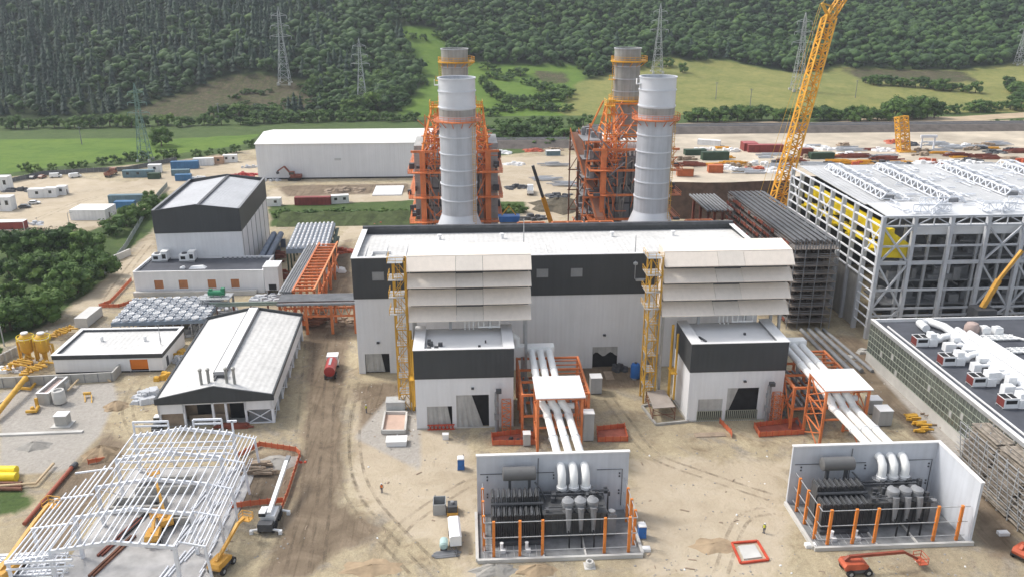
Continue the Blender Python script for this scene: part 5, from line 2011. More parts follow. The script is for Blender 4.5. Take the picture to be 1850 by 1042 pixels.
# second bank: long finned rows
t = thing('finned_cooler', 'blue-grey bank of long finned rows between the laddered bridge and the tall gabled building', 'cooler', (0, 0, 0))
W_, D_, z = 12.0, 27.0, 8.0
MB().box(0, W_, 0, D_, z - 1.4, z).build('deck', BLUEG, t)
for k in range(9):
 x = .3 + k * 1.3
 MB().prism_y([(x, z + .0), (x + .95, z + .0), (x + .75, z + .55), (x + .2, z + .55)], .3, D_ - .3).build('finned_row', STEELG, t)
b = MB()
for k in range(9):
 for j in range(9):
  b.box(.55 + k * 1.3, .95 + k * 1.3, 1 + j * 2.9, 2.2 + j * 2.9, z + .55, z + .72)
b.build('row_caps', CAPW, t)
b = MB()
for x in (.2, W_ / 2, W_ - .2):
 for k in range(5):
  b.box(x - .2, x + .2, .2 + k * 6.6, .6 + k * 6.6, 0, z - 1.4)
for k in range(4):
 b.bar((W_ - .1, .4 + k * 6.6, 0), (W_ - .1, 7 + k * 6.6, z - 1.5), .2)
 b.bar((W_ - .1, 7 + k * 6.6, 0), (W_ - .1, .4 + k * 6.6, z - 1.5), .2)
b.build('green_frame', GREENC, t)
MB().box(W_ + .2, W_ + 1.1, 0, D_, 3.4, 3.6).box(W_ + .2, W_ + 1.1, 0, D_, 6.2, 6.4).build('side_walkway', GREENC, t)
t.location = (-51.6, 230.3, 0)
t.rotation_euler.z = R(4)

# flat white building with the orange door
t = thing('flat_roofed_building', 'low white flat-roofed building with dark eaves band and an orange roller door', 'building', (0, 0, 0))
W_, D_, H = 22.9, 14.6, 4.3
dr = (16.0, 19.8, .25, 3.0)
MB().wall_y(0, W_, 0, H - 1.0, 0, .3, [dr]).build('wall', WPANEL, t)
MB().box(0, W_, D_ - .3, D_, 0, H - 1).build('wall', WPANEL, t)
MB().box(0, .3, .3, D_ - .3, 0, H - 1).wall_y(0, 1, 0, 1, 5, .01, [(0, 1, 0, 1)]).box(W_ - .3, W_, .3, D_ - .3, 0, H - 1).build('side_wall', WPANEL, t)
MB().box(-.15, W_ + .15, -.15, .3, H - 1.0, H).build('front_band', DARK, t)
MB().box(-.15, .3, .3, D_, H - 1, H).box(W_ - .3, W_ + .15, .3, D_, H - 1, H).box(.3, W_ - .3, D_ - .3, D_, H - 1, H).build('side_band', DARK_Y, t)
rf = MB().add([(.3, .3, H - .6), (W_ - .3, .3, H - .6), (W_ - .3, D_ - .3, H - .5), (.3, D_ - .3, H - .5)], [(0, 1, 2, 3)]).build('roof', ROOFW, t)
MB().cbox(7.0, 8.5, H - .58, .5, .5, .9).cbox(16.6, 8.2, H - .58, .5, .5, .9).lathe([(.2, H + .3), (.4, H + .35), (.3, H + .6)], 7.0, 8.5, 8).lathe([(.2, H + .3), (.4, H + .35), (.3, H + .6)], 16.6, 8.2, 8).build('roof_vents', CAPW, rf)
MB().box(-.25, W_ + .25, -.25, .55, H, H + .12).box(-.25, .6, .55, D_ - .55, H, H + .12).box(W_ - .6, W_ + .25, .55, D_ - .55, H, H + .12).box(-.25, W_ + .25, D_ - .55, D_ + .25, H, H + .12).build('coping', CAPW, t)
b = MB().box(.6, W_ - .6, D_ - .62, D_ - .56, H - .5, H).box(.6, .66, .56, D_ - .62, H - .5, H).box(W_ - .66, W_ - .6, .56, D_ - .62, H - .5, H)
b.build('parapet_lining', GREYD, t)
o = MB().box(dr[0], dr[1], .1, .2, dr[2] + .4, dr[3]).build('roller_door', M('orange_roller_door', (.60, .17, .02), .5, .06, .5, ribs=('Z', .35, .03)), t)
MB().box(dr[0] - .25, dr[0], -.08, .1, 0, 3.25).box(dr[1], dr[1] + .25, -.08, .1, 0, 3.25).box(dr[0], dr[1], -.08, .1, 3.0, 3.25).build('door_frame', CAPW, o)
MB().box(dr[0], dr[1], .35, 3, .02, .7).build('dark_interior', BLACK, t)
MB().box(W_, W_ + .08, 2.2, 3.4, .2, 2.4).build('side_door', GREYD, t)
MB().box(0.05, W_ - .05, -.08, -.01, 0, .28).build('base_strip', BLACK, t)
t.location = (-89.0, 167.6, 0)
t.rotation_euler.z = R(-.3)

# long workshop with gable front
t = thing('workshop', 'long white workshop with a dark gable edge, four flue pipes and an open front', 'building', (0, 0, 0))
W_, D_, E_, RG = 21.2, 40.0, 6.3, 8.4
zc = 3.0
b = MB().wall_y(0, W_, zc, E_ - 1.1, 0, .25, [(4.8, 15.9, zc, 4.6)])
b.box(0, 4.8, 0, .25, 2.9, 3.0)
b.build('front_wall', WPANEL, t)
MB().prism_y([(-.3, E_ - 1.3), (W_ + .3, E_ - 1.3), (W_ + .3, E_ - .1), (W_ / 2, RG), (-.3, E_ - .1)], -.35, -.02).build('gable_fascia', DARK, t)
MB().box(0, .25, .25, D_, .6, E_ - .5).build('side_wall', WHITE_Y, t)
MB().box(W_ - .25, W_, .25, D_, 2.6, E_ - .5).box(.25, W_ - .25, D_ - .25, D_, 0, E_ - .5).build('side_wall', WHITE_Y, t)
b = MB()
for k in range(9):
 y = .3 + k * 4.9
 b.box(W_ - .3, W_ + .02, y - .15, y + .15, 0, 2.6)
for k in range(8):
 y = .3 + k * 4.9
 if k % 2 == 0:
  b.bar((W_ - .1, y, .1), (W_ - .1, y + 4.9, 2.5), .12)
  b.bar((W_ - .1, y + 4.9, .1), (W_ - .1, y, 2.5), .12)
b.build('side_frame', STEELW, t)
MB().box(W_ - .5, W_ - .4, .3, D_ - .3, 0, 2.6).build('side_infill', GREYM, t)
rf = MB().hexa([(-.1, 0, E_ - .45), (W_ / 2, 0, RG - .35), (W_ / 2, D_, RG - .35), (-.1, D_, E_ - .45)], [(-.1, 0, E_ - .35), (W_ / 2, 0, RG - .25), (W_ / 2, D_, RG - .25), (-.1, D_, E_ - .35)]).hexa([(W_ / 2, 0, RG - .35), (W_ + .1, 0, E_ - .45), (W_ + .1, D_, E_ - .45), (W_ / 2, D_, RG - .35)], [(W_ / 2, 0, RG - .25), (W_ + .1, 0, E_ - .35), (W_ + .1, D_, E_ - .35), (W_ / 2, D_, RG - .25)]).build('roof', ROOFW, t)
MB().box(W_ / 2 - .95, W_ / 2 + .95, 5.5, D_ - .1, RG - .24, RG + .25).build('ridge_box', CAPW, rf)
MB().box(W_ / 2 - 1.25, W_ / 2 - .95, 5.5, D_ - .1, RG - .24, RG + .02).box(W_ / 2 + .95, W_ / 2 + 1.25, 5.5, D_ - .1, RG - .24, RG + .1).box(W_ / 2 - .8, W_ / 2 + 1.5, 3.9, 5.3, RG - .3, RG + .3).bar((W_ / 2 - .3, 4, RG + .1), (W_ / 2 - .3, 2.5, RG - .1), .3).build('ridge_gutter', GREYD, rf)
b = MB().hexa([(-.3, -.02, E_ - .7), (.05, -.02, E_ - .7), (.05, D_ + .2, E_ - .7), (-.3, D_ + .2, E_ - .7)], [(-.3, -.02, E_ - .05), (.05, -.02, E_ - .05), (.05, D_ + .2, E_ - .05), (-.3, D_ + .2, E_ - .05)])
b.hexa([(W_ - .05, -.02, E_ - .7), (W_ + .3, -.02, E_ - .7), (W_ + .3, D_ + .2, E_ - .7), (W_ - .05, D_ + .2, E_ - .7)], [(W_ - .05, -.02, E_ - .05), (W_ + .3, -.02, E_ - .05), (W_ + .3, D_ + .2, E_ - .05), (W_ - .05, D_ + .2, E_ - .05)])
b.prism_y([(-.3, E_ - 1.3), (W_ + .3, E_ - 1.3), (W_ + .3, E_ + .3), (W_ / 2, RG + .35), (-.3, E_ + .3)], D_ + .02, D_ + .3)
b.build('eaves_trim', DARK_Y, t)
for x in (7.9, 9.3, 12.6, 14.0):
 MB().tube([(x, 2.3, 6.6), (x, 2.3, 10.4)], .28, 10).lathe([(.28, 10.3), (.4, 10.5), (.4, 10.8), (.1, 11.0)], x, 2.3, 10).build('flue_pipe', STACKD, t, True)
for x in (.2, 4.7, 10.0, 12.4, 16.0, 20.9):
 MB().box(x - .2, x + .2, .0, .5, 0, E_ - 1.2).build('front_column', STEELW, t)
b = MB().box(.3, W_ - .3, 3.2, 3.4, .05, 5)
b.build('inner_partition', TIMBER, t)
MB().box(6.3, 9.2, 3.0, 3.18, .1, 3).build('dark_doorway', BLACK, t)
MB().box(12.5, 15.6, 2.6, 3.18, .05, 4.2).build('dark_doorway', BLACK, t)
MB().box(4.8, 12, 2.0, 2.15, 0, 1.4).box(0.3, 4.6, .6, .75, 0, 2.9).build('board_hoarding', TIMBER, t)
b = MB().bar((16.2, .2, .1), (20.8, .2, 2.9), .16).bar((20.8, .26, .1), (16.2, .26, 2.9), .16).bar((16.0, .2, .1), (20.9, .2, .1), .2)
b.build('cross_bracing', STEELW, t)
MB().box(16.3, 20.7, .9, 1.0, 0, 2.9).build('grey_infill', GREYM, t)
MB().add([(.3, .3, .05), (W_ - .3, .3, .05), (W_ - .3, 3.2, .05), (.3, 3.2, .05)], [(0, 1, 2, 3)]).build('floor', CONC, t)
t.location = (-58.4, 142.2, 0)
t.rotation_euler.z = R(2.4)
# ---------------------------------------------------------------- long white warehouse at the back
t = thing('warehouse', 'long plain white warehouse standing behind the yard at the foot of the green field', 'building', (-55, 361, 0))
MB().box(-89.6, -12, 361, 361.4, .6, 15.3).build('wall', WHITE, t)
MB().box(-89.6, -12, 398.6, 399, 0, 15.3).build('wall', WHITE, t)
MB().box(-89.6, -89.2, 361.4, 398.6, 0, 15.3).build('side_wall', WHITE_Y, t)
MB().box(-12.4, -12, 361.4, 398.6, 0, 15.3).build('side_wall', WHITE_Y, t)
MB().box(-89.5, -12.1, 360.9, 361, 0, .6).build('base_strip', BLACK, t)
MB().prism_x([(360.6, 15.2), (380, 17.4), (399.4, 15.2), (399.4, 15.5), (380, 17.7), (360.6, 15.5)], -90, -11.6).build('roof', M('bright_white_roof', (.78, .77, .75), .5, .03, .1), t)
for x, z in ((-55, 8.5),):
 MB().box(x - 1.4, x + 1.4, 360.85, 361, z - .5, z + .5).build('wall_sign', M('faded_grey_lettering', (.50, .51, .52), .7, .1, 2), t)

# ---------------------------------------------------------------- unfinished steel hall on the right
SX0, SX1, SY0, SY1, SH = 94.2, 180.0, 176.5, 231.0, 29.6
t = thing('steel_hall', 'large unfinished hall of pale grey steel frames with a partly laid white roof', 'steel hall', (SX0, SY0, 0))
cols = [94.2, 101.6, 110.2, 118.8, 127.4, 136.0, 144.6, 153.2, 161.8, 170.4, 179.0]
for x in cols:
 MB().box(x - .42, x + .42, SY0 - .5, SY0 + .5, 0, SH).build('front_column', STEELG, t)
sy = [SY0 + i * (SY1 - SY0) / 8 for i in range(9)]
for y in sy[1:]:
 MB().box(SX0 - .5, SX0 + .5, y - .4, y + .4, 0, SH).build('side_column', STEELG, t)
b = MB()
for a, c in zip(cols, cols[1:]):
 truss2(b, (a, SY0 - .2, SH), (c, SY0 - .2, SH), 2.2, 2, .38, .22)
 for z, w_ in ((22.6, .45), (18.6, .9), (12.0, .55), (7.4, .5), (5.6, .45)):
  b.bar((a + .6, SY0, z), (c - .6, SY0, z), .35, w_)
for k, (a, c) in enumerate(zip(cols, cols[1:])):
 if k % 4 in (0, 3):
  for za, zb in ((18.9, 27), (7.8, 18.2), (.3, 7.2)):
   b.bar((a + .4, SY0 - .1, za), (c - .4, SY0 - .1, zb), .42)
   b.bar((a + .4, SY0 + .25, zb), (c - .4, SY0 + .25, za), .42)
b.build('front_girts', STEELG, t)
b = MB()
for z in (SH, 27.3, 25.0, 22.7, 20.4, 18.1, 15.8, 13.8):
 b.bar((SX0 - .3, SY0, z), (SX0 - .3, SY1, z), .32, .36)
for z in (11.8, 9.6, 7.4, 5.2, 3.0):
 b.bar((SX0 - .3, SY0 - .3, z), (SX0 - .3, SY0 + 7, z), .28)
for i in (0, 4, 7):
 b.bar((SX0, sy[i], 19), (SX0, sy[i + 1], 28), .28)
 b.bar((SX0, sy[i + 1], 19), (SX0, sy[i], 28), .28)
b.build('side_girts', STEELW, t)
MB().box(SX0 + .2, SX0 + .6, SY0 + 7, SY1 - 2, 0, 13.5).build('precast_wall', CONC, t)
# roof: laid white sheets, open bays with trusses standing above
RS = M('laid_roof_sheets', (.47, .475, .48), .55, .16, .08, ribs=('X', 1.2, .12), streak=.05)
RSW = M('white_roof_liner', (.60, .61, .62), .5, .06, .1)
b = MB()
b.hexa([(SX0 + 3, SY0 + 3, 28.3), (SX1, SY0 + 3, 28.3), (SX1, SY0 + 15, 28.9), (SX0 + 3, SY0 + 15, 28.9)], [(SX0 + 3, SY0 + 3, 28.5), (SX1, SY0 + 3, 28.5), (SX1, SY0 + 15, 29.1), (SX0 + 3, SY0 + 15, 29.1)])
b.build('white_roof_edge', RSW, t)
b = MB()
b.hexa([(SX0 + 2.6, SY0 + 15, 28.6), (SX1, SY0 + 15, 28.6), (SX1, SY1 + 2, 29.6), (SX0 + 2.6, SY1 + 2, 29.6)], [(SX0 + 2.6, SY0 + 15, 28.8), (SX1, SY0 + 15, 28.8), (SX1, SY1 + 2, 29.8), (SX0 + 2.6, SY1 + 2, 29.8)])
b.build('roof_sheets', RS, t)
MB().box(SX0 + 8.5, SX1, SY0 + 1.2, SY0 + 2.6, 24.9, 27.1).build('white_wall_band', RSW, t)
# raised lattice monitors along the roof
for x, ya, yb in ((104.5, 194, 228), (118.5, 190, 228), (137.5, 196, 229), (156, 198, 230)):
 b = MB()
 n = 12
 for i in range(n + 1):
  y = ya + (yb - ya) * i / n
  z = 29.3 + (y - 191) / 54
  hgt = 1.35 + .25 * (i % 2)
  for s in (-2.6, 2.6):
   b.bar((x + s, y, z), (x + s * .55, y, z + hgt), .26)
  b.bar((x - 1.43, y, z + hgt), (x + 1.43, y, z + hgt), .26)
  if i < n:
   y2 = ya + (yb - ya) * (i + 1) / n
   z2 = 29.3 + (y2 - 191) / 54
   h2 = 1.35 + .25 * ((i + 1) % 2)
   for s in (-1.43, 1.43):
    b.bar((x + s, y, z + hgt), (x + s, y2, z2 + h2), .34)
   b.bar((x - 2.6, y, z), (x - 1.43, y2, z2 + h2), .2)
   b.bar((x + 2.6, y, z), (x + 1.43, y2, z2 + h2), .2)
   b.bar((x - 2.6, y, z), (x - 2.6, y2, z2), .26)
   b.bar((x + 2.6, y, z), (x + 2.6, y2, z2), .26)
 b.build('roof_monitor', STEELW, t)
 MB().box(x - 1.3, x + 1.3, ya + 1, yb - 1, 29.0 + (ya - 191) / 54, 29.3 + (yb - 191) / 54).build('monitor_opening', GREYM, t)
for x, y, l in ((104, 182.5, 9), (121, 183, 8), (131, 189, 12), (109, 189, 7), (146, 184, 12)):
 truss2(MB(), (x, y, 30.8), (x + l, y, 30.8), 1.8, 5, .26, .16).build('roof_truss', STEELW, t)
 truss2(MB(), (x + 1.5, y - 5, 31), (x + l, y + 4, 30.8), 1.6, 5, .24, .14).build('roof_truss', STEELW, t)
rg = random.Random(44)
b = MB()
for k in range(240):
 x, y = rg.uniform(SX0 + 7, SX1 - 4), rg.uniform(SY0 + 3, SY1 - 3)
 z = 29.3 + max(0, y - 191) / 54
 if k % 2:
  b.bar((x, y, z), (x + rg.uniform(1, 5), y + rg.uniform(-1, 1), z), .22)
 else:
  b.bar((x, y, z), (x, y + rg.uniform(2, 6), z), .22)
b.build('loose_purlins', STEELW, t)['kind'] = 'stuff'
# inside: floors, dark back, machinery
MB().box(SX0 + 9.5, SX1 - 1, SY0 + 16, SY0 + 16.4, 0, 26).build('inner_screen', GREYM, t)
b = MB()
for z in (6.2, 12.2, 18.2):
 b.box(SX0 + 6, SX1 - 1, SY0 + 6, SY0 + 15.9, z - .3, z)
b.build('inner_floor', GREYM, t)
b = MB()
for k in range(170):
 x = rg.uniform(SX0 + 8, SX1 - 5)
 b.cbox(x, rg.uniform(SY0 + 6, SY0 + 14), rg.choice((0, 6.2, 12.2, 18.2)), rg.uniform(.6, 3.5), rg.uniform(.6, 2), rg.uniform(.6, 3.2))
for k in range(60):
 x = rg.uniform(SX0 + 6, SX1 - 8)
 z = rg.uniform(6, 22)
 b.bar((x, SY0 + rg.uniform(5, 14), z), (x + rg.uniform(-6, 6), SY0 + rg.uniform(5, 14), z + rg.uniform(-4, 4)), rg.uniform(.15, .35))
b.build('stored_machinery', GREYM, t)['kind'] = 'stuff'
b = MB()
for k in range(14):
 x = SX0 + 9 + k * 6
 b.bar((x, SY0 + 6.2, 0), (x, SY0 + 6.2, 26), .6)
b.build('inner_columns', STEELG, t)
MB().box(SX0 + .2, SX1 - .2, SY1, SY1 + .4, 0, 27).build('rear_wall', GREYD, t)
# yellow crane girder
t = thing('overhead_crane_girder', 'bright yellow box girder lying along the left side inside the unfinished steel hall', 'crane girder', (98, 200, 19))
MB().box(98.3, 99.6, 181, 226, 22.2, 25.4).build('girder', YELLOWB, t)
MB().box(96.4, 97.6, 181, 226, 20.2, 21.2).build('lower_girder', YELLOWB, t)
b = MB()
for y in (183, 195, 205, 215, 224):
 b.box(95.6, 100.4, y, y + 2.2, 19.4, 20.2).cbox(97, y + 1, 22.4, 1.6, 1.5, 1.2)
b.build('end_carriage', YELLOWB, t)
b = MB().hexa([(95.2, 177.8, 19.6), (101.4, 177.4, 19.4), (101.4, 179.0, 19.4), (95.2, 179.6, 19.6)], [(95.2, 177.8, 27.0), (101.4, 177.4, 23.0), (101.4, 179.0, 23.0), (95.2, 179.6, 27.0)])
b.build('cross_girder', YELLOWB, t)

# ---------------------------------------------------------------- glazed building with roof plant
BX, BY0, BY1, BZ = 88.5, 92.0, 164.5, 9.2
t = thing('glazed_building', 'low building with a long green-tinted glass wall and dark roof crowded with white plant', 'building', (BX, 128, 0))
MB().box(BX, BX + .4, BY0, BY1, 0, 2.2).box(BX + .4, 170, BY1 - .4, BY1, 0, BZ).build('concrete_base', CONCL, t)
MB().box(BX + .1, BX + .25, BY0, BY1, 2.2, 9.0).build('glazing', GLASSY, t)
b = MB()
ny = int((BY1 - BY0) / 1.1)
for i in range(ny + 1):
 y = BY0 + i * (BY1 - BY0) / ny
 b.box(BX + .02, BX + .1, y - .035, y + .035, 2.2, 9.0)
for z in (2.25, 3.55, 4.9, 6.25, 7.6, 8.95):
 b.box(BX - .0, BX + .1, BY0, BY1, z - .045, z + .045)
b.build('mullions', M('pale_mullion', (.34, .37, .31), .5, .1, .5), t)
b = MB()
rg = random.Random(9)
for i in range(ny):
 if rg.random() < .1:
  y = BY0 + i * (BY1 - BY0) / ny
  k = rg.choice((0, 1, 2))
  z = (2.3, 3.6, 4.95)[k]
  b.box(BX + .03, BX + .08, y + .15, y + .95, z, z + 1.2)
b.build('window_blinds', CURT, t)
MB().box(BX - .1, BX + .45, BY0, BY1 + .1, 9.0, BZ + .55).build('parapet', GALV, t)
MB().box(BX - .2, BX + .55, BY0, BY1 + .1, BZ + .55, BZ + .7).build('coping', CAPW, t)
MB().box(BX + .45, 172, BY0, BY1 - .4, 8.7, BZ).build('roof', ROOFD, t)
MB().box(BX + .45, 172, BY1 - .4, BY1, BZ, BZ + .7).box(BX + 2.1, BX + 2.35, BY0, BY1 - 3, BZ, BZ + .25).build('roof_kerb', CAPW, t)


def chiller(x, y, label):
 t = thing('rooftop_unit', label, 'air handling unit', (0, 0, 0))
 DR = M('dark_red_grille', (.16, .035, .03), .6, .15, 1)
 MB().box(-1.9, 1.9, -1.5, 1.5, .3, 2.3).build('housing', CARW, t)
 MB().box(-1.98, -1.9, -1.4, 1.4, .45, 2.2).build('grille', DR, t)
 MB().box(-1.5, 1.4, -1.55, -1.5, 1.3, 2.1).build('front_opening', BLACK, t)
 MB().box(-1.7, 1.7, -1.3, 1.3, 2.3, 2.4).build('top_mesh', BLACK, t)
 b = MB()
 for s in (-1, 1):
  b.box(-2, 2, s * 1.42 - .1, s * 1.42 + .1, 2.3, 2.5)
 b.box(-.1, .1, -1.3, 1.3, 2.3, 2.5)
 b.build('top_frame', CAPW, t)
 MB().box(-2.1, 2, -1.4, -1.1, 0, .3).box(-2.1, 2, 1.1, 1.4, 0, .3).build('skid', GREYM, t)
 MB().box(2.0, 4.6, -1.6, 1.6, .2, 2.0).box(2.3, 4.2, -1.2, 1.2, 2.0, 3.3).build('fan_section', CARW, t)
 MB().tube([(4.4, .4, 1.2), (6.3, .4, 1.2), (7.0, .4, 2.0), (9, .4, 2.2)], .8, 12).build('connecting_duct', CARW, t, True)
 t.location = (x, y, BZ)
 t.scale = (.68, .74, .85)
 return t


for x, y, w_ in ((92.4, 151.4, 'farthest of the dark-red-ended white plant units along the glazed building roof'), (92.8, 142.2, 'second farthest of the dark-red-ended white plant units along the glazed building roof'),
     (93.4, 133.2, 'second nearest of the dark-red-ended white plant units along the glazed building roof'), (93.9, 124.7, 'nearest of the dark-red-ended white plant units along the glazed building roof')):
 chiller(x, y, w_)
b = MB().tube([(97, 157.5, BZ + 1.1), (97.2, 160.5, BZ + 1.1), (99.5, 161.5, BZ + 1.1), (101.2, 158, BZ + 1.2), (101.8, 110, BZ + 1.2)], .85, 14)
b.solo('supply_duct', CARW, 'long curving white duct along the glazed building roof nearest the plant units', 'duct', None, True)
for x, z, r_, y_, nm in ((103.4, 1.0, .62, 157, 'first'), (105.0, 1.0, .62, 155, 'second'), (106.6, .9, .5, 152, 'third'), (99.6, .9, .55, 154, 'leftmost')):
 b = MB().tube([(x, y_, BZ + z), (x + 1.4, 110, BZ + z)], r_, 12)
 for k in range(9):
  y = y_ - 2 - k * 4.6
  b.cbox(x + (y_ - y) * .031, y, BZ, .3, .3, z).tube([(x + (y_ - y) * .031, y - .1, BZ + z), (x + (y_ - y) * .031, y + .1, BZ + z)], r_ * 1.12, 12)
 b.solo('return_duct', CARW, f'{nm} of the straight white ducts beside the curving duct on the glazed roof', 'duct', None, True)
rg = random.Random(15)
for k in range(14):
 x, y = 96.5 + (k % 2) * 2.4 + rg.uniform(-.3, .3), 153 - k * 2.4
 b = MB().cbox(x, y, BZ + .2, rg.uniform(1.4, 2.2), rg.uniform(1.2, 1.9), rg.uniform(1.2, 2.4)).cbox(x, y, BZ, 1.0, 1.0, .2)
 b.tube([(x + .4, y, BZ + 1.2), (x + 2.6, y, BZ + 1.3)], .35, 10)
 b.solo('plenum_box', CARW, 'white plenum box joining the plant units to the ducts on the glazed building roof', 'plenum box', 'plenum boxes on the glazed roof')
b = MB().lathe([(1.2, 0), (1.5, .5), (1.5, 1.6), (1.1, 2.4), (.3, 2.7)], 106.5, 156.8, 16)
b.v = [(x, y, z + BZ) for x, y, z in b.v]
b.solo('roof_ventilator', M('pinkish_grey_metal', (.40, .31, .28), .6, .15, .7), 'pinkish domed ventilator at the far end of the white roof ducts', 'ventilator', None, True)
for k, (x, y, lab) in enumerate(((111, 152.5, 'far white pipe loop on the dark glazed building roof'), (112.5, 146, 'near white pipe loop on the dark glazed building roof'), (110, 138, 'white slatted frame beside the ducts on the glazed building roof'))):
 b = MB()
 for q in range(3):
  b.tube([(x - 4, y + q * .9, BZ + .5), (x + 3, y + q * .9, BZ + .5)], .22, 8)
 for q in range(5):
  b.tube([(x - 3 + q * 1.4, y - .3, BZ + .5), (x - 3 + q * 1.4, y + 2.2, BZ + .5)], .16, 6)
  b.cbox(x - 3 + q * 1.4, y + .9, BZ, .3, .3, .45)
 if k == 0:
  b.tube([(x - 3, y + 2.4, BZ + .5), (x - 1, y + 5.0, BZ + .5), (x + 4, y - .5, BZ + .5)], .25, 8)
 b.solo('roof_pipework', DUCTW, lab, 'pipework')
for x, y, lab in ((108.8, 156, 'white cube unit beside the pinkish ventilator'), (111.3, 155.6, 'low white unit right of the cube unit on the glazed building roof')):
 b = MB().cbox(x, y, BZ + .2, 1.6, 1.6, 1.7).box(x - .9, x + .9, y - .86, y - .8, BZ + .5, BZ + 1.6).cbox(x, y, BZ, 1.9, 1.9, .2).lathe([(.5, BZ + 1.9), (.5, BZ + 2.1)], x, y, 12)
 b.solo('condenser_unit', CARW, lab, 'air conditioner')
MB().hexa([(113, 126, BZ), (121, 126, BZ), (121, 134, BZ), (113, 134, BZ)], [(113.5, 126.5, BZ + 1.4), (120.5, 126.5, BZ + 1.4), (120.5, 133.5, BZ + 1.9), (113.5, 133.5, BZ + 1.9)]).box(114, 120, 127, 133, BZ + 1.9, BZ + 2.0).solo('roof_light', CARW, 'broad white rooflight at the right edge of the glazed building roof', 'rooflight')
MB().cbox(97.4, 117.6, BZ, 2.6, 1.6, 1.2).cbox(97.4, 117.6, BZ + 1.2, 2.2, 1.2, .2).solo('roof_hatch', CARW, 'white hatch at the near end of the glazed building roof edge', 'hatch')

# ---------------------------------------------------------------- stacked pipe rack tower between right enclosure and steel hall
t = thing('scaffold_tower', 'tall dark scaffold of many stacked decks between the fenced enclosure and the steel hall', 'scaffold', (82, 183, 0))
for k in range(10):
 z = 1.6 + k * 2.05
 MB().box(77.2, 88.2, 183, 236, z, z + .14).build('deck', M('dusty_deck', (.24, .205, .18), .7, .25, .5), t)
b = MB()
for x in (77.4, 80, 83, 86, 88):
 for y in np.arange(183.1, 236, 5.8):
  b.bar((x, y, 0), (x, y, 21.2), .16)
for k in range(10):
 z = 1.6 + k * 2.05
 for q in (.5, 1.0):
  b.bar((77.2, 183, z + q), (88.2, 183, z + q), .08)
  b.bar((77.2, 183, z + q), (77.2, 236, z + q), .08)
b.build('standards', GREYM, t)
b, c = MB(), MB()
rg = random.Random(31)
for k in range(10):
 z = 1.75 + k * 2.05
 for y in np.arange(184, 235, 2.6):
  if rg.random() < .8:
   b.box(77.0, 77.2, y, y + rg.uniform(1.2, 2.4), z, z + rg.uniform(.5, 1.0))
 for q in range(12):
  c.box(77.8 + q * .86, 78.3 + q * .86, 185.5 + rg.uniform(0, 2), 234, z, z + rg.uniform(.1, .8))
b.build('brown_toe_boards', BROWNR, t)
c.build('stored_bars', M('brown_grey_steel', (.125, .10, .085), .7, .3, .4), t)
b = MB()
for q in range(22):
 b.tube([(77.5 + q * .5, 184 + (q * 7 % 5) * .5, 21.6 + (q * 5 % 3) * .12), (77.5 + q * .5, 236, 21.6 + (q * 5 % 3) * .12)], .15, 6)
for q in range(16):
 b.bar((77.4 + q * .7, 183.2, 20.2), (77.4 + q * .7, 183.2, 22.4), .16)
b.build('top_pipes', M('slate_grey_steel', (.13, .135, .145), .55, .2, .5), t)
# pipes on the ground in front of the tower, and the trestle behind it
for k, (x0_, x1_, r_, lab) in enumerate(((80.5, 80.0, .45, 'leftmost'), (82.3, 82.2, .5, 'second'), (84.2, 84.6, .5, 'third'), (86.0, 87.0, .4, 'rightmost'))):
 MB().tube([(x0_, 181.5, r_), (x1_, 158, r_)], r_, 10).box(min(x0_, x1_) - .6, max(x0_, x1_) + .6, 176, 176.3, 0, .12).box(min(x0_, x1_) - .6, max(x0_, x1_) + .6, 164, 164.3, 0, .12).solo('steel_pipe', GREYM, f'{lab} of the long grey pipes lying in front of the dark scaffold tower', 'pipe', 'long pipes before the scaffold tower')
t = thing('trestle', 'brown-red trestle of beams at the far end of the dark scaffold tower', 'steel rack', (76, 250, 0))
for x in (72.5, 79.5):
 for y in (238, 246, 254):
  MB().box(x - .35, x + .35, y - .35, y + .35, 0, 15).build('leg', BROWNR, t)
b = MB()
for z in (8, 15):
 for x in (72.5, 79.5):
  b.bar((x, 236, z), (x, 256, z), .5)
 for k in range(9):
  b.bar((71.5, 237 + k * 2.2, z + .4), (80.5, 237 + k * 2.2, z + .4), .35)
b.build('beams', RUST, t)
b = MB()
for k in range(8):
 b.bar((71.8 + k * 1.1, 236, 15.9), (71.8 + k * 1.1, 257, 15.9), .5)
b.build('stacked_pipes', GREYM, t)

# timber scaffold heaped against the near end of the glazed wall
t = thing('timber_scaffold', 'weathered timber and tube scaffold against the near end of the glass wall', 'scaffold', (86, 112, 0))
rg = random.Random(77)
b, c = MB(), MB()
for k in range(15):
 z = .6 + k * .58
 x0_ = 83.0 + k * .16
 for q in range(3):
  y = 97.5 + q * 7.6
  b.box(x0_ + rg.uniform(-.3, .3), 88.1, y + rg.uniform(0, .6), y + 7.4, z, z + .1)
  for m in range(4):
   b.bar((x0_ + .3 + m * 1.0, y, z + .2 + rg.uniform(0, .4)), (x0_ + .3 + m * 1.0 + rg.uniform(-.5, .5), y + 7.2 + rg.uniform(-2, 1.5), z + .2 + rg.uniform(0, .5)), rg.uniform(.12, .3), .09)
b.build('planks', M('grey_brown_boards', (.27, .235, .195), .88, .35, .9, bump=.01), t)
for y in np.arange(97, 121, 2.7):
 for x in (83.3, 85.6, 87.8):
  c.bar((x, y, 0), (x, y, 9.4), .13)
for z in np.arange(.9, 9.4, .95):
 c.bar((83.2, 97, z + .5), (83.2, 120.5, z + .5), .1)
for k in range(9):
 y = 97 + k * 2.6
 c.bar((83.2, y, .2), (83.2, y + 2.7, 9), .1)
 c.bar((83.3, 97, .8 + k * .7), (88, 97, .8 + k * .7), .1)
c.build('tubes', GALV, t)

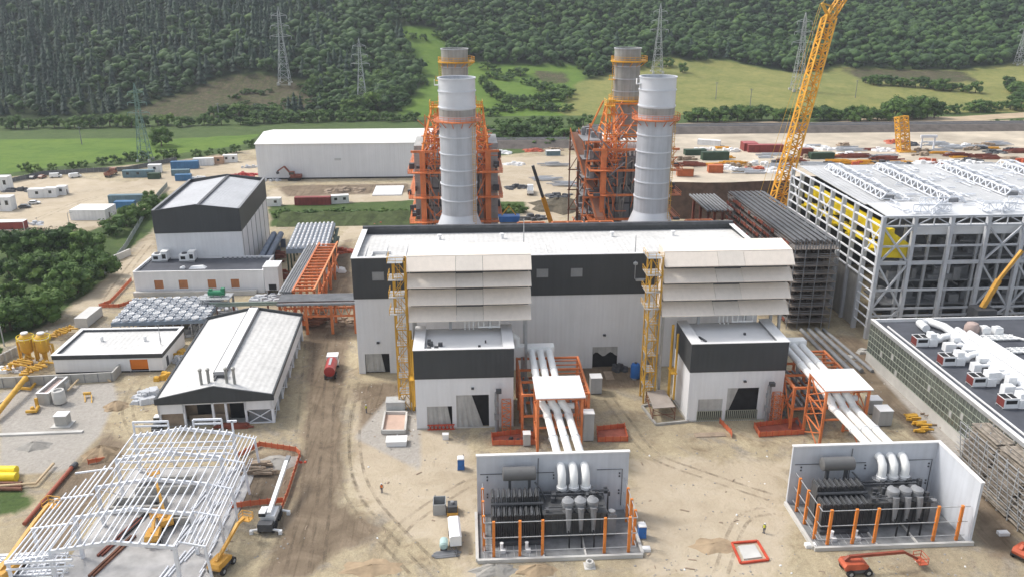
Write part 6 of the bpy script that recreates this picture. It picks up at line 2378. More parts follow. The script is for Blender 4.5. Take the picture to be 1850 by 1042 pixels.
# ---------------------------------------------------------------- white steel frame at lower left
t = thing('steel_frame_building', 'white steel frame of a new shed with open purlins over a concrete floor', 'steel frame', (-48, 96, 0))
FY = [96.2, 103.8, 111.5, 119.2, 126.8]
for y in FY:
 for x, h in ((-56.6, 7), (-40.2, 7)):
  MB().box(x - .25, x + .25, y - .22, y + .22, .2, h).build('column', STEELW, t)
 b = MB().bar((-56.8, y, 7), (-48.4, y, 8.2), .36, .5).bar((-48.4, y, 8.2), (-40.0, y, 7), .36, .5)
 b.build('rafter', STEELW, t)
b = MB()
for f in (0, .14, .28, .42, .56, .7, .85, 1):
 for s in (-1, 1):
  x = -48.4 + s * 8.3 * (1 - f) + (0 if f < 1 else s * .4)
  z = 7.25 + 1.2 * f + .15
  ya = 96.2 if s > 0 or f > .5 else 96.2
  b.bar((x, ya - .4, z), (x, 127.2, z), .14, .2)
b.build('purlins', STEELW, t)
# side aisle frames
b = MB()
for k, x in enumerate((-62.2, -61.4, -60.6, -59.8, -59.0, -58.2, -57.4)):
 b.bar((x, 95.3, 6.0 + .1 * k), (x, 110 + k * 1.7, 6.0 + .1 * k), .15, .2)
 b.bar((x + .3, 96, 3.6), (x + .3, 104 + k * 1.5, 3.6), .12, .16)
for k in range(4):
 b.bar((-62.5 + k * 0.0, 95.8 + k * 7.2, 6.0), (-56.6, 95.8 + k * 7.2, 6.7), .24)
for x, y in ((-62.3, 96.0), (-62.3, 103.2)):
 b.bar((x, y, .1), (x, y, 6), .36)
b.bar((-62.3, 95.4, 6.0), (-53.5, 95.4, 6.2), .3)
b.bar((-62.3, 95.4, 5.0), (-53.5, 95.4, 5.2), .24)
b.bar((-57.5, 95.6, 1.0), (-54.0, 95.6, 5.4), .2)
b.build('side_aisle_frame', STEELW, t)
b = MB()
for k, x in enumerate((-39.4, -38.8, -38.2, -37.6, -37.0, -36.6)):
 b.bar((x, 97.5, 6.75 - .16 * k), (x, 127.5, 6.75 - .16 * k), .13, .18)
 b.bar((x, 100, 3.8), (x, 124, 3.8), .1, .14)
for y in (97.5, 104.5, 111.6, 119, 126.6):
 b.bar((-36.3, y, .1), (-36.7, y, 6.0), .32)
 b.bar((-36.6, y, 6.0), (-40.2, y, 6.9), .24)
b.build('right_aisle_frame', STEELW, t)
b = MB()
for y in (121, 123, 125.0, 126.8):
 b.bar((-57.4, y, 5.6), (-40, y, 5.6), .2)
 b.bar((-57.4, y, 4.2), (-40, y, 4.2), .16)
for i in range(2):
 y = FY[i * 2]
 b.bar((-56.6, y, .4), (-56.6, y + 7.6, 6.8), .14)
 b.bar((-56.6, y + 7.6, .4), (-56.6, y, 6.8), .14)
b.bar((-57.2, 128.5, 8.8), (-51.4, 128.5, 8.8), .3).bar((-57.2, 128.5, 8.0), (-51.4, 128.5, 8.0), .24).bar((-47.2, 128.6, 8.9), (-42.4, 128.6, 8.9), .3).bar((-47.2, 128.6, 8.1), (-42.4, 128.6, 8.1), .24)
for x in (-57.2, -51.4, -47.2, -42.4):
 b.bar((x, 128.5, 0), (x, 128.5, 8.9), .26)
b.bar((-40.2, 127, 7), (-40.2, 127, 9.4), .3).bar((-41, 127, 9.3), (-39.4, 127, 9.3), .3)
b.build('bracing', STEELW, t)
for k in range(9):
 y = 97.5 + k * 3.3
 for s_, xx in ((-1, -56.6), (1, -40.2)):
  pass
 t2 = MB().bar((-44.5 + (k % 3) * 1.2, y - 2.5, .3), (-43.5 + (k % 3) * 1.4, y + 3.5, .35), .22).bar((-44.0 + (k % 3) * 1.2, y - 2, .25), (-43 + (k % 3) * 1.4, y + 3, .3), .2).bar((-38.6, y - 1.4, .3), (-38.2, y + 2.6, .35), .2)
 t2.solo('steel_section', STEELW, 'loose white steel beams lying on the floor under the white frame', 'steel beams', 'loose beams under the white frame')
for k, (x, y) in enumerate(((-54.6, 108), (-53.2, 112), (-54, 103.5))):
 MB().bar((x, y - 4, .3), (x + 2.6, y + 5, .3), .35, .3).bar((x + .6, y - 4, .3), (x + 3.2, y + 5, .3), .25, .3).solo('floor_channel', (BROWNR, BLACK, RUST)[k], ('red-brown', 'black', 'rusty')[k] + ' channel on the floor under the white steel frame', 'channel')
SLAB = M('dusty_concrete_floor', (.42, .41, .40), .85, .22, .25, bump=.01)
MB().box(-58.6, -36.9, 92, 127.6, 0, .12).struct('concrete_floor', SLAB)
# pits and footings inside the frame
b = MB()
for x, y, w_, d_ in ((-53, 116, 8, 3), (-50.5, 121.5, 9, 3.5), (-46, 112, 5, 2)):
 b.box(x - w_ / 2, x + w_ / 2, y - d_ / 2, y - d_ / 2 + .4, .12, 1.4).box(x - w_ / 2, x + w_ / 2, y + d_ / 2 - .4, y + d_ / 2, .12, 1.4).box(x - w_ / 2, x - w_ / 2 + .4, y - d_ / 2 + .4, y + d_ / 2 - .4, .12, 1.4).box(x + w_ / 2 - .4, x + w_ / 2, y - d_ / 2 + .4, y + d_ / 2 - .4, .12, 1.4)
b.solo('concrete_footings', CONC, 'grey concrete pit walls on the floor under the white steel frame', 'footing')
rg = random.Random(4)
for k in range(7):
 b = MB()
 x, y = -64.5 + rg.uniform(-.5, .5), 91 + k * 2.0
 for q in range(11):
  b.bar((x - 3.5 + rg.uniform(-.9, .6), y + q * .17, .15 + (q % 4) * .2), (x + 6 + rg.uniform(-2.2, .8), y + q * .17 + rg.uniform(-.3, .3), .2 + (q % 4) * .2), .2, .16)
 b.solo('steel_beam_bundle', STEELW, 'bundle of white steel beams stacked on the ground at the lower left corner', 'steel beams', 'bundles of white beams')
t = thing('pipe_line', 'long rust-red pipe lying in the trench left of the white steel frame', 'pipe', G(70, 945))
b = MB().tube([(*G(45, 950)[:2], .45), (*G(132, 846)[:2], .45)], .34, 10)
b.build('pipe', M('rust_red_pipe', (.30, .085, .05), .6, .15, .5), t)
MB().tube([(*G(131, 848)[:2], .45), (*G(138, 841)[:2], .45)], .5, 10).build('end_cap', GREYD, t)

# ---------------------------------------------------------------- cranes
CH = 8 / 9
t = thing('lattice_boom_crane', 'tall yellow lattice boom crane leaning right between the right stack and the steel hall', 'crane', (107, 276, 0))
b = lattice(MB(), (101.5, 262, 4), (124.5, 290, 68.6), (4.2, 3.6), 26, .5, .3, up=(0, 1, 0))
b.build('main_boom', YCRANE, t)
b = lattice(MB(), (124.5, 290, 68.6), (141, 296, 92), (2.6, 1.6), 12, .34, .2, up=(0, 1, 0))
b.build('jib', YCRANE, t)
b = MB().bar((124.5, 290, 68.6), (121.0, 289, 73.4), .8).bar((121.0, 289, 73.4), (124.9, 290.2, 72.4), .5).bar((124, 290, 68), (124.9, 290.2, 72.4), .6)
b.build('strut', YELLOW, t)
b = MB().tube([(121, 289, 73.4), (141, 296, 92)], .1, 4).tube([(121, 289, 73.4), (92, 250, 4)], .06, 4).tube([(120.4, 289, 73.2), (90, 252, 4)], .06, 4).tube([(123, 290, 66), (101.5, 262, 18)], .06, 4)
b.build('stay_ropes', YELLOW, t)
b = MB().box(92, 106, 250, 266, 1.2, 4.2).box(90.5, 95, 252, 264, 1.2, 5.2)
b.build('slewing_deck', YCRANE, t)
b = MB()
for y in (250.5, 264):
 b.prism_y([(91, .05), (107, .05), (107.8, .7), (107, 1.3), (91, 1.3), (90.2, .7)], y, y + 1.6)
b.build('crawler_track', RUBBER, t)
t = thing('lattice_mast', 'short upright yellow lattice mast standing in the storage yard behind the steel hall', 'crane mast', (189, 347, ZP))
lattice(MB(), (189.2, 347.3, ZP), (186.8, 349, 26.5), 3.9, 9, .45, .28).build('mast', YCRANE, t)
MB().box(185.5, 193, 343.5, 351, ZP, ZP + .4).build('base_frame', YCRANE, t)
# telescopic crane behind the hall
t = thing('telescopic_crane', 'mobile crane with a long orange and black telescopic boom behind the turbine hall', 'crane', (27, 262, 0))
p1, p0 = Vector((21.6, 262, 24.8)), Vector((28.4, 262, 4))
b = MB().bar(p0, p0.lerp(p1, .5), 1.5, 1.6)
b.build('lower_boom', YCRANE, t)
MB().bar(p0.lerp(p1, .5), p1, 1.0, 1.1).build('upper_boom', GREYD, t)
b = MB().box(24, 36, 260, 263, 1.2, 2.6).box(33.5, 36, 260, 263, 2.6, 4.2).box(27, 31, 260, 263, 2.6, 4.4)
b.build('chassis', YCRANE, t)
for k in range(5):
 for y in (260.1, 262.9):
  MB().tube([(25.2 + k * 2.2, y - .3, .7), (25.2 + k * 2.2, y + .3, .7)], .7, 12).build('wheel', RUBBER, t)
# orange boom at the right edge, standing between glazed building and steel hall
t = thing('knuckle_boom', 'orange lifting boom rising above the glazed building roof at the right edge', 'crane', (119, 168.5, 0))
MB().bar((116.6, 169.5, 10), (119.5, 170, 16.4), .9, 1.1).build('lower_boom', LIFTY, t)
MB().bar((119.5, 170, 16.4), (123.8, 170.5, 23), .6, .7).build('upper_boom', LIFTY, t)
MB().box(114.5, 119, 167.5, 171.5, 1, 10).build('turret', GREYD, t)
MB().box(113.5, 120.5, 167, 172, .3, 1).build('chassis', LIFTY, t)


# ---------------------------------------------------------------- pylons and poles
def pylon(px, py, top, label, arms=3, w_=7.0, z=None, mat=None):
 x, y, zz = GT(px, py)
 d = Vector((x, y, zz - CAMH)).length
 h = (py - top) * d / FPX * 1.03
 t = thing('electricity_pylon', label, 'pylon', (x, y, zz))
 mat = mat or GALV
 th = h * .0055 + .06
 b = lattice(MB(), (x, y, zz), (x, y, zz + h * .62), (h * .15, h * .05), 7, th, th * .6)
 lattice(b, (x, y, zz + h * .62), (x, y, zz + h * .9), (h * .05, h * .03), 5, th * .8, th * .5)
 for sx in (-1, 1):
  for sy in (-1, 1):
   b.bar((x + sx * h * .015, y + sy * h * .015, zz + h * .9), (x, y, zz + h), th * .8)
 b.build('tower', mat, t)
 for k in range(arms):
  za = zz + h * (.88 - k * .13)
  L_ = h * (.10 + .02 * k)
  a = MB()
  for s in (-1, 1):
   a.bar((x + s * h * .02, y - h * .02, za), (x + s * L_, y, za + h * .005), th * .8)
   a.bar((x + s * h * .02, y + h * .02, za), (x + s * L_, y, za + h * .005), th * .8)
   a.bar((x + s * h * .02, y, za + h * .035), (x + s * L_, y, za + h * .005), th * .7)
   a.bar((x + s * L_, y, za), (x + s * L_, y, za - h * .035), th * .9)
  a.build('cross_arm', mat, t)
 f = MB()
 for sx in (-1, 1):
  for sy in (-1, 1):
   f.cbox(x + sx * h * .075, y + sy * h * .075, zz - .3, h * .03, h * .03, h * .03 + .3)
 f.build('footing', CONCL, t)
 return t


PGREEN = M('green_painted_steel', (.13, .22, .19), .6, .15, .5)
pylon(515, 154, 32, 'grey lattice pylon on the bare brown clearing of the left slope')
pylon(655, 190, 82, 'grey lattice pylon among trees left of the left stack')
pylon(263, 291, 170, 'slim greenish lattice pylon at the near edge of the green field', mat=PGREEN)
pylon(1187, 132, 22, 'grey lattice pylon rising behind the right rear stack')
pylon(1440, 165, 44, 'grey lattice pylon on the meadow left of the crane boom')
pylon(1840, 118, 52, 'grey lattice pylon at the right edge of the hillside')


def pole(px, py, top, label, z=0):
 x, y, zz = GT(px, py) if z == 0 else G(px, py, z)
 d = Vector((x, y, zz - CAMH)).length
 h = (py - top) * d / FPX * 1.03
 b = MB().tube([(x, y, zz), (x, y, zz + h)], [.28, .18], 6).box(x - 1.1, x + 1.1, y - .1, y + .1, zz + h * .92, zz + h * .94)
 for s in (-1, 0, 1):
  b.box(x + s - .06, x + s + .06, y - .06, y + .06, zz + h * .94, zz + h * .97)
 b.solo('utility_pole', GREYM, label, 'pole')


pole(396, 216, 190, 'slim pole left of the pair below the brown clearing')
pole(462, 213, 191, 'slim pole right of the pair below the brown clearing')
pole(1293, 180, 152, 'thin pole on the left of the right hand meadow')
pole(1355, 193, 164, 'thin pole in the middle of the right hand meadow')
pole(1545, 178, 150, 'thin pole on the meadow right of the crane boom')
pole(148, 262, 234, 'thin pole at the far edge of the green field')
for px, py, top, lab in ((8, 625, 552, 'pale lamp post behind the concrete wall at the left edge'), (133, 448, 397, 'slim pale post in front of the tree belt')):
 x, y, z = G(px, py)
 d = Vector((x, y, -CAMH)).length
 h = (py - top) * d / FPX * 1.12
 MB().tube([(x, y, 0), (x, y, h)], [.16, .09], 8).bar((x, y, h), (x + 1.2, y, h + .15), .12).box(x + .8, x + 1.6, y - .15, y + .15, h + .1, h + .25).solo('lamp_post', GALV, lab, 'lamp post')
MB().tube([(-68.2, 173.5, 0), (-68.2, 173.5, 8.6)], [.12, .06], 6).cbox(-68.2, 173.5, 0, .5, .5, .3).cbox(-68.2, 173.5, 4.4, .25, .25, 1.0).solo('flag_mast', GALV, 'thin pale mast at the right rear corner of the flat white building', 'mast')
# ---------------------------------------------------------------- vehicles, cabins, containers
def wheel_pairs(t, xs, r, hw, wdt=.28):
 for x in xs:
  for s in (-1, 1):
   w_ = MB().tube([(x, s * hw - wdt / 2, r), (x, s * hw + wdt / 2, r)], r, 14).build('wheel', RUBBER, t)
   MB().tube([(x, s * hw - wdt / 2 - .01, r), (x, s * hw + wdt / 2 + .01, r)], r * .5, 10).build('rim', GALV, w_)


def car(px, py, rz, paint, label, kind='car'):
 """length along x"""
 t = thing('parked_' + kind, label, kind, (0, 0, 0))
 if kind == 'van':
  prof = [(-2.4, .35), (2.45, .35), (2.5, .95), (1.9, 1.15), (1.35, 1.95), (-2.3, 2.05), (-2.45, 1.2)]
  win = [(1.2, 1.2), (1.75, 1.2), (1.32, 1.85), (1.0, 1.85)]
  L_ = 2.4
 else:
  prof = [(-2.05, .35), (2.1, .35), (2.15, .75), (1.2, .92), (.55, 1.42), (-1.2, 1.45), (-1.85, 1.0), (-2.1, .9)]
  win = [(-1.5, .95), (1.0, .95), (.5, 1.36), (-1.15, 1.38)]
  L_ = 2.05
 MB().prism_y(prof, -.88, .88).build('body', paint, t)
 g = MB().prism_y(win, -.9, .9)
 if kind != 'van':
  g.quad((.62, -.75, 1.38), (1.18, -.8, .96), (1.18, .8, .96), (.62, .75, 1.38))
  g.quad((-1.25, -.75, 1.44), (-1.25, .75, 1.44), (-1.82, .8, 1.06), (-1.82, -.8, 1.06))
 else:
  g.quad((1.40, -.75, 1.9), (1.88, -.8, 1.2), (1.88, .8, 1.2), (1.40, .75, 1.9))
 g.build('window', WIN, t)
 wheel_pairs(t, (-1.35, 1.35), .33, .82, .22)
 for s in (-1, 1):
  MB().cbox(L_ + .08, s * .62, .62, .1, .3, .16).build('headlight', CAPW, t)
 MB().box(-L_ - .1, -L_ + .02, -.85, .85, .38, .55).build('bumper', GREYD, t)
 t.location = G(px, py)
 t.rotation_euler.z = rz
 return t


car(48, 323, R(80), CARW, 'leftmost white car parked along the dark fence of the container yard')
car(61, 323, R(85), CARD, 'dark car parked second from left along the yard fence')
car(77, 322, R(85), CARB, 'brown car parked third from left along the yard fence')
car(101, 321, R(20), CARW, 'white van parked alone in the middle of the row along the yard fence', 'van')
car(126, 314, R(10), CARW, 'white car on the far side of the pair by the yard fence')
car(136, 321, R(40), CARW, 'white van on the near side of the pair by the yard fence', 'van')
car(62, 369, R(12), CARW, 'white estate car beside the grey car left of the long cabins')
car(45, 376, R(15), CARD, 'dark grey car beside the white estate car in the container yard')


def lorry(px, py, rz, paint, label, tank=False, k=1.0, cab=None):
 t = thing('lorry', label, 'truck', (0, 0, 0))
 MB().box(1.6, 3.9, -1.2, 1.2, .9, 3.0).box(3.9, 4.1, -1.1, 1.1, .6, 1.6).build('cab', cab or paint, t)
 MB().box(3.85, 3.95, -1.05, 1.05, 1.8, 2.75).box(2.2, 3.5, -1.23, 1.23, 1.85, 2.7).build('window', WIN, t)
 MB().box(-4.2, 4.0, -.5, .5, .55, .9).box(3.9, 4.2, -1.2, 1.2, .4, .75).build('chassis', GREYD, t)
 if tank:
  MB().tube([(-4.1, 0, 2.0), (-4.0, 0, 2.0), (1.2, 0, 2.0), (1.3, 0, 2.0)], [.9, 1.15, 1.15, .9], 16).build('tank', paint, t, True)
  MB().box(-3, .5, -.25, .25, 3.1, 3.25).build('walkway', GALV, t)
 else:
  MB().box(-4.2, 1.4, -1.25, 1.25, .95, 1.1).box(-4.2, 1.4, -1.25, -1.15, 1.1, 2.2).box(-4.2, 1.4, 1.15, 1.25, 1.1, 2.2).box(1.3, 1.4, -1.15, 1.15, 1.1, 2.6).box(-4.2, -4.1, -1.15, 1.15, 1.1, 2.2).build('tipper_body', paint, t)
 wheel_pairs(t, (-3.2, -2.0, 2.7), .5, 1.05, .32)
 for s in (-1, 1):
  MB().cbox(4.12, s * .85, 1.0, .08, .35, .25).build('headlight', CAPW, t)
 t.location = G(px, py)
 t.rotation_euler.z = rz
 t.scale = (k, k, k)
 return t


lorry(600, 672, R(92), CARR, 'red tank lorry with a white cab on the muddy road beside the turbine hall', True, cab=CARW)
lorry(201, 318, R(88), CARB, 'brown lorry parked beside the long cabins at the yard fence')
lorry(958, 350, R(86), CARW, 'white lorry parked behind the turbine hall beside the telescopic crane')


def container(px, py, L_, w_, h, rz, mat, label, cat='container', name='container', windows=0, roofmat=None, z=0.0, door=False):
 """base anchored at the photo position of the front face centre; long side along x"""
 t = thing(name, label, cat, (0, 0, 0))
 MB().box(-L_ / 2, L_ / 2, 0, w_, .15, h).build('body', mat, t)
 b = MB()
 for x in (-L_ / 2 - .04, L_ / 2 - .1):
  for y in (-.04, w_ - .1):
   b.box(x, x + .14, y, y + .14, 0, h + .04)
 for zz in (.0, h - .1):
  b.box(-L_ / 2, L_ / 2, -.05, .06, zz, zz + .16).box(-L_ / 2, L_ / 2, w_ - .06, w_ + .05, zz, zz + .16)
 b.build('corner_frame', roofmat or mat, t)
 MB().box(-L_ / 2 - .06, L_ / 2 + .06, -.06, w_ + .06, h + .03, h + .12).build('roof', roofmat or mat, t)
 for k in range(windows):
  x = -L_ / 2 + (k + .5) * L_ / max(1, windows)
  MB().box(x - .55, x + .55, -.07, -.03, h * .45, h * .78).build('window', WIN, t)
 if door:
  MB().box(L_ / 2 + .01, L_ / 2 + .05, w_ * .3, w_ * .3 + .9, .2, 2.1).build('door', GREYD, t)
 t.location = G(px, py, z)
 t.rotation_euler.z = rz
 return t


RW = CAPW
container(160, 398, 12.5, 9, 3.6, R(-2), WHITEC, 'large white site cabin with one dark window in front of the tree belt', 'cabin', 'site_cabin', 0, RW, door=True)
container(225, 379, 7.2, 2.6, 2.9, R(0), BLUEC, 'bright blue container at the fence in the container yard')
container(228, 367, 13, 2.6, 2.9, R(2), TEALC, 'long grey-blue container behind the bright blue container')
container(68, 358, 6.6, 3.0, 3.4, R(6), WHITEC, 'left part of the row of white cabins in the middle of the yard', 'cabin', 'site_cabin', 1, RW)
container(92, 357, 4.4, 3.0, 3.6, R(4), WHITEC, 'middle part of the row of white cabins in the middle of the yard', 'cabin', 'site_cabin', 1, RW)
container(111, 353, 3.6, 3.0, 3.4, R(2), WHITEC, 'right part of the row of white cabins, with a dark end opening', 'cabin', 'site_cabin', 1, RW, door=True)
container(14, 416, 11, 3.2, 2.8, R(2), REDC, 'dark red container with a white top at the left edge of the yard', 'container', 'container', 0, RW)
container(5, 345, 5, 4, 5.6, R(0), WHITEC, 'tall white two-storey cabin at the upper left edge of the yard', 'cabin', 'site_cabin', 2, RW)
container(8, 382, 5.5, 4, 5.2, R(0), WHITEC, 'white two-storey cabin behind the red container at the left edge', 'cabin', 'site_cabin', 2, RW)
container(250, 321, 13, 2.5, 3.0, R(3), TEALC, 'long grey-blue cabin along the fence right of the brown lorry', 'cabin', 'site_cabin', 3)
container(280, 313, 5.5, 2.5, 3.6, R(5), WHITEC, 'white cabin at the right end of the long grey-blue cabin', 'cabin', 'site_cabin', 1, RW)
container(278, 324, 5, 2.4, 2.4, R(2), GREENC, 'open dark skip in front of the white fence cabin', 'skip', 'skip')
container(334, 306, 12, 2.6, 3.4, R(6), BLUEC, 'long dark blue container left of the white warehouse')
container(331, 327, 6.5, 2.4, 2.5, R(4), BLUEC, 'low dark blue container behind the tall plant building', 'container')
container(326, 318, 7.5, 2.5, 2.5, R(4), TEALC, 'grey container between the two dark blue containers', 'container')
container(368, 300, 9, 2.6, 3.4, R(6), WHITEC, 'white container next to the long dark blue container', 'container', 'container', 0, RW)
container(395, 297, 4.5, 2.5, 3.2, R(6), M('tan_container_paint', (.40, .26, .18), .6, .15, .5), 'small tan container between two white containers', 'container', 'container', 1)
container(416, 294, 6.5, 2.6, 3.4, R(6), WHITEC, 'white container nearest the left end of the white warehouse', 'container', 'container', 2, RW)
container(489, 373, 7.6, 2.6, 2.9, R(0), WHITEC, 'white cabin with two windows beside the right side of the tall plant building', 'cabin', 'site_cabin', 2, RW)
container(565, 371, 13.6, 2.6, 2.9, R(0), REDC, 'long red container in the yard before the white warehouse', 'container')
container(615, 368, 6.6, 2.6, 3.0, R(10), WHITEC, 'white cabin with two windows at the right end of the long red container', 'cabin', 'site_cabin', 2, RW)
# low concrete slab before the warehouse
x, y, z = G(699, 354)
MB().box(x - 5.8, x + 5.8, y, y + 16, 0, .5).box(x - 5.9, x + 5.9, y - .1, y + 16.1, 0, .3).solo('foundation_slab', CAPW, 'plain white foundation slab in the yard before the white warehouse', 'slab')

# skip-and-scrap heaps: one mesh heap each


def heap(px, py, w_, d_, h, n, mat, label, cat, name, z=0.0, seed=1, long=False):
 rg = random.Random(seed * 31 + int(px))
 x, y, z = G(px, py, z)
 b = MB()
 for k in range(n):
  a, c = rg.uniform(-.5, .5) * w_, rg.uniform(-.5, .5) * d_
  hh = h * (1 - abs(a / w_) - abs(c / d_) * .6) * rg.uniform(.4, 1)
  if long:
   L_ = w_ * rg.uniform(.3, .7)
   b.bar((x + a * .5 - L_ / 2, y + c, z + max(.1, hh)), (x + a * .5 + L_ / 2, y + c + rg.uniform(-.5, .5), z + max(.1, hh) + rg.uniform(-.1, .1)), rg.uniform(.2, .45))
  else:
   s = rg.uniform(.25, .6) * min(w_, d_) * .6
   q = rg.uniform(0, 3)
   b.hexa([(x + a + s * math.cos(q + k2 * PI / 2), y + c + s * .7 * math.sin(q + k2 * PI / 2), z) for k2 in range(4)],
     [(x + a + s * .7 * math.cos(q + k2 * PI / 2), y + c + s * .5 * math.sin(q + k2 * PI / 2), z + max(.2, hh)) for k2 in range(4)])
 return b.solo(name, mat, label, cat)


heap(35, 345, 12, 5, 2, 26, GREYD, 'dark scrap heap left of the white cabins in the container yard', 'scrap', 'scrap_heap', seed=2)
heap(60, 405, 7, 4, 1.4, 18, STEELG, 'pale rubble heap right of the red container at the left edge', 'rubble', 'rubble_heap', seed=3)
heap(72, 420, 3.5, 3, 2.2, 10, TIMBER, 'brown cable drum heap above the tree belt', 'drum', 'timber_heap', seed=4)
heap(345, 322, 12, 4, 1.6, 20, CARW, 'white crates heaped behind the tall plant building', 'crates', 'crate_heap', seed=5)
heap(440, 318, 11, 5, 2.4, 24, CARR, 'red machine parts heaped at the left end of the white warehouse', 'machine parts', 'machine_heap', seed=6)
heap(452, 303, 7, 4, 2.2, 16, STEELG, 'grey crates at the corner of the white warehouse', 'crates', 'crate_heap', seed=7)
heap(490, 327, 8, 3, 1.5, 16, STEELG, 'grey boxes along the foot of the white warehouse', 'boxes', 'box_heap', seed=8)
heap(622, 345, 15, 7, 1.6, 36, TIMBER, 'ring of timber and cable behind the white cabin in the yard', 'timber', 'timber_heap', seed=9)
heap(682, 405, 2.5, 1.6, 2.0, 4, LIFTO, 'small orange skip at the right end of the grassy embankment', 'skip', 'small_skip', seed=10)

# dark excavator at the warehouse wall
def excavator(px, py, rz, paint, label, z=0.0, k=1.0):
 t = thing('excavator', label, 'excavator', (0, 0, 0))
 for s in (-1, 1):
  MB().prism_y([(-1.9, .1), (1.9, .1), (2.2, .5), (1.9, .9), (-1.9, .9), (-2.2, .5)], s * 1.1 - .3, s * 1.1 + .3).build('crawler_track', RUBBER, t)
 MB().box(-2.3, 1.2, -1.3, 1.3, 1.0, 1.9).build('body', paint, t)
 c = MB().box(-.2, 1.5, .2, 1.3, 1.9, 3.1).build('cab', paint, t)
 MB().box(-.1, 1.55, .15, 1.35, 2.2, 2.95).build('window', WIN, c)
 MB().bar((1.0, -.4, 1.7), (3.2, -.4, 4.6), .5).build('boom', paint, t)
 MB().bar((3.2, -.4, 4.6), (5.6, -.4, 3.0), .4).build('arm', paint, t)
 MB().prism_y([(5.4, 3.1), (6.0, 2.8), (5.8, 2.0), (5.1, 2.2)], -.9, .1).build('bucket', GREYD, t)
 t.location = G(px, py, z)
 t.rotation_euler.z = rz
 t.scale = (k, k, k)
 return t


excavator(533, 326, R(180), BROWNR, 'dark excavator with raised arm against the foot of the white warehouse', k=1.3)

# ---------------------------------------------------------------- near yard objects


def toilet(px, py, label):
 t = thing('portable_toilet', label, 'portable toilet', (0, 0, 0))
 b_ = MB().box(-.58, .58, -.58, .58, .12, 2.1).build('cabin', BLUE, t)
 MB().prism_y([(-.62, 2.1), (.62, 2.1), (.5, 2.3), (-.5, 2.3)], -.62, .62).build('roof', CAPW, t)
 d = MB().box(-.42, .42, -.62, -.58, .2, 1.95).build('door', BLUE, t)
 MB().box(.25, .33, -.66, -.62, 1.0, 1.2).build('handle', GREYD, d)
 MB().box(-.65, .65, -.65, .65, 0, .12).build('base', GREYM, t)
 MB().tube([(.45, .45, 2.2), (.45, .45, 2.6)], .05, 6).build('vent_pipe', GREYD, t)
 t.location = G(px, py)
 return t


toilet(833, 846, 'blue portable toilet behind the open-sided transformer bay')
toilet(1159, 969, 'blue portable toilet at the right front corner of the open-sided transformer bay')
t = thing('water_tank', 'bright blue upright tank against the hall wall between the intake houses', 'tank', G(1147, 682))
x, y, _ = t.location
MB().lathe([(.95, .15), (1.0, .3), (1.0, 2.9), (.8, 3.3), (.3, 3.45)], x, y, 18).build('vessel', BLUE, t, True)
MB().lathe([(.3, 3.4), (.3, 3.6)], x, y, 10).box(x - 1, x + 1, y - 1, y + 1, 0, .15).build('lid_and_base', GREYD, t)
heap(1160, 683, 4, 2, .8, 14, GREYM, 'grey scrap on the ground right of the blue tank', 'scrap', 'scrap_heap', seed=11)
heap(1117, 668, 3, 2.5, 2.2, 12, GREYD, 'dark machine parked in front of the right hall doorway', 'machine', 'machine_heap', seed=12)
b = MB().box(*(lambda p: (p[0] - .9, p[0] + .9, p[1] - 2, p[1] + 2))(G(1100, 678)), 0, .12).solo('timber_board', TIMBER, 'pale timber board on the ground before the right hall doorway', 'board')


def cabinet(px, py, w_, d_, h, label):
 x, y, _ = G(px, py)
 t = thing('switch_cabinet', label, 'cabinet', (x, y, 0))
 MB().box(x - w_ / 2, x + w_ / 2, y, y + d_, .2, h).build('housing', M('pale_grey_cabinet', (.45, .46, .46), .5, .06, .5, streak=.1), t)
 MB().box(x - w_ / 2 - .06, x + w_ / 2 + .06, y - .06, y + d_ + .06, h, h + .1).build('top', CAPW, t)
 MB().box(x - w_ / 2 + .1, x - .02, y - .04, y, .35, h - .15).box(x + .02, x + w_ / 2 - .1, y - .04, y, .35, h - .15).build('door', MATS['pale_grey_cabinet'], t)
 MB().box(x - w_ / 2 + .1, x + w_ / 2 - .1, y + .1, y + d_ - .1, 0, .2).build('plinth', GREYD, t)


cabinet(1077, 712, 2.3, 2.2, 3.6, 'upper pale grey cabinet right of the left duct canopy')
cabinet(1063, 797, 1.9, 1.9, 5.6, 'lower tall pale grey cabinet beside the right leg of the left duct canopy')
cabinet(952, 806, 1.3, 1.4, 2.4, 'small pale grey cabinet left of the left duct canopy')
cabinet(1598, 770, 2.6, 2.6, 3.2, 'nearer pale grey cabinet right of the right duct canopy')
cabinet(1580, 748, 2.4, 2.2, 3.0, 'farther pale grey cabinet right of the right duct canopy')


def barrier(pxs, label, h=1.1, tray=False):
 """closed run of red-orange plastic barrier following ground pixels"""
 P = [G(a, c) for a, c in pxs]
 t = thing('barrier_fence', label, 'barrier', ((P[0][0] + P[2 % len(P)][0]) / 2, (P[0][1] + P[2 % len(P)][1]) / 2, 0))
 b, q = MB(), MB()
 for a, c in zip(P, P[1:]):
  a, c = Vector(a), Vector(c)
  n = max(1, int((c - a).length / 1.2))
  for i in range(n):
   s, e = a.lerp(c, i / n), a.lerp(c, (i + 1) / n)
   b.bar((s.x, s.y, h * .55), (e.x, e.y, h * .55 + rnd.uniform(-.05, .05)), .07, h * .85)
   q.bar((s.x, s.y, 0), (s.x, s.y, h + .15), .1)
 b.build('mesh_panel', M('orange_mesh_panel', (.55, .15, .07), .7, .15, .8), t)
 q.build('post', REDO, t)
 if tray:
  MB().prism_z([(p[0], p[1]) for p in P[:-1]], .01, .12).build('tray_floor', M('red_brown_tray', (.30, .095, .065), .7, .25, .7), t)
 return t


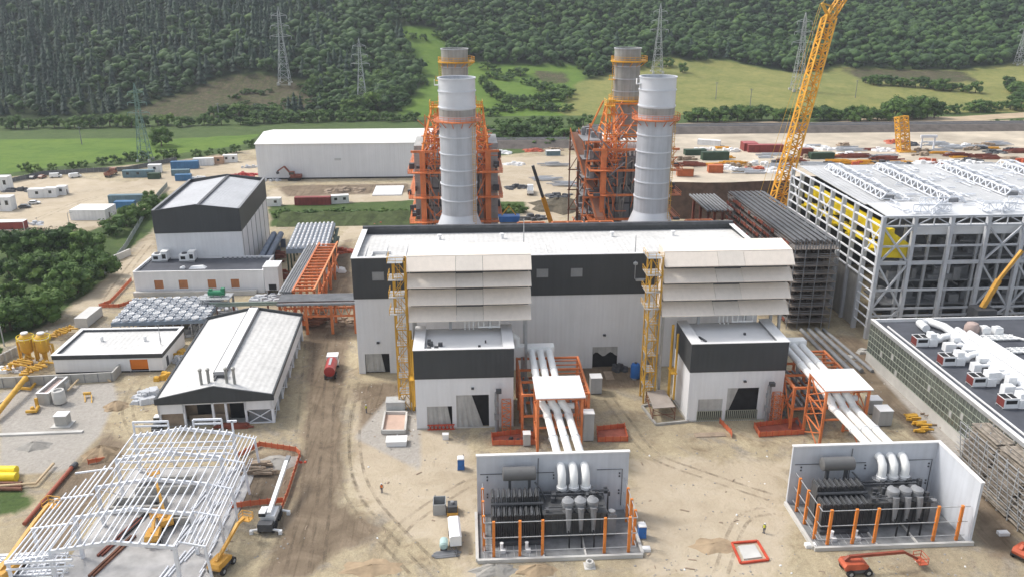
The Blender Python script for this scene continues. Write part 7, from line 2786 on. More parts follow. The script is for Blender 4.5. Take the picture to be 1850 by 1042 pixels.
barrier([(888, 790), (945, 783), (968, 790), (968, 803), (890, 804), (888, 790)], 'red-orange barrier frame on the ground left of the left duct canopy', tray=True)
barrier([(1078, 778), (1128, 773), (1134, 797), (1080, 798), (1078, 778)], 'red-orange barrier frame on the ground right of the left duct canopy', tray=True)
barrier([(1362, 772), (1440, 762), (1452, 784), (1372, 789), (1362, 772)], 'red-orange barrier frame in front of the right orange scaffold', tray=True)
barrier([(1300, 764), (1320, 784), (1322, 791)], 'short red-orange barrier in front of the right turbine enclosure')
barrier([(432, 826), (470, 806), (535, 816), (543, 824), (520, 895), (508, 925)], 'long orange barrier round the excavation right of the white steel frame')
barrier([(420, 918), (470, 912), (512, 908)], 'orange barrier across the near side of the excavation')
barrier([(238, 508), (200, 548), (180, 556), (215, 556), (250, 545)], 'orange barrier mesh left of the annex beside the fan bank')
barrier([(160, 838), (190, 832)], 'short orange barrier at the trench left of the white steel frame', .9)
for k, (pxs, lab, mat) in enumerate((([(1322, 982), (1368, 978), (1388, 1012), (1338, 1018)], 'red framed pit cover on the sand between the two transformer bays', CONCL),)):
 P = [G(a, c) for a, c in pxs]
 t = thing('pit_cover', lab, 'pit frame', (P[0][0] + 2, P[0][1] - 2, 0))
 b = MB()
 for a, c in zip(P, P[1:] + P[:1]):
  b.bar((a[0], a[1], .18), (c[0], c[1], .18), .3, .3)
 b.build('red_frame', REDO, t)
 cx_, cy_ = sum(p[0] for p in P) / 4, sum(p[1] for p in P) / 4
 MB().prism_z([(cx_ + (p[0] - cx_) * .66, cy_ + (p[1] - cy_) * .66) for p in P], 0, .22).build('cover', mat, t)

# platforms and sheds beside the enclosures
t = thing('entrance_shed', 'low shed with a grey-brown roof over rust frames beside the right turbine enclosure', 'shed', (39, 138, 0))
p = [G(1165, 703), G(1197, 702), G(1225, 745), G(1187, 748)]
R_ = [(a[0], a[1]) for a in (G(1168, 706, 2.6), G(1200, 704, 2.6), G(1220, 735, 2.6), G(1180, 738, 2.6))]
MB().prism_z(R_, 2.6, 2.72).build('roof', M('grey_brown_sheet', (.32, .28, .25), .7, .12, .4), t)
b = MB()
for a in R_:
 b.bar((*a, 0), (*a, 2.6), .16)
for a, c in zip(R_, R_[1:] + R_[:1]):
 b.bar((*a, 1.2), (*c, 1.2), .12)
 b.bar((*a, .2), (*c, 2.4), .1)
b.build('frame', RUST, t)
B_ = [G(1160, 735), G(1215, 722), G(1243, 762), G(1185, 768)]
b = MB()
for a, c in zip(B_, B_[1:] + B_[:1]):
 b.bar((a[0], a[1], .2), (c[0], c[1], .2), .4, .5)
b.build('kerb', CONC, t)
t = thing('equipment_plinth', 'concrete plinth with a pale pink floor beside the left yellow access tower', 'plinth', G(712, 780))
p = [G(690, 784), G(732, 784), G(735, 750), G(696, 750)]
cx_, cy_ = sum(q[0] for q in p) / 4, sum(q[1] for q in p) / 4
MB().prism_z([(q[0], q[1]) for q in p], 0, .35).build('floor', M('pink_screed', (.50, .36, .29), .8, .1, .6), t)
b = MB()
for a, c in zip(p, p[1:] + p[:1]):
 b.bar((a[0], a[1], .55), (c[0], c[1], .55), .35, .8)
b.build('rim', CONCL, t)
x, y, _ = G(714, 745)
MB().box(x - 1.7, x + 1.9, y, y + 2.4, 0, 2.2).box(x - 1.8, x + 2.0, y - .1, y + 2.5, 2.2, 2.3).build('grey_box', M('pale_grey_cabinet', (.45, .46, .46), .5, .06, .5), t)
x, y, _ = G(716, 806)
MB().box(x - 1.8, x + 1.8, y, y + 2.2, 0, .9).box(x - 1.9, x + 1.9, y - .1, y + 2.3, .9, 1.0).solo('concrete_block', CAPW, 'pale concrete block in front of the pink floored plinth', 'block')
x, y, _ = G(805, 794)
MB().box(x - .55, x + .55, y, y + .8, 0, 1.0).box(x - .6, x + .6, y - .05, y + .85, 1.0, 1.08).solo('white_crate', CAPW, 'small white crate on the ground in front of the left enclosure doorways', 'crate')
x, y, _ = G(1288, 789)
MB().box(x - 3.2, x + 2.6, y, y + 1.6, 0, .1).box(x - 3.0, x + 2.4, y + .1, y + 1.5, .1, .16).solo('plywood_sheet', TIMBER, 'pale sheet lying on the sand in front of the right enclosure', 'board')

# tanker trailer group left of the left bay
t = thing('white_trailer', 'white covered trailer standing left of the open-sided transformer bay', 'trailer', (0, 0, 0))
MB().box(-.85, .85, -2.5, 2.5, .8, 2.3).build('body', CARW, t)
MB().prism_y([(-.9, 2.3), (.9, 2.3), (.6, 2.55), (-.6, 2.55)], -2.55, 2.55).build('roof', CARW, t)
for y in (-1.4, 1.2):
 for s in (-.8, .8):
  MB().tube([(s - .12, y, .4), (s + .12, y, .4)], .4, 12).build('wheel', RUBBER, t)
MB().bar((0, -2.5, .6), (0, -4.2, .4), .15).bar((-.8, -2.5, .6), (0, -3.6, .5), .1).build('drawbar', GREYD, t)
t.location = G(822, 975)
t.rotation_euler.z = R(4)
t = thing('teal_tank', 'small pale green tank beside the white trailer', 'tank', G(802, 990))
x, y, _ = t.location
MB().tube([(x, y - .9, .95), (x, y - .7, .95), (x, y + .7, .95), (x, y + .9, .95)], [.4, .62, .62, .4], 14).build('vessel', M('pale_teal_paint', (.36, .48, .46), .5, .08, .5), t, True)
MB().box(x - .5, x + .5, y - .7, y - .5, 0, .5).box(x - .5, x + .5, y + .5, y + .7, 0, .5).build('cradle', GREYD, t)
t = thing('open_skip_box', 'open grey box behind the white trailer', 'skip', G(794, 930))
x, y, _ = t.location
for q in ((-1.0, 1.0, 0, .12), (-1.0, 1.0, 2.4, 2.52)):
 MB().box(x + q[0], x + q[1], y + q[2], y + q[3], 0, 1.9).build('end_panel', M('box_grey', (.33, .34, .34), .6, .1, .5), t)
MB().box(x - 1.0, x - .9, y + .12, y + 2.4, 0, 1.9).box(x + .9, x + 1.0, y + .12, y + 2.4, 0, 1.9).build('side_panel', MATS['box_grey'], t)
MB().box(x - .9, x + .9, y + .12, y + 2.4, .05, .15).build('floor', BLACK, t)
t = thing('compressor', 'dark compressor with a yellow base right of the open grey box', 'machine', G(817, 930))
x, y, _ = t.location
MB().box(x - .7, x + .8, y, y + 1.8, .4, 1.5).build('housing', GREYD, t)
MB().box(x - .8, x + .9, y - .4, y - .05, .1, .5).box(x - .8, x + .9, y - .05, y + 1.9, .1, .4).build('base', LIFTY, t)
MB().lathe([(.3, 1.5), (.3, 1.9)], x, y + 1, 10).build('exhaust', GREYM, t)
b = MB()
x, y, _ = G(808, 1003)
for k in range(9):
 b.bar((x - 2 + rnd.uniform(-.4, .4), y - .6 + k * .16, .1 + .05 * (k % 3)), (x + 1.6 + rnd.uniform(-.5, .5), y - .3 + k * .16, .1 + .05 * (k % 3)), .12)
b.solo('scrap_bars', GREYM, 'grey bars lying in front of the white trailer', 'scrap')
x, y, _ = G(1065, 1022)
MB().lathe([(.6, 0), (.65, .4), (.55, .9), (.35, .9), (.35, .2)], x, y, 14).box(x - .8, x + .8, y - .8, y + .8, 0, .1).solo('manhole_ring', CONCL, 'pale concrete manhole ring in front of the open-sided transformer bay', 'manhole')
for px, py, lab in ((1166, 997, 'white block on the ground at the right corner of the left bay'), (1815, 968, 'white block on the ground right of the right fire wall'), (1466, 990, 'white slab at the left front corner of the right bay')):
 x, y, _ = G(px, py)
 MB().box(x - .8, x + .8, y, y + .9, 0, .5).box(x - .7, x + .7, y + .1, y + .8, .5, .58).solo('concrete_block', CAPW, lab, 'block')
# spoil heaps


def mound(px, py, w_, d_, h, label, mat=None):
 x, y, _ = G(px, py)
 b = MB()
 n, m = 16, 5
 rg = random.Random(int(px))
 for j in range(m + 1):
  f = j / m
  for i in range(n):
   a = 2 * PI * i / n
   r_ = (1 - f) ** .8 * (1 + .16 * math.sin(i * 2.3 + px) + rg.uniform(-.07, .07))
   b.v.append((x + r_ * w_ / 2 * math.cos(a), y + r_ * d_ / 2 * math.sin(a), h * f * (1 + .1 * math.sin(i)) - .02))
 for j in range(m):
  for i in range(n):
   b.f.append((j * n + i, j * n + (i + 1) % n, (j + 1) * n + (i + 1) % n, (j + 1) * n + i))
 b.solo('spoil_heap', mat or SPOIL, label, 'soil heap')


SPOIL = M('spoil_earth', (.34, .255, .165), .95, .2, .4, bump=.15, bscale=1.5)
SPOILG = M('grey_spoil', (.30, .285, .26), .95, .15, .5, bump=.15, bscale=1.5)
mound(895, 1030, 7, 3, 1.1, 'low grey spoil heap in front of the open-sided transformer bay', SPOILG)
mound(968, 1030, 6, 3, 1.0, 'low brown spoil heap in front of the open-sided transformer bay')
mound(672, 1025, 9, 4, .6, 'flat sandy heap inside the bend of the muddy road')
mound(185, 822, 7, 5, 2.0, 'brown spoil heap left of the white steel frame')
mound(62, 805, 6, 4, .9, 'low grey gravel heap on the gravel yard at the left', SPOILG)
mound(210, 735, 5, 4, 1.4, 'small brown spoil heap beside the flat building forecourt')
mound(365, 760, 4, 2, .9, 'rubble heap under the left front of the workshop', SPOILG)
mound(500, 835, 9, 5, .9, 'grey spoil heap inside the orange barrier right of the white steel frame', SPOILG)
mound(1290, 985, 7, 4, .5, 'low sandy heap between the two transformer bays')
mound(150, 440, 6, 3, 1.0, 'low brown heap above the tree belt')


# machines
def boom_lift(px, py, rz, paint, label, pts, k=1.0, boomcol=None):
 """wheeled lift; pts = boom polyline in local x,z"""
 t = thing('boom_lift', label, 'boom lift', (0, 0, 0))
 MB().box(-1.6, 1.6, -1.0, 1.0, .55, 1.0).build('chassis', GREYD, t)
 MB().prism_y([(-2.0, 1.0), (1.1, 1.0), (1.3, 1.5), (.6, 1.9), (-1.9, 2.0), (-2.2, 1.5)], -.95, .95).build('turret', paint, t)
 wheel_pairs(t, (-1.25, 1.25), .55, 1.0, .4)
 bp = boomcol or paint
 for i, (a, c) in enumerate(zip(pts, pts[1:])):
  MB().bar((a[0], 0, a[1]), (c[0], 0, c[1]), .42 - .07 * i, .46 - .07 * i).build('boom', bp, t)
 e = pts[-1]
 b = MB().box(e[0] - .1, e[0] + 1.1, -.9, .9, e[1] - .5, e[1] - .4)
 for z in (0, .55):
  b.box(e[0] - .1, e[0] + 1.1, -.92, -.86, e[1] + z - .04, e[1] + z + .04).box(e[0] - .1, e[0] + 1.1, .86, .92, e[1] + z - .04, e[1] + z + .04).box(e[0] + 1.05, e[0] + 1.12, -.86, .86, e[1] + z - .04, e[1] + z + .04)
 for x_ in (e[0] - .07, e[0] + 1.07):
  for s in (-.88, .88):
   b.box(x_ - .04, x_ + .04, s - .04, s + .04, e[1] - .45, e[1] + .6)
 b.build('basket', paint, t)
 t.location = G(px, py)
 t.rotation_euler.z = rz
 t.scale = (k, k, k)
 return t


boom_lift(1545, 1032, R(4), LIFTO, 'orange-red boom lift with its arm folded flat before the side-walled transformer bay', [(-1.8, 2.0), (-1.2, 2.6), (6.6, 2.6), (8.8, 1.3)], 1.05, M('brown_red_boom', (.24, .06, .035), .5, .2, .5))
boom_lift(1850, 1005, R(30), LIFTO, 'orange-red boom lift cut off at the right edge of the picture', [(-1.8, 2.0), (-1.2, 2.5), (2.6, 2.5), (3.6, 1.6)], 1.0)
boom_lift(402, 1025, R(72), LIFTY, 'ochre boom lift with raised arm right of the white steel frame', [(-1.2, 1.9), (4.8, 4.2), (6.4, 4.0)], 1.0)
boom_lift(300, 948, R(118), LIFTY, 'ochre boom lift with long raised arm in the middle of the white steel frame', [(-.8, 1.9), (3.0, 4.8), (6.0, 6.2)], 1.0)
boom_lift(280, 975, R(100), LIFTY, 'ochre boom lift standing lower on the floor of the white steel frame', [(-1.0, 1.9), (2.0, 2.8), (3.0, 2.4)], 1.0)
boom_lift(20, 1042, R(75), LIFTY, 'ochre boom lift with raised arm at the lower left corner', [(-1.2, 1.9), (5.4, 4.4), (7.4, 5.0)], 1.2)
t = thing('mobile_crane', 'white mobile crane with its boom laid straight across the excavation beside the white steel frame', 'crane', (0, 0, 0))
MB().box(-1.1, 1.1, -3, 3, .7, 1.3).build('chassis', GREYD, t)
MB().box(-1.1, 1.1, -1.2, 1.4, 1.3, 2.2).box(-1.15, -.2, -1.6, .2, 2.2, 3.0).build('deck', CARW, t)
MB().box(-1.18, -.15, -1.64, -1.2, 2.35, 2.9).build('window', WIN, t)
MB().box(-1.1, 1.1, -3.0, -1.8, 1.3, 1.9).build('counterweight', GREYD, t)
MB().bar((.25, -1.0, 2.5), (.25, 10.5, 4.6), .6, .6).build('boom', CARW, t)
MB().bar((.25, 10.5, 4.6), (.25, 12, 4.7), .7, .4).build('boom_head', GREYM, t)
for y in (-2.1, -1.0, 1.0, 2.1):
 for s in (-1.05, 1.05):
  MB().tube([(s - .2, y, .6), (s + .2, y, .6)], .6, 12).build('wheel', RUBBER, t)
for y in (-2.6, 2.4):
 for s in (-1, 1):
  MB().bar((s * 1.1, y, .8), (s * 2.2, y, .6), .25).cbox(s * 2.2, y, 0, .5, .5, .65).build('outrigger', CARW, t)
t.location = G(489, 945)
t.rotation_euler.z = R(-3)
t = thing('telehandler', 'small dark and white loader in front of the left corner of the workshop', 'loader', (0, 0, 0))
MB().box(-.8, .8, -1.4, 1.4, .5, 1.2).build('chassis', GREYD, t)
MB().box(-.7, .3, -.3, .9, 1.2, 2.4).build('cab', CARW, t)
MB().box(-.73, .33, -.33, .7, 1.5, 2.2).build('window', WIN, t)
MB().bar((.5, 1.2, 1.5), (.5, -2.0, 1.0), .3).box(-.6, 1.0, -2.4, -1.9, .2, .9).build('loader_arm', GREYD, t)
for y in (-.9, .9):
 for s in (-.8, .8):
  MB().tube([(s - .15, y, .5), (s + .15, y, .5)], .5, 12).build('wheel', RUBBER, t)
t.location = G(288, 772)
heap(272, 718, 5, 5, 2.4, 26, STEELG, 'grey wrapped pallets heaped between the flat building and the workshop', 'pallets', 'pallet_heap', seed=13)
heap(297, 685, 3, 3, 2.2, 12, YELLOW, 'yellow valve assembly between the flat building and the workshop', 'valves', 'valve_heap', seed=14)
heap(326, 640, 4, 4, 2.6, 14, YELLOW, 'yellow pump assembly at the right rear of the flat building', 'pumps', 'pump_heap', seed=15)
heap(318, 655, 3, 4, 2.0, 14, STEELG, 'grey pipe fittings at the right side of the flat building', 'fittings', 'fitting_heap', seed=16)
heap(352, 600, 3.5, 5, 3.0, 24, GALV, 'galvanised pipe cluster between the fan bank and the workshop roof', 'pipework', 'pipe_cluster', seed=17)
heap(545, 835, 1.5, 1, .5, 5, REDO, 'small red barrier piece beside the excavation', 'barrier', 'barrier_heap', seed=18)
heap(470, 850, 6, 4, 1.6, 24, TIMBER, 'brown shuttering timber in the excavation right of the white steel frame', 'timber', 'timber_heap', seed=19, long=True)
heap(420, 772, 8, 2, .9, 22, BROWNR, 'red-brown pipes stacked in front of the workshop', 'pipes', 'pipe_stack', seed=20, long=True)
heap(1700, 700 + 60, 6, 6, 1.0, 16, TIMBER, 'timber offcuts on the ground along the glass wall', 'timber', 'timber_heap', seed=21, long=True)
heap(1655, 765, 4, 7, 1.2, 18, YELLOW, 'yellow formwork panels between the cabinets and the glass wall', 'formwork', 'formwork_heap', seed=22, long=True)
heap(1560, 640, 7, 4, 1.1, 12, CONC, 'grey concrete blocks at the far corner of the glass wall', 'blocks', 'block_heap', seed=23)
heap(1400, 745, 4, 3, 1.3, 16, GREYM, 'grey fittings behind the right barrier frame', 'fittings', 'fitting_heap', seed=24)
heap(925, 795, 3, 1.5, .9, 10, GREYD, 'dark fittings inside the left barrier frame', 'fittings', 'fitting_heap', seed=25)

# ---------------------------------------------------------------- gravel yard at left: gas station pipes, walls
t = thing('boundary_wall', 'grey concrete wall running diagonally along the left edge beside the yellow filters', 'wall', G(60, 640))
a, c = G(88, 612), G(-20, 668)
b = MB().hexa([(a[0], a[1], 0), (c[0], c[1], 0), (c[0] - .3, c[1] + .2, 0), (a[0] - .3, a[1] + .2, 0)], [(a[0], a[1], 2.0), (c[0], c[1], 2.0), (c[0] - .3, c[1] + .2, 2.0), (a[0] - .3, a[1] + .2, 2.0)])
b.build('wall', CONC, t)
b = MB()
for i in range(12):
 p = Vector(a).lerp(Vector(c), i / 11)
 b.cbox(p.x + .05, p.y - .1, 0, .4, .4, 2.15)
b.build('pier', CONCL, t)
t = thing('retaining_wall', 'low grey concrete wall between the gravel yard and the yellow filters', 'wall', G(100, 700))
a, c = (-110, 160.2), (-75.4, 163.2)
b = MB().hexa([(a[0], a[1], 0), (c[0], c[1], 0), (c[0], c[1] + .35, 0), (a[0], a[1] + .35, 0)], [(a[0], a[1], 2.4), (c[0], c[1], 2.0), (c[0], c[1] + .35, 2.0), (a[0], a[1] + .35, 2.4)])
b.build('wall', CONC, t)
MB().box(-75.4, -75.0, 163.2, 167.3, 0, 2.0).build('return_wall', CONC, t)
b = MB()
for i in range(14):
 f = i / 13
 b.cbox(a[0] + (c[0] - a[0]) * f, a[1] + (c[1] - a[1]) * f - .04, 0, .12, .1, 2.3 - .3 * f)
b.build('joint', GREYM, t)


def gas_filter(px, py, label):
 x, y, _ = G(px, py)
 t = thing('gas_filter', label, 'filter vessel', (x, y, 0))
 MB().lathe([(.9, 2.6), (1.35, 3.2), (1.35, 6.2), (.9, 6.8), (.3, 7.0)], x, y, 18).build('vessel', YELLOW, t, True)
 MB().lathe([(1.5, 5.9), (1.5, 6.05)], x, y, 18).lathe([(.55, 6.9), (.75, 7.0), (.75, 7.3), (.3, 7.4)], x, y, 12).build('flange', CAPW, t)
 for s in (-1, 1):
  for q in (-1, 1):
   MB().bar((x + s * 1.0, y + q * 1.0, 0), (x + s * .95, y + q * .95, 3.4), .18).build('leg', YELLOW, t)
 b = MB().tube([(x, y, 2.7), (x, y, 1.0), (x - .4, y - 1.6, .8), (x - .5, y - 3, .6)], .35, 10).tube([(x + 1.3, y, 4.5), (x + 2, y, 4.5), (x + 2, y, 1)], .28, 10).tube([(x - 1.3, y, 5.2), (x - 1.9, y, 5.2), (x - 1.9, y, .6)], .25, 10)
 b.build('pipework', YELLOW, t, True)
 b = MB()
 ring_rail(b, x, y, 5.4, 1.75, 10)
 b.build('guard_rail', YELLOWB, t)


gas_filter(55, 655, 'left of the two tall yellow gas filter vessels beside the diagonal concrete wall')
gas_filter(84, 655, 'right of the two tall yellow gas filter vessels beside the flat building')
rg = random.Random(5)
for k, (px, py, lab) in enumerate(((30, 672, 'leftmost cluster of yellow pipework at the foot of the filters'), (62, 680, 'middle cluster of yellow pipework at the foot of the filters'), (112, 612, 'cluster of yellow pipework behind the filters near the fan bank'))):
 x, y, _ = G(px, py)
 b = MB()
 for q in range(5):
  yy = y + q * .9
  b.tube([(x - 3, yy, .7 + .1 * (q % 2)), (x - 1 + .4 * q, yy, .7), (x - 1 + .4 * q, yy, 1.5 + rg.uniform(0, 1)), (x + 2 + rg.uniform(-1, 1), yy, 1.5)], .24, 8)
  b.lathe([(.3, 1.4), (.42, 1.6), (.42, 1.75), (.2, 2.1)], x - 1 + .4 * q, yy, 10)
 b.tube([(x - 2.6, y - .5, .5), (x - 2.6, y + 4.4, .5)], .3, 8)
 b.solo('gas_pipework', YELLOW, lab, 'pipework', None, True)
heap(20, 668, 6, 3, 1.6, 22, CAPW, 'white wrapped valves left of the yellow pipework', 'valves', 'valve_heap', seed=26)
b = MB().tube([(*G(46, 682, 2.6)[:2], 2.6), (*G(-10, 752, 1.2)[:2], 1.2)], .55, 12).tube([(*G(46, 682, 2.6)[:2], 2.6), (*G(50, 690)[:2], .3)], .5, 12)
b.solo('gas_main', YELLOW, 'thick yellow gas pipe running over the low concrete wall to the left edge', 'pipe', None, True)
b = MB().tube([(*G(30, 704)[:2], .5), (*G(56, 706)[:2], .5), (*G(66, 694)[:2], .5), (*G(88, 693)[:2], .5)], .33, 10).tube([(*G(30, 704)[:2], .5), (*G(34, 694)[:2], .5)], .3, 10)
b.solo('gas_pipe', YELLOW, 'bent yellow pipe lying on the gravel beside the grey trough', 'pipe', None, True)
b = MB().tube([(*G(124, 712)[:2], .9), (*G(152, 682)[:2], .9), (*G(180, 681)[:2], .9), (*G(200, 690)[:2], .2)], .2, 8)
b.solo('cream_pipe', M('cream_pipe', (.55, .42, .26), .6, .1, .5), 'cream pipe running from the round tank to the low concrete wall', 'pipe', None, True)
b = MB().tube([(*G(48, 747)[:2], .5), (*G(66, 746)[:2], .5), (*G(70, 738)[:2], .5)], .35, 8).lathe([(.4, .0), (.5, .6), (.3, 1.2)], *G(60, 744)[:2], 10).cbox(*G(68, 735)[:2], 0, .5, .5, 2.0)
b.solo('yellow_valve', YELLOW, 'yellow valve on the gravel in front of the grey trough', 'valve')
b = MB().tube([(*G(152, 717)[:2], .8), (*G(165, 716)[:2], .8)], .35, 8).bar(G(154, 726), (*G(154, 718)[:2], .7), .2).bar(G(166, 727), (*G(166, 718)[:2], .7), .2)
b.solo('yellow_stub', YELLOW, 'short yellow pipe stub on two supports on the gravel', 'pipe')
t = thing('trough', 'long open grey concrete trough on the gravel yard', 'trough', (0, 0, 0))
MB().box(-1.2, 1.2, 0, .25, 0, 2.4).box(-1.2, 1.2, 7.5, 7.75, 0, 2.4).box(-1.2, -.95, .25, 7.5, 0, 2.4).box(.95, 1.2, .25, 7.5, 0, 2.4).build('shell', CONC, t)
MB().box(-.95, .95, .25, 7.5, .1, 1.9).build('contents', M('pinkish_fill', (.42, .33, .30), .8, .12, .6), t)
MB().box(-1.3, 1.3, -.1, .3, 2.4, 2.5).box(-1.3, -.9, .3, 7.6, 2.4, 2.5).box(.9, 1.3, .3, 7.6, 2.4, 2.5).build('rim', CAPW, t)
t.location = G(80, 730)
t.rotation_euler.z = R(-4)
t = thing('round_tank', 'pale grey round tank beside the concrete trough on the gravel yard', 'tank', G(109, 728))
x, y, _ = t.location
MB().lathe([(1.15, .25), (1.2, .4), (1.2, 2.8), (1.1, 2.95), (.8, 2.95), (.8, 2.6)], x, y, 24).build('shell', CONCL, t, True)
for q in range(4):
 MB().cbox(x + .8 * math.cos(q * PI / 2 + .7), y + .8 * math.sin(q * PI / 2 + .7), 0, .25, .25, .28).build('foot', GREYD, t)
x, y, _ = G(113, 706)
MB().box(x - .9, x + .9, y, y + 1.6, 0, 1.6).box(x - 1, x + 1, y - .1, y + 1.7, 1.6, 1.72).solo('pump_box', CONCL, 'pale grey box behind the round tank on the gravel yard', 'box')
t = thing('concrete_cube', 'grey concrete chamber with a white top and base slab on the gravel yard', 'chamber', G(111, 770))
x, y, _ = t.location
MB().box(-1.1 + x, 1.1 + x, y, y + 1.9, .15, 2.1).build('chamber', CONC, t)
MB().box(-1.2 + x, 1.2 + x, y - .1, y + 2.0, 2.1, 2.25).build('cap', CAPW, t)
MB().box(-1.8 + x, 1.8 + x, y - .6, y + 2.1, 0, .15).build('base_slab', CONCL, t)
a, c = G(0, 787), G(150, 780)
MB().hexa([(a[0] - 8, a[1] - .4, 0), (c[0], c[1] - .4, 0), (c[0], c[1] + .4, 0), (a[0] - 8, a[1] + .4, 0)], [(a[0] - 8, a[1] - .4, .3), (c[0], c[1] - .4, .3), (c[0], c[1] + .4, .3), (a[0] - 8, a[1] + .4, .3)]).solo('concrete_edging', CONCL, 'pale concrete edging strip along the near side of the gravel yard', 'kerb')
a, c = G(0, 744), G(44, 700)
MB().hexa([(a[0] - 3, a[1] - .2, 0), (c[0], c[1] - .2, 0), (c[0] + .3, c[1], 0), (a[0] - 2.7, a[1], 0)], [(a[0] - 3, a[1] - .2, .25), (c[0], c[1] - .2, .25), (c[0] + .3, c[1], .25), (a[0] - 2.7, a[1], .25)]).solo('diagonal_edging', CONCL, 'diagonal pale edging strip under the thick yellow gas pipe', 'kerb')
b = MB().tube([(*G(-20, 858)[:2], 1.0), (*G(32, 858)[:2], 1.0)], .8, 12).tube([(*G(-20, 868)[:2], .8), (*G(32, 868)[:2], .8)], .8, 12)
b.solo('yellow_gas_pipes', YELLOWB, 'pair of thick yellow pipes at the left edge below the gravel yard', 'pipe', None, True)
b = MB().tube([(*G(-20, 884)[:2], .6), (*G(66, 878)[:2], .6), (*G(98, 842)[:2], .6)], .24, 8)
b.solo('cream_gas_pipe', MATS['cream_pipe'], 'thin cream pipe bending along the trench at the left edge', 'pipe', None, True)
b = MB()
for q in range(3):
 b.tube([(*G(-20, 876 + q * 5)[:2], .4), (*G(40, 876 + q * 5)[:2], .4)], .32, 8)
b.solo('brown_pipes', RUST, 'three brown pipes at the left edge below the yellow pipes', 'pipe')
container(148, 592, 3.0, 8, 2.4, R(-3), M('pale_shed', (.55, .54, .52), .6, .08, .4), 'narrow pale shed between the filters and the fan bank', 'shed', 'shed')
# yard fence
b = MB()
P = [G(190, 497), G(225, 455), G(262, 392), G(285, 358), G(303, 338)]
t = thing('yard_fence', 'grey-green fence along the right side of the container yard above the bank', 'fence', P[2])
q = MB()
for a, c in zip(P, P[1:]):
 b.bar((a[0], a[1], 1.1), (c[0], c[1], 1.1), .1, 1.9)
 n = 6
 for i in range(n):
  p = Vector(a).lerp(Vector(c), i / n)
  q.bar((p.x, p.y, 0), (p.x, p.y, 2.3), .14)
b.build('mesh_panel', M('fence_grey_green', (.20, .235, .225), .7, .15, .4), t)
q.build('post', GALV, t)
P = [G(-60, 341), G(20, 331), G(80, 318), G(170, 312), G(230, 310), G(300, 296), G(320, 292)]
t = thing('boundary_fence', 'dark grey fence along the back of the container yard before the green field', 'fence', P[2])
b, q = MB(), MB()
for a, c in zip(P, P[1:]):
 b.bar((a[0], a[1], 1.1), (c[0], c[1], 1.1), .12, 2.0)
 for i in range(7):
  p = Vector(a).lerp(Vector(c), i / 7)
  q.bar((p.x, p.y, 0), (p.x, p.y, 2.4), .16)
b.build('panel', M('fence_dark_grey', (.12, .125, .13), .7, .15, .4), t)
q.build('post', GREYM, t)
x, y, _ = G(213, 468)
MB().prism_z([(x - .6, y - 4), (x, y - 4), (x + 2.6, y + 4), (x + 2.0, y + 4)], 0, 2.0).box(x - .8, x + .2, y - 4.2, y - 3.9, 0, 2.1).solo('wall_stub', CONCL, 'pale concrete wall stub at the top of the haul road bank', 'wall')

# ---------------------------------------------------------------- pipe bridges between annex, coolers and hall
t = thing('pipe_bridge', 'orange and grey pipe bridge running from the workshop corner to the turbine hall end', 'pipe bridge', (-36, 189, 0))
b = MB()
for x in (-44.5, -38.5, -32.5, -27):
 for y in (186.5, 192):
  b.box(x - .3, x + .3, y - .3, y + .3, 0, 7.6)
for y in (186.5, 192):
 for z in (4.6, 7.6):
  b.bar((-45, y, z), (-23.8, y, z), .4, .45)
for k in range(12):
 x = -44.6 + k * 1.8
 b.bar((x, 186.5, 4.6), (x + .9, 186.5, 7.6), .18).bar((x + .9, 186.5, 7.6), (x + 1.8, 186.5, 4.6), .18)
 b.bar((x, 186.3, 7.5), (x, 192.2, 7.5), .22)
b.build('frame', ORANGE, t)
MB().box(-45, -23.8, 187.4, 192.6, 7.75, 8.0).build('deck', GREYM, t)
b = MB()
for k in range(6):
 b.tube([(-45, 187 + k * .85, 8.3), (-23.8, 187 + k * .85, 8.3)], .26, 8)
b.tube([(-45, 185.9, 7.9), (-23.8, 185.9, 7.9)], .38, 8)
b.build('pipes', GREYM, t)
t = thing('pipe_bridge', 'orange laddered pipe bridge running away from the turbine hall to the finned cooler', 'pipe bridge', (-42, 213, 0))
b = MB()
for y in (194, 202, 210, 218, 226):
 for x in (-42.6, -37.6):
  b.box(x - .3, x + .3, y - .3, y + .3, 0, 8.6)
 b.bar((-37.6, y, .4), (-37.6, y + 8, 8.4), .25)
 b.bar((-37.6, y + 8, .4), (-37.6, y, 8.4), .25)
for x in (-42.6, -37.6):
 for z in (5, 8.6):
  b.bar((x, 193, z), (x, 234, z), .4, .5)
for k in range(16):
 y = 194 + k * 2.55
 b.bar((-42.6, y, 8.5), (-37.6, y, 8.5), .45, .5)
b.build('frame', ORANGE, t)
b = MB()
b.bar((-37.4, 193, 8.9), (-37.4, 234, 8.9), .35)
b.build('edge_beam', M('light_orange_paint', (.62, .26, .11), .5, .1, .5), t)
b = MB()
for k in range(5):
 b.tube([(-45.6 + k * .62, 193, 8.4), (-45.6 + k * .62, 234, 8.4)], .27, 8)
b.build('pipes', GREYM, t)
MB().box(-46.4, -42.9, 193, 234, 7.6, 7.9).build('deck', GALV, t)
t = thing('pipe_bridge', 'low grey-green pipe run before the annex from the gantry to the orange bridge', 'pipe bridge', (-55, 195, 0))
b = MB()
for k in range(5):
 x = -62 + k * 4.2
 b.bar((x, 195, 0), (x, 195, 4.4), .35)
b.build('post', BROWNR, t)
MB().bar((-63.5, 195, 4.7), (-45, 195, 4.7), .9, .5).tube([(-63.5, 195, 5.2), (-45, 195, 5.2)], .25, 8).build('pipe_tray', M('grey_green_tray', (.24, .29, .25), .6, .1, .5), t)
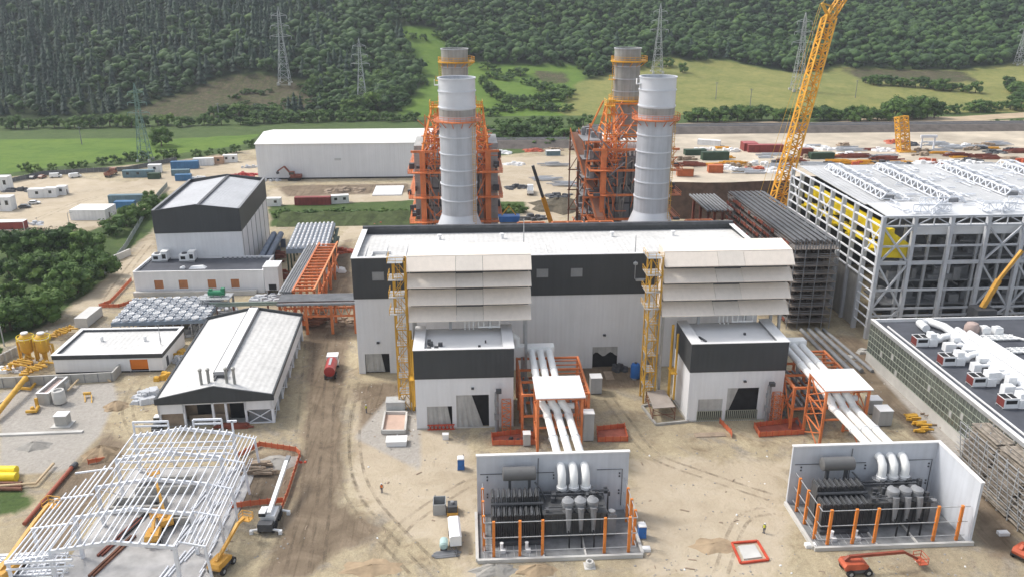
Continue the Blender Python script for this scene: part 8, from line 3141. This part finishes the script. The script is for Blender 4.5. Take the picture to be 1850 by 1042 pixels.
for k, (px, py, lab, mt, ln) in enumerate(((505, 505, 'brown-red steel racks between the annex and the orange bridge', BROWNR, True), (480, 540, 'grey spools heaped at the right end of the annex', STEELG, False), (500, 470, 'dark steel frames right of the annex end wall', BROWNR, True),
          (575, 585, 'mixed steel parts under the orange pipe bridge', RUST, True), (535, 590, 'orange steel parts beside the workshop rear corner', ORANGE, True), (620, 585, 'small tan crates under the pipe bridge at the hall corner', TIMBER, False),
          (615, 455, 'orange parts left of the hall roof corner', LIFTO, False), (400, 560, 'white and grey pipe fittings under the gantry', STEELG, False), (600, 490, 'pale pipe coils right of the laddered bridge', CAPW, False))):
 heap(px, py, 7, 5, 3.0 if ln else 1.6, 26, mt, lab, 'steel parts', 'steel_parts', seed=40 + k, long=ln)
# blue-grey ducts between tall building and cooler
for k, (x, lab) in enumerate(((-61.0, 'left of the blue-grey ducts along the right side of the tall building'), (-58.8, 'right of the blue-grey ducts along the right side of the tall building'))):
 b = MB().tube([(x + .8, 232, 3.5), (x - 1.0, 262, 3.5)], .95, 10)
 for y in (235, 243, 251, 259):
  b.box(x - .7, x + .9, y - .2, y + .2, 0, 2.7)
 b.solo('cooling_duct', M('slate_blue_metal', (.14, .17, .23), .5, .15, .5), lab, 'duct')
t = thing('end_tower', 'narrow pale block with a flat top at the right end of the annex', 'building', (-53, 216, 0))
MB().box(-54.4, -50.6, 214, 219, 1.5, 8).build('block', WPANEL, t)
MB().box(-54.6, -50.4, 213.8, 219.2, 8, 8.2).build('top', CAPW, t)
MB().box(-53.4, -51.4, 213.94, 214, 1.6, 3.2).build('opening', BLACK, t)
for x in (-54.1, -50.9):
 MB().box(x - .2, x + .2, 214.2, 218.8, 0, 1.5).build('leg', GALV, t)

# ---------------------------------------------------------------- storage yard behind (right)
container(1383, 276, 15, 2.6, 3.2, R(-3), REDC, 'long row of dark red containers on the storage yard left of the crane boom', 'container', 'container', 0, M('faded_red_roof', (.36, .10, .10), .6, .15, .5), z=ZP)
container(1356, 274, 6, 6, 3.4, R(-3), REDC, 'shorter dark red container at the left end of the long red row', 'container', 'container', 0, MATS['faded_red_roof'], z=ZP)
container(1238, 320, 6, 3.5, 3.0, R(-8), M('orange_container_paint', (.46, .13, .05), .6, .15, .5), 'orange container close behind the right stack', 'container', 'container', 0, M('tan_roof', (.42, .32, .22), .7, .1, .5), z=ZP)
container(1293, 313, 5.5, 3, 2.8, R(-5), MATS['orange_container_paint'], 'second orange container right of the one behind the stack', 'container', 'container', 0, MATS['orange_container_paint'], z=ZP)
container(1293, 290, 11, 3, 3.2, R(2), GREENC, 'dark green container with a white frame on the storage yard', 'container', 'container', 0, None, z=ZP)
container(1257, 281, 9, 3, 2.2, R(2), GREENC, 'low dark container behind the dark green one', 'container', 'container', 0, None, z=ZP)
container(1486, 288, 10, 3, 2.4, R(2), GREENC, 'olive container right of the crane boom', 'container', 'container', 0, None, z=ZP)
container(1458, 283, 5, 3, 3, R(2), BROWNR, 'small maroon container right of the crane boom', 'container', 'container', 0, None, z=ZP)
container(1280, 263, 10, 2.5, 2.2, R(-25), WHITEC, 'white container standing aslant on the storage yard', 'container', 'container', 0, RW, z=ZP)
container(1044, 272, 9, 3, 4.5, R(-6), M('pinkish_grey_container', (.42, .36, .34), .6, .12, .5), 'pinkish grey container left of the right boiler', 'container', 'container', 0, None)
container(1000, 282, 7, 3, 2.4, R(4), TEALC, 'small grey container on the pale yard between the stacks', 'container', 'container', 0, RW)
t = thing('portal_frame', 'white goal-shaped steel frame on the storage yard right of the lattice mast', 'steel frame', G(1674, 272, ZP))
x, y, _ = t.location
for s in (-2.8, 2.8):
 MB().box(x + s - .3, x + s + .3, y - .3, y + .3, ZP, ZP + 5.5).build('post', STEELW, t)
MB().box(x - 3.6, x + 3.6, y - .5, y + .5, ZP + 5.5, ZP + 6.6).build('beam', STEELW, t)
kinds = [(STEELG, 'grey steel sections', True), (TIMBER, 'timber packs', False), (BROWNR, 'rust-red steel sections', True), (CAPW, 'white wrapped goods', False), (YCRANE, 'yellow crane sections', True), (GREYD, 'dark machine crates', False), (LIFTO, 'orange steel parts', False)]
spots = [(1245, 300, 2), (1325, 298, 4), (1350, 312, 0), (1400, 310, 3), (1430, 292, 2), (1410, 303, 0), (1455, 268, 3), (1490, 270, 3), (1515, 296, 4), (1560, 297, 4), (1535, 272, 0), (1545, 284, 2), (1595, 272, 3),
   (1600, 290, 2), (1640, 262, 5), (1700, 275, 0), (1730, 283, 2), (1720, 268, 0), (1760, 268, 0), (1795, 276, 5), (1830, 290, 1), (1670, 297, 3), (1735, 300, 3), (1750, 292, 5), (1800, 262, 0), (1840, 275, 2), (1580, 303, 1), (1310, 305, 3), (1470, 300, 0), (1840, 305, 1), (1690, 262, 0), (1780, 286, 2), (1620, 300, 0), (1620, 258, 6)]
WH = ['by the orange containers', 'in front of the dark green container', 'beside the second orange container', 'by the foot of the crane boom', 'under the crane boom, longest bundle', 'nearest the steel hall corner by the crane', 'behind the small maroon container', 'beside the olive container', 'at the corner of the steel hall roof', 'behind the steel hall roof, brightest of the pair', 'near the railway behind the olive container', 'on bare sand behind the olive container', 'near the railway before the lattice mast', 'just before the lattice mast', 'at the railway beside the lattice mast', 'between the portal frame and the lattice mast', 'right behind the portal frame', 'at the railway behind the portal frame', 'at the railway beyond the portal frame', 'darkest at the railway beyond the portal frame', 'at the yard edge near the steel hall', 'beside the lattice mast foot', 'along the rear of the steel hall roof', 'lying dark behind the steel hall roof', 'close to the railway bank, farthest away', 'far along the railway beyond the portal frame', 'low behind the steel hall roof corner', 'between the two orange containers', 'between the crane boom and the steel hall', 'at the far edge behind the steel hall', 'at the railway bank past the lattice mast', 'halfway between portal frame and yard edge', 'touching the lattice mast base', 'at the railway bank in front of the meadow track']
for k, (px, py, kd) in enumerate(spots):
 mt, nm, ln = kinds[kd]
 heap(px, py, 13 if ln else 9, 6, 1.8, 30, mt, f'stack of {nm} {WH[k]}', 'stored goods', 'material_stack', z=ZP, seed=60 + k, long=ln)
rg = random.Random(21)
for k in range(58):
 px, py = rg.uniform(1235, 1850), rg.choice((rg.uniform(262, 284), rg.uniform(284, 312)))
 if px > 1420 and py > 300:
  py = rg.uniform(268, 298)
 mt, nm, ln = kinds[rg.choice((0, 0, 0, 1, 2, 3, 3, 5, 4, 6))]
 w_ = rg.uniform(3, 8)
 x, y, _ = G(px, py, ZP)
 b = MB()
 for q in range(12):
  if ln:
   b.bar((x - w_ * rg.uniform(.5, 1), y + rg.uniform(-1.5, 1.5), ZP + .15 + .12 * (q % 5)), (x + w_ * rg.uniform(.5, 1), y + rg.uniform(-1.5, 1.5), ZP + .15 + .12 * (q % 5)), rg.uniform(.2, .45))
  else:
   b.cbox(x + rg.uniform(-w_, w_) * .6, y + rg.uniform(-1.5, 1.5), ZP, rg.uniform(.6, 2), rg.uniform(.6, 2), rg.uniform(.4, 1.6))
 b.solo('material_stack', mt, f'low scattered stack of {nm} among the rows on the storage yard', 'stored goods', f'low stacks of {nm} on the storage yard')
for k, (px, py, kd, lab) in enumerate(((905, 277, 3, 'white goods stacked at the railway between the stacks'), (965, 273, 6, 'orange parts stacked at the railway between the stacks'), (1000, 271, 1, 'tan timber stacked at the railway between the stacks'),
          (985, 325, 0, 'pale steel lengths on the pale yard between the stacks'), (1010, 355, 5, 'dark scrap below the inclined stair'), (1020, 335, 0, 'grey sections beside the inclined stair'), (935, 340, 5, 'two dark posts and crates behind the hall'),
          (1000, 300, 0, 'row of pale steel sections across the pale yard'), (930, 298, 3, 'white sheets on the pale yard right of the left boiler'), (960, 395, 5, 'dark machine parts behind the hall beside the crane'))):
 mt, nm, ln = kinds[kd]
 heap(px, py, 14 if ln else 9, 6, 1.8, 26, mt, lab, 'stored goods', 'material_stack', seed=120 + k, long=ln)
mound(1010, 372, 22, 24, 3, 'dark brown earth heap with scrap left of the right boiler', M('dark_spoil', (.10, .085, .06), .95, .35, .5, bump=.3))
x, y, _ = G(1355, 392)
for k, (px, py, lab) in enumerate(((1300, 385, 'white bagged insulation heaped in front of the dark earth bank'), (1330, 392, 'white sheeting heaped behind the right intake house'), (1420 - 60, 380, 'grey coils at the foot of the dark earth bank'))):
 heap(px, py, 10, 6, 2.4, 24, (CAPW, CAPW, GREYM)[k], lab, 'stored goods', 'material_stack', seed=140 + k)
t = thing('blue_hopper', 'blue lifting box with a yellow sling frame just behind the turbine hall', 'hopper', (0, 0, 0))
x, y, z = 11.8, 222, 17.6
MB().hexa([(x - 2.6, y - 1.2, z), (x + 2.6, y - 1.2, z), (x + 2.6, y + 1.2, z), (x - 2.6, y + 1.2, z)], [(x - 3, y - 1.5, z + 1.6), (x + 3, y - 1.5, z + 1.6), (x + 3, y + 1.5, z + 1.6), (x - 3, y + 1.5, z + 1.6)]).build('box', BLUE, t)
MB().bar((x - 2, y, z + 1.6), (x, y, z + 4.2), .25).bar((x + 2, y, z + 1.6), (x, y, z + 4.2), .25).build('sling_frame', YELLOW, t)
MB().box(x - 2.4, x + 2.4, y - 1.1, y + 1.1, 0, z - .02).build('support', GREYM, t)
# orange frames peeping over the rear parapet of the hall
for k, (x, w_, lab) in enumerate(((17.0, 7, 'left orange steel frame behind the hall roof between the stacks'), (26.5, 8, 'middle orange steel frame behind the hall roof at the foot of the telescopic crane'), (35, 7, 'right orange steel frame behind the hall roof left of the right stack'), (61.5, 7, 'orange steel frame behind the hall roof right of the right stack'))):
 t = thing('pipe_rack', lab, 'steel rack', (x, 205, 0))
 y0, y1, z = 202, 210, 20.3
 for xx in (x - w_ / 2, x + w_ / 2):
  for y in (y0, y1):
   MB().box(xx - .3, xx + .3, y - .3, y + .3, 0, z).build('column', ORANGE, t)
 b = MB()
 for y in (y0, y1):
  b.bar((x - w_ / 2, y, z), (x + w_ / 2, y, z), .5)
  b.bar((x - w_ / 2, y, z - 2), (x + w_ / 2, y, z), .25)
  b.bar((x + w_ / 2, y, z - 2), (x - w_ / 2, y, z), .25)
 for xx in (x - w_ / 2, x, x + w_ / 2):
  b.bar((xx, y0, z), (xx, y1, z), .4)
 b.build('beams', ORANGE, t)
heap(65, 0 + 395, 1, 1, 1, 1, GREYM, 'grey block in the container yard', 'block', 'block_heap', seed=170)


# ---------------------------------------------------------------- people
def person(px, py, rz, vest, label):
 t = thing('person', label, 'person', (0, 0, 0))
 b = MB()
 for s in (-1, 1):
  b.tube([(s * .10, .04 * s, .06), (s * .10, .04 * s, .5), (s * .09, 0, .92)], [.055, .07, .095], 8)
  b.box(s * .10 - .05, s * .10 + .05, -.14 + .04 * s, .09 + .04 * s, 0, .09)
  b.tube([(s * .21, 0, 1.42), (s * .26, -.03, 1.15), (s * .27, -.08, .88)], [.055, .048, .035], 8)
  b.lathe([(.03, .80), (.045, .84), (.03, .89)], s * .27, -.09, 6)
 b.lathe([(.13, .88), (.17, 1.0), (.16, 1.2), (.20, 1.38), (.14, 1.48), (.06, 1.52), (.06, 1.58)], 0, 0, 10)
 b.lathe([(.05, 1.55), (.085, 1.62), (.10, 1.70), (.085, 1.78), (.04, 1.80)], 0, 0, 10)
 b.box(-.02, .02, -.12, -.09, 1.66, 1.70)
 b.build('body', M('work_clothes', (.06, .07, .10), .8, .2, 3), t)
 MB().lathe([(.175, 1.0), (.175, 1.2), (.215, 1.36), (.15, 1.47)], 0, 0, 10, False).build('vest', vest, t)
 MB().lathe([(.13, 1.72), (.12, 1.78), (.06, 1.84), (.01, 1.85)], 0, 0, 10).build('helmet', CAPW, t)
 t.location = G(px, py)
 t.rotation_euler.z = rz


VESTO = M('orange_vest', (.75, .20, .03), .7, .05, 3)
VESTY = M('yellow_vest', (.65, .65, .05), .7, .05, 3)
person(690, 889, R(20), VESTO, 'worker in an orange vest walking alone on the sand right of the muddy road')
person(662, 745, R(90), VESTY, 'worker in a yellow vest near the left yellow access tower')
person(1380, 962, R(-60), VESTY, 'worker in dark clothes standing on the sand beside the side-walled transformer bay')

# loose stones, offcuts and litter on the dirt
rg = random.Random(99)
for nm, mt, n_ in (('rubble', SPOILG, 900), ('timber_litter', TIMBER, 150), ('plastic_litter', CAPW, 60)):
 b = MB()
 for k in range(n_):
  q = rg.choice(((640, 900, 690, 1040, 1), (1140, 1420, 770, 1040, 1), (860, 1180, 670, 810, .7), (200, 300, 660, 790, .8), (380, 560, 780, 1040, 1), (1400, 1600, 690, 800, .8), (500, 640, 600, 700, .7), (560, 640, 420, 520, .6), (1160, 1760, 1000, 1042, 1), (640, 760, 680, 800, .8), (1500, 1760, 640, 820, .8)))
  x, y, _ = G(rg.uniform(q[0], q[1]), rg.uniform(q[2], q[3]))
  s = rg.uniform(.04, .15) * q[4]
  a = rg.uniform(0, 3)
  l = s * (rg.uniform(2, 6) if nm == 'timber_litter' else rg.uniform(.8, 1.6))
  ca, sa = math.cos(a), math.sin(a)
  c4 = [(x + l * u * ca - s * v * sa, y + l * u * sa + s * v * ca) for u, v in ((-1, -1), (1, -1), (1, 1), (-1, 1))]
  b.hexa([(u, v, 0) for u, v in c4], [(x + (u - x) * .7, y + (v - y) * .7, s * .9) for u, v in c4])
 b.struct(nm, mt, 'stuff')
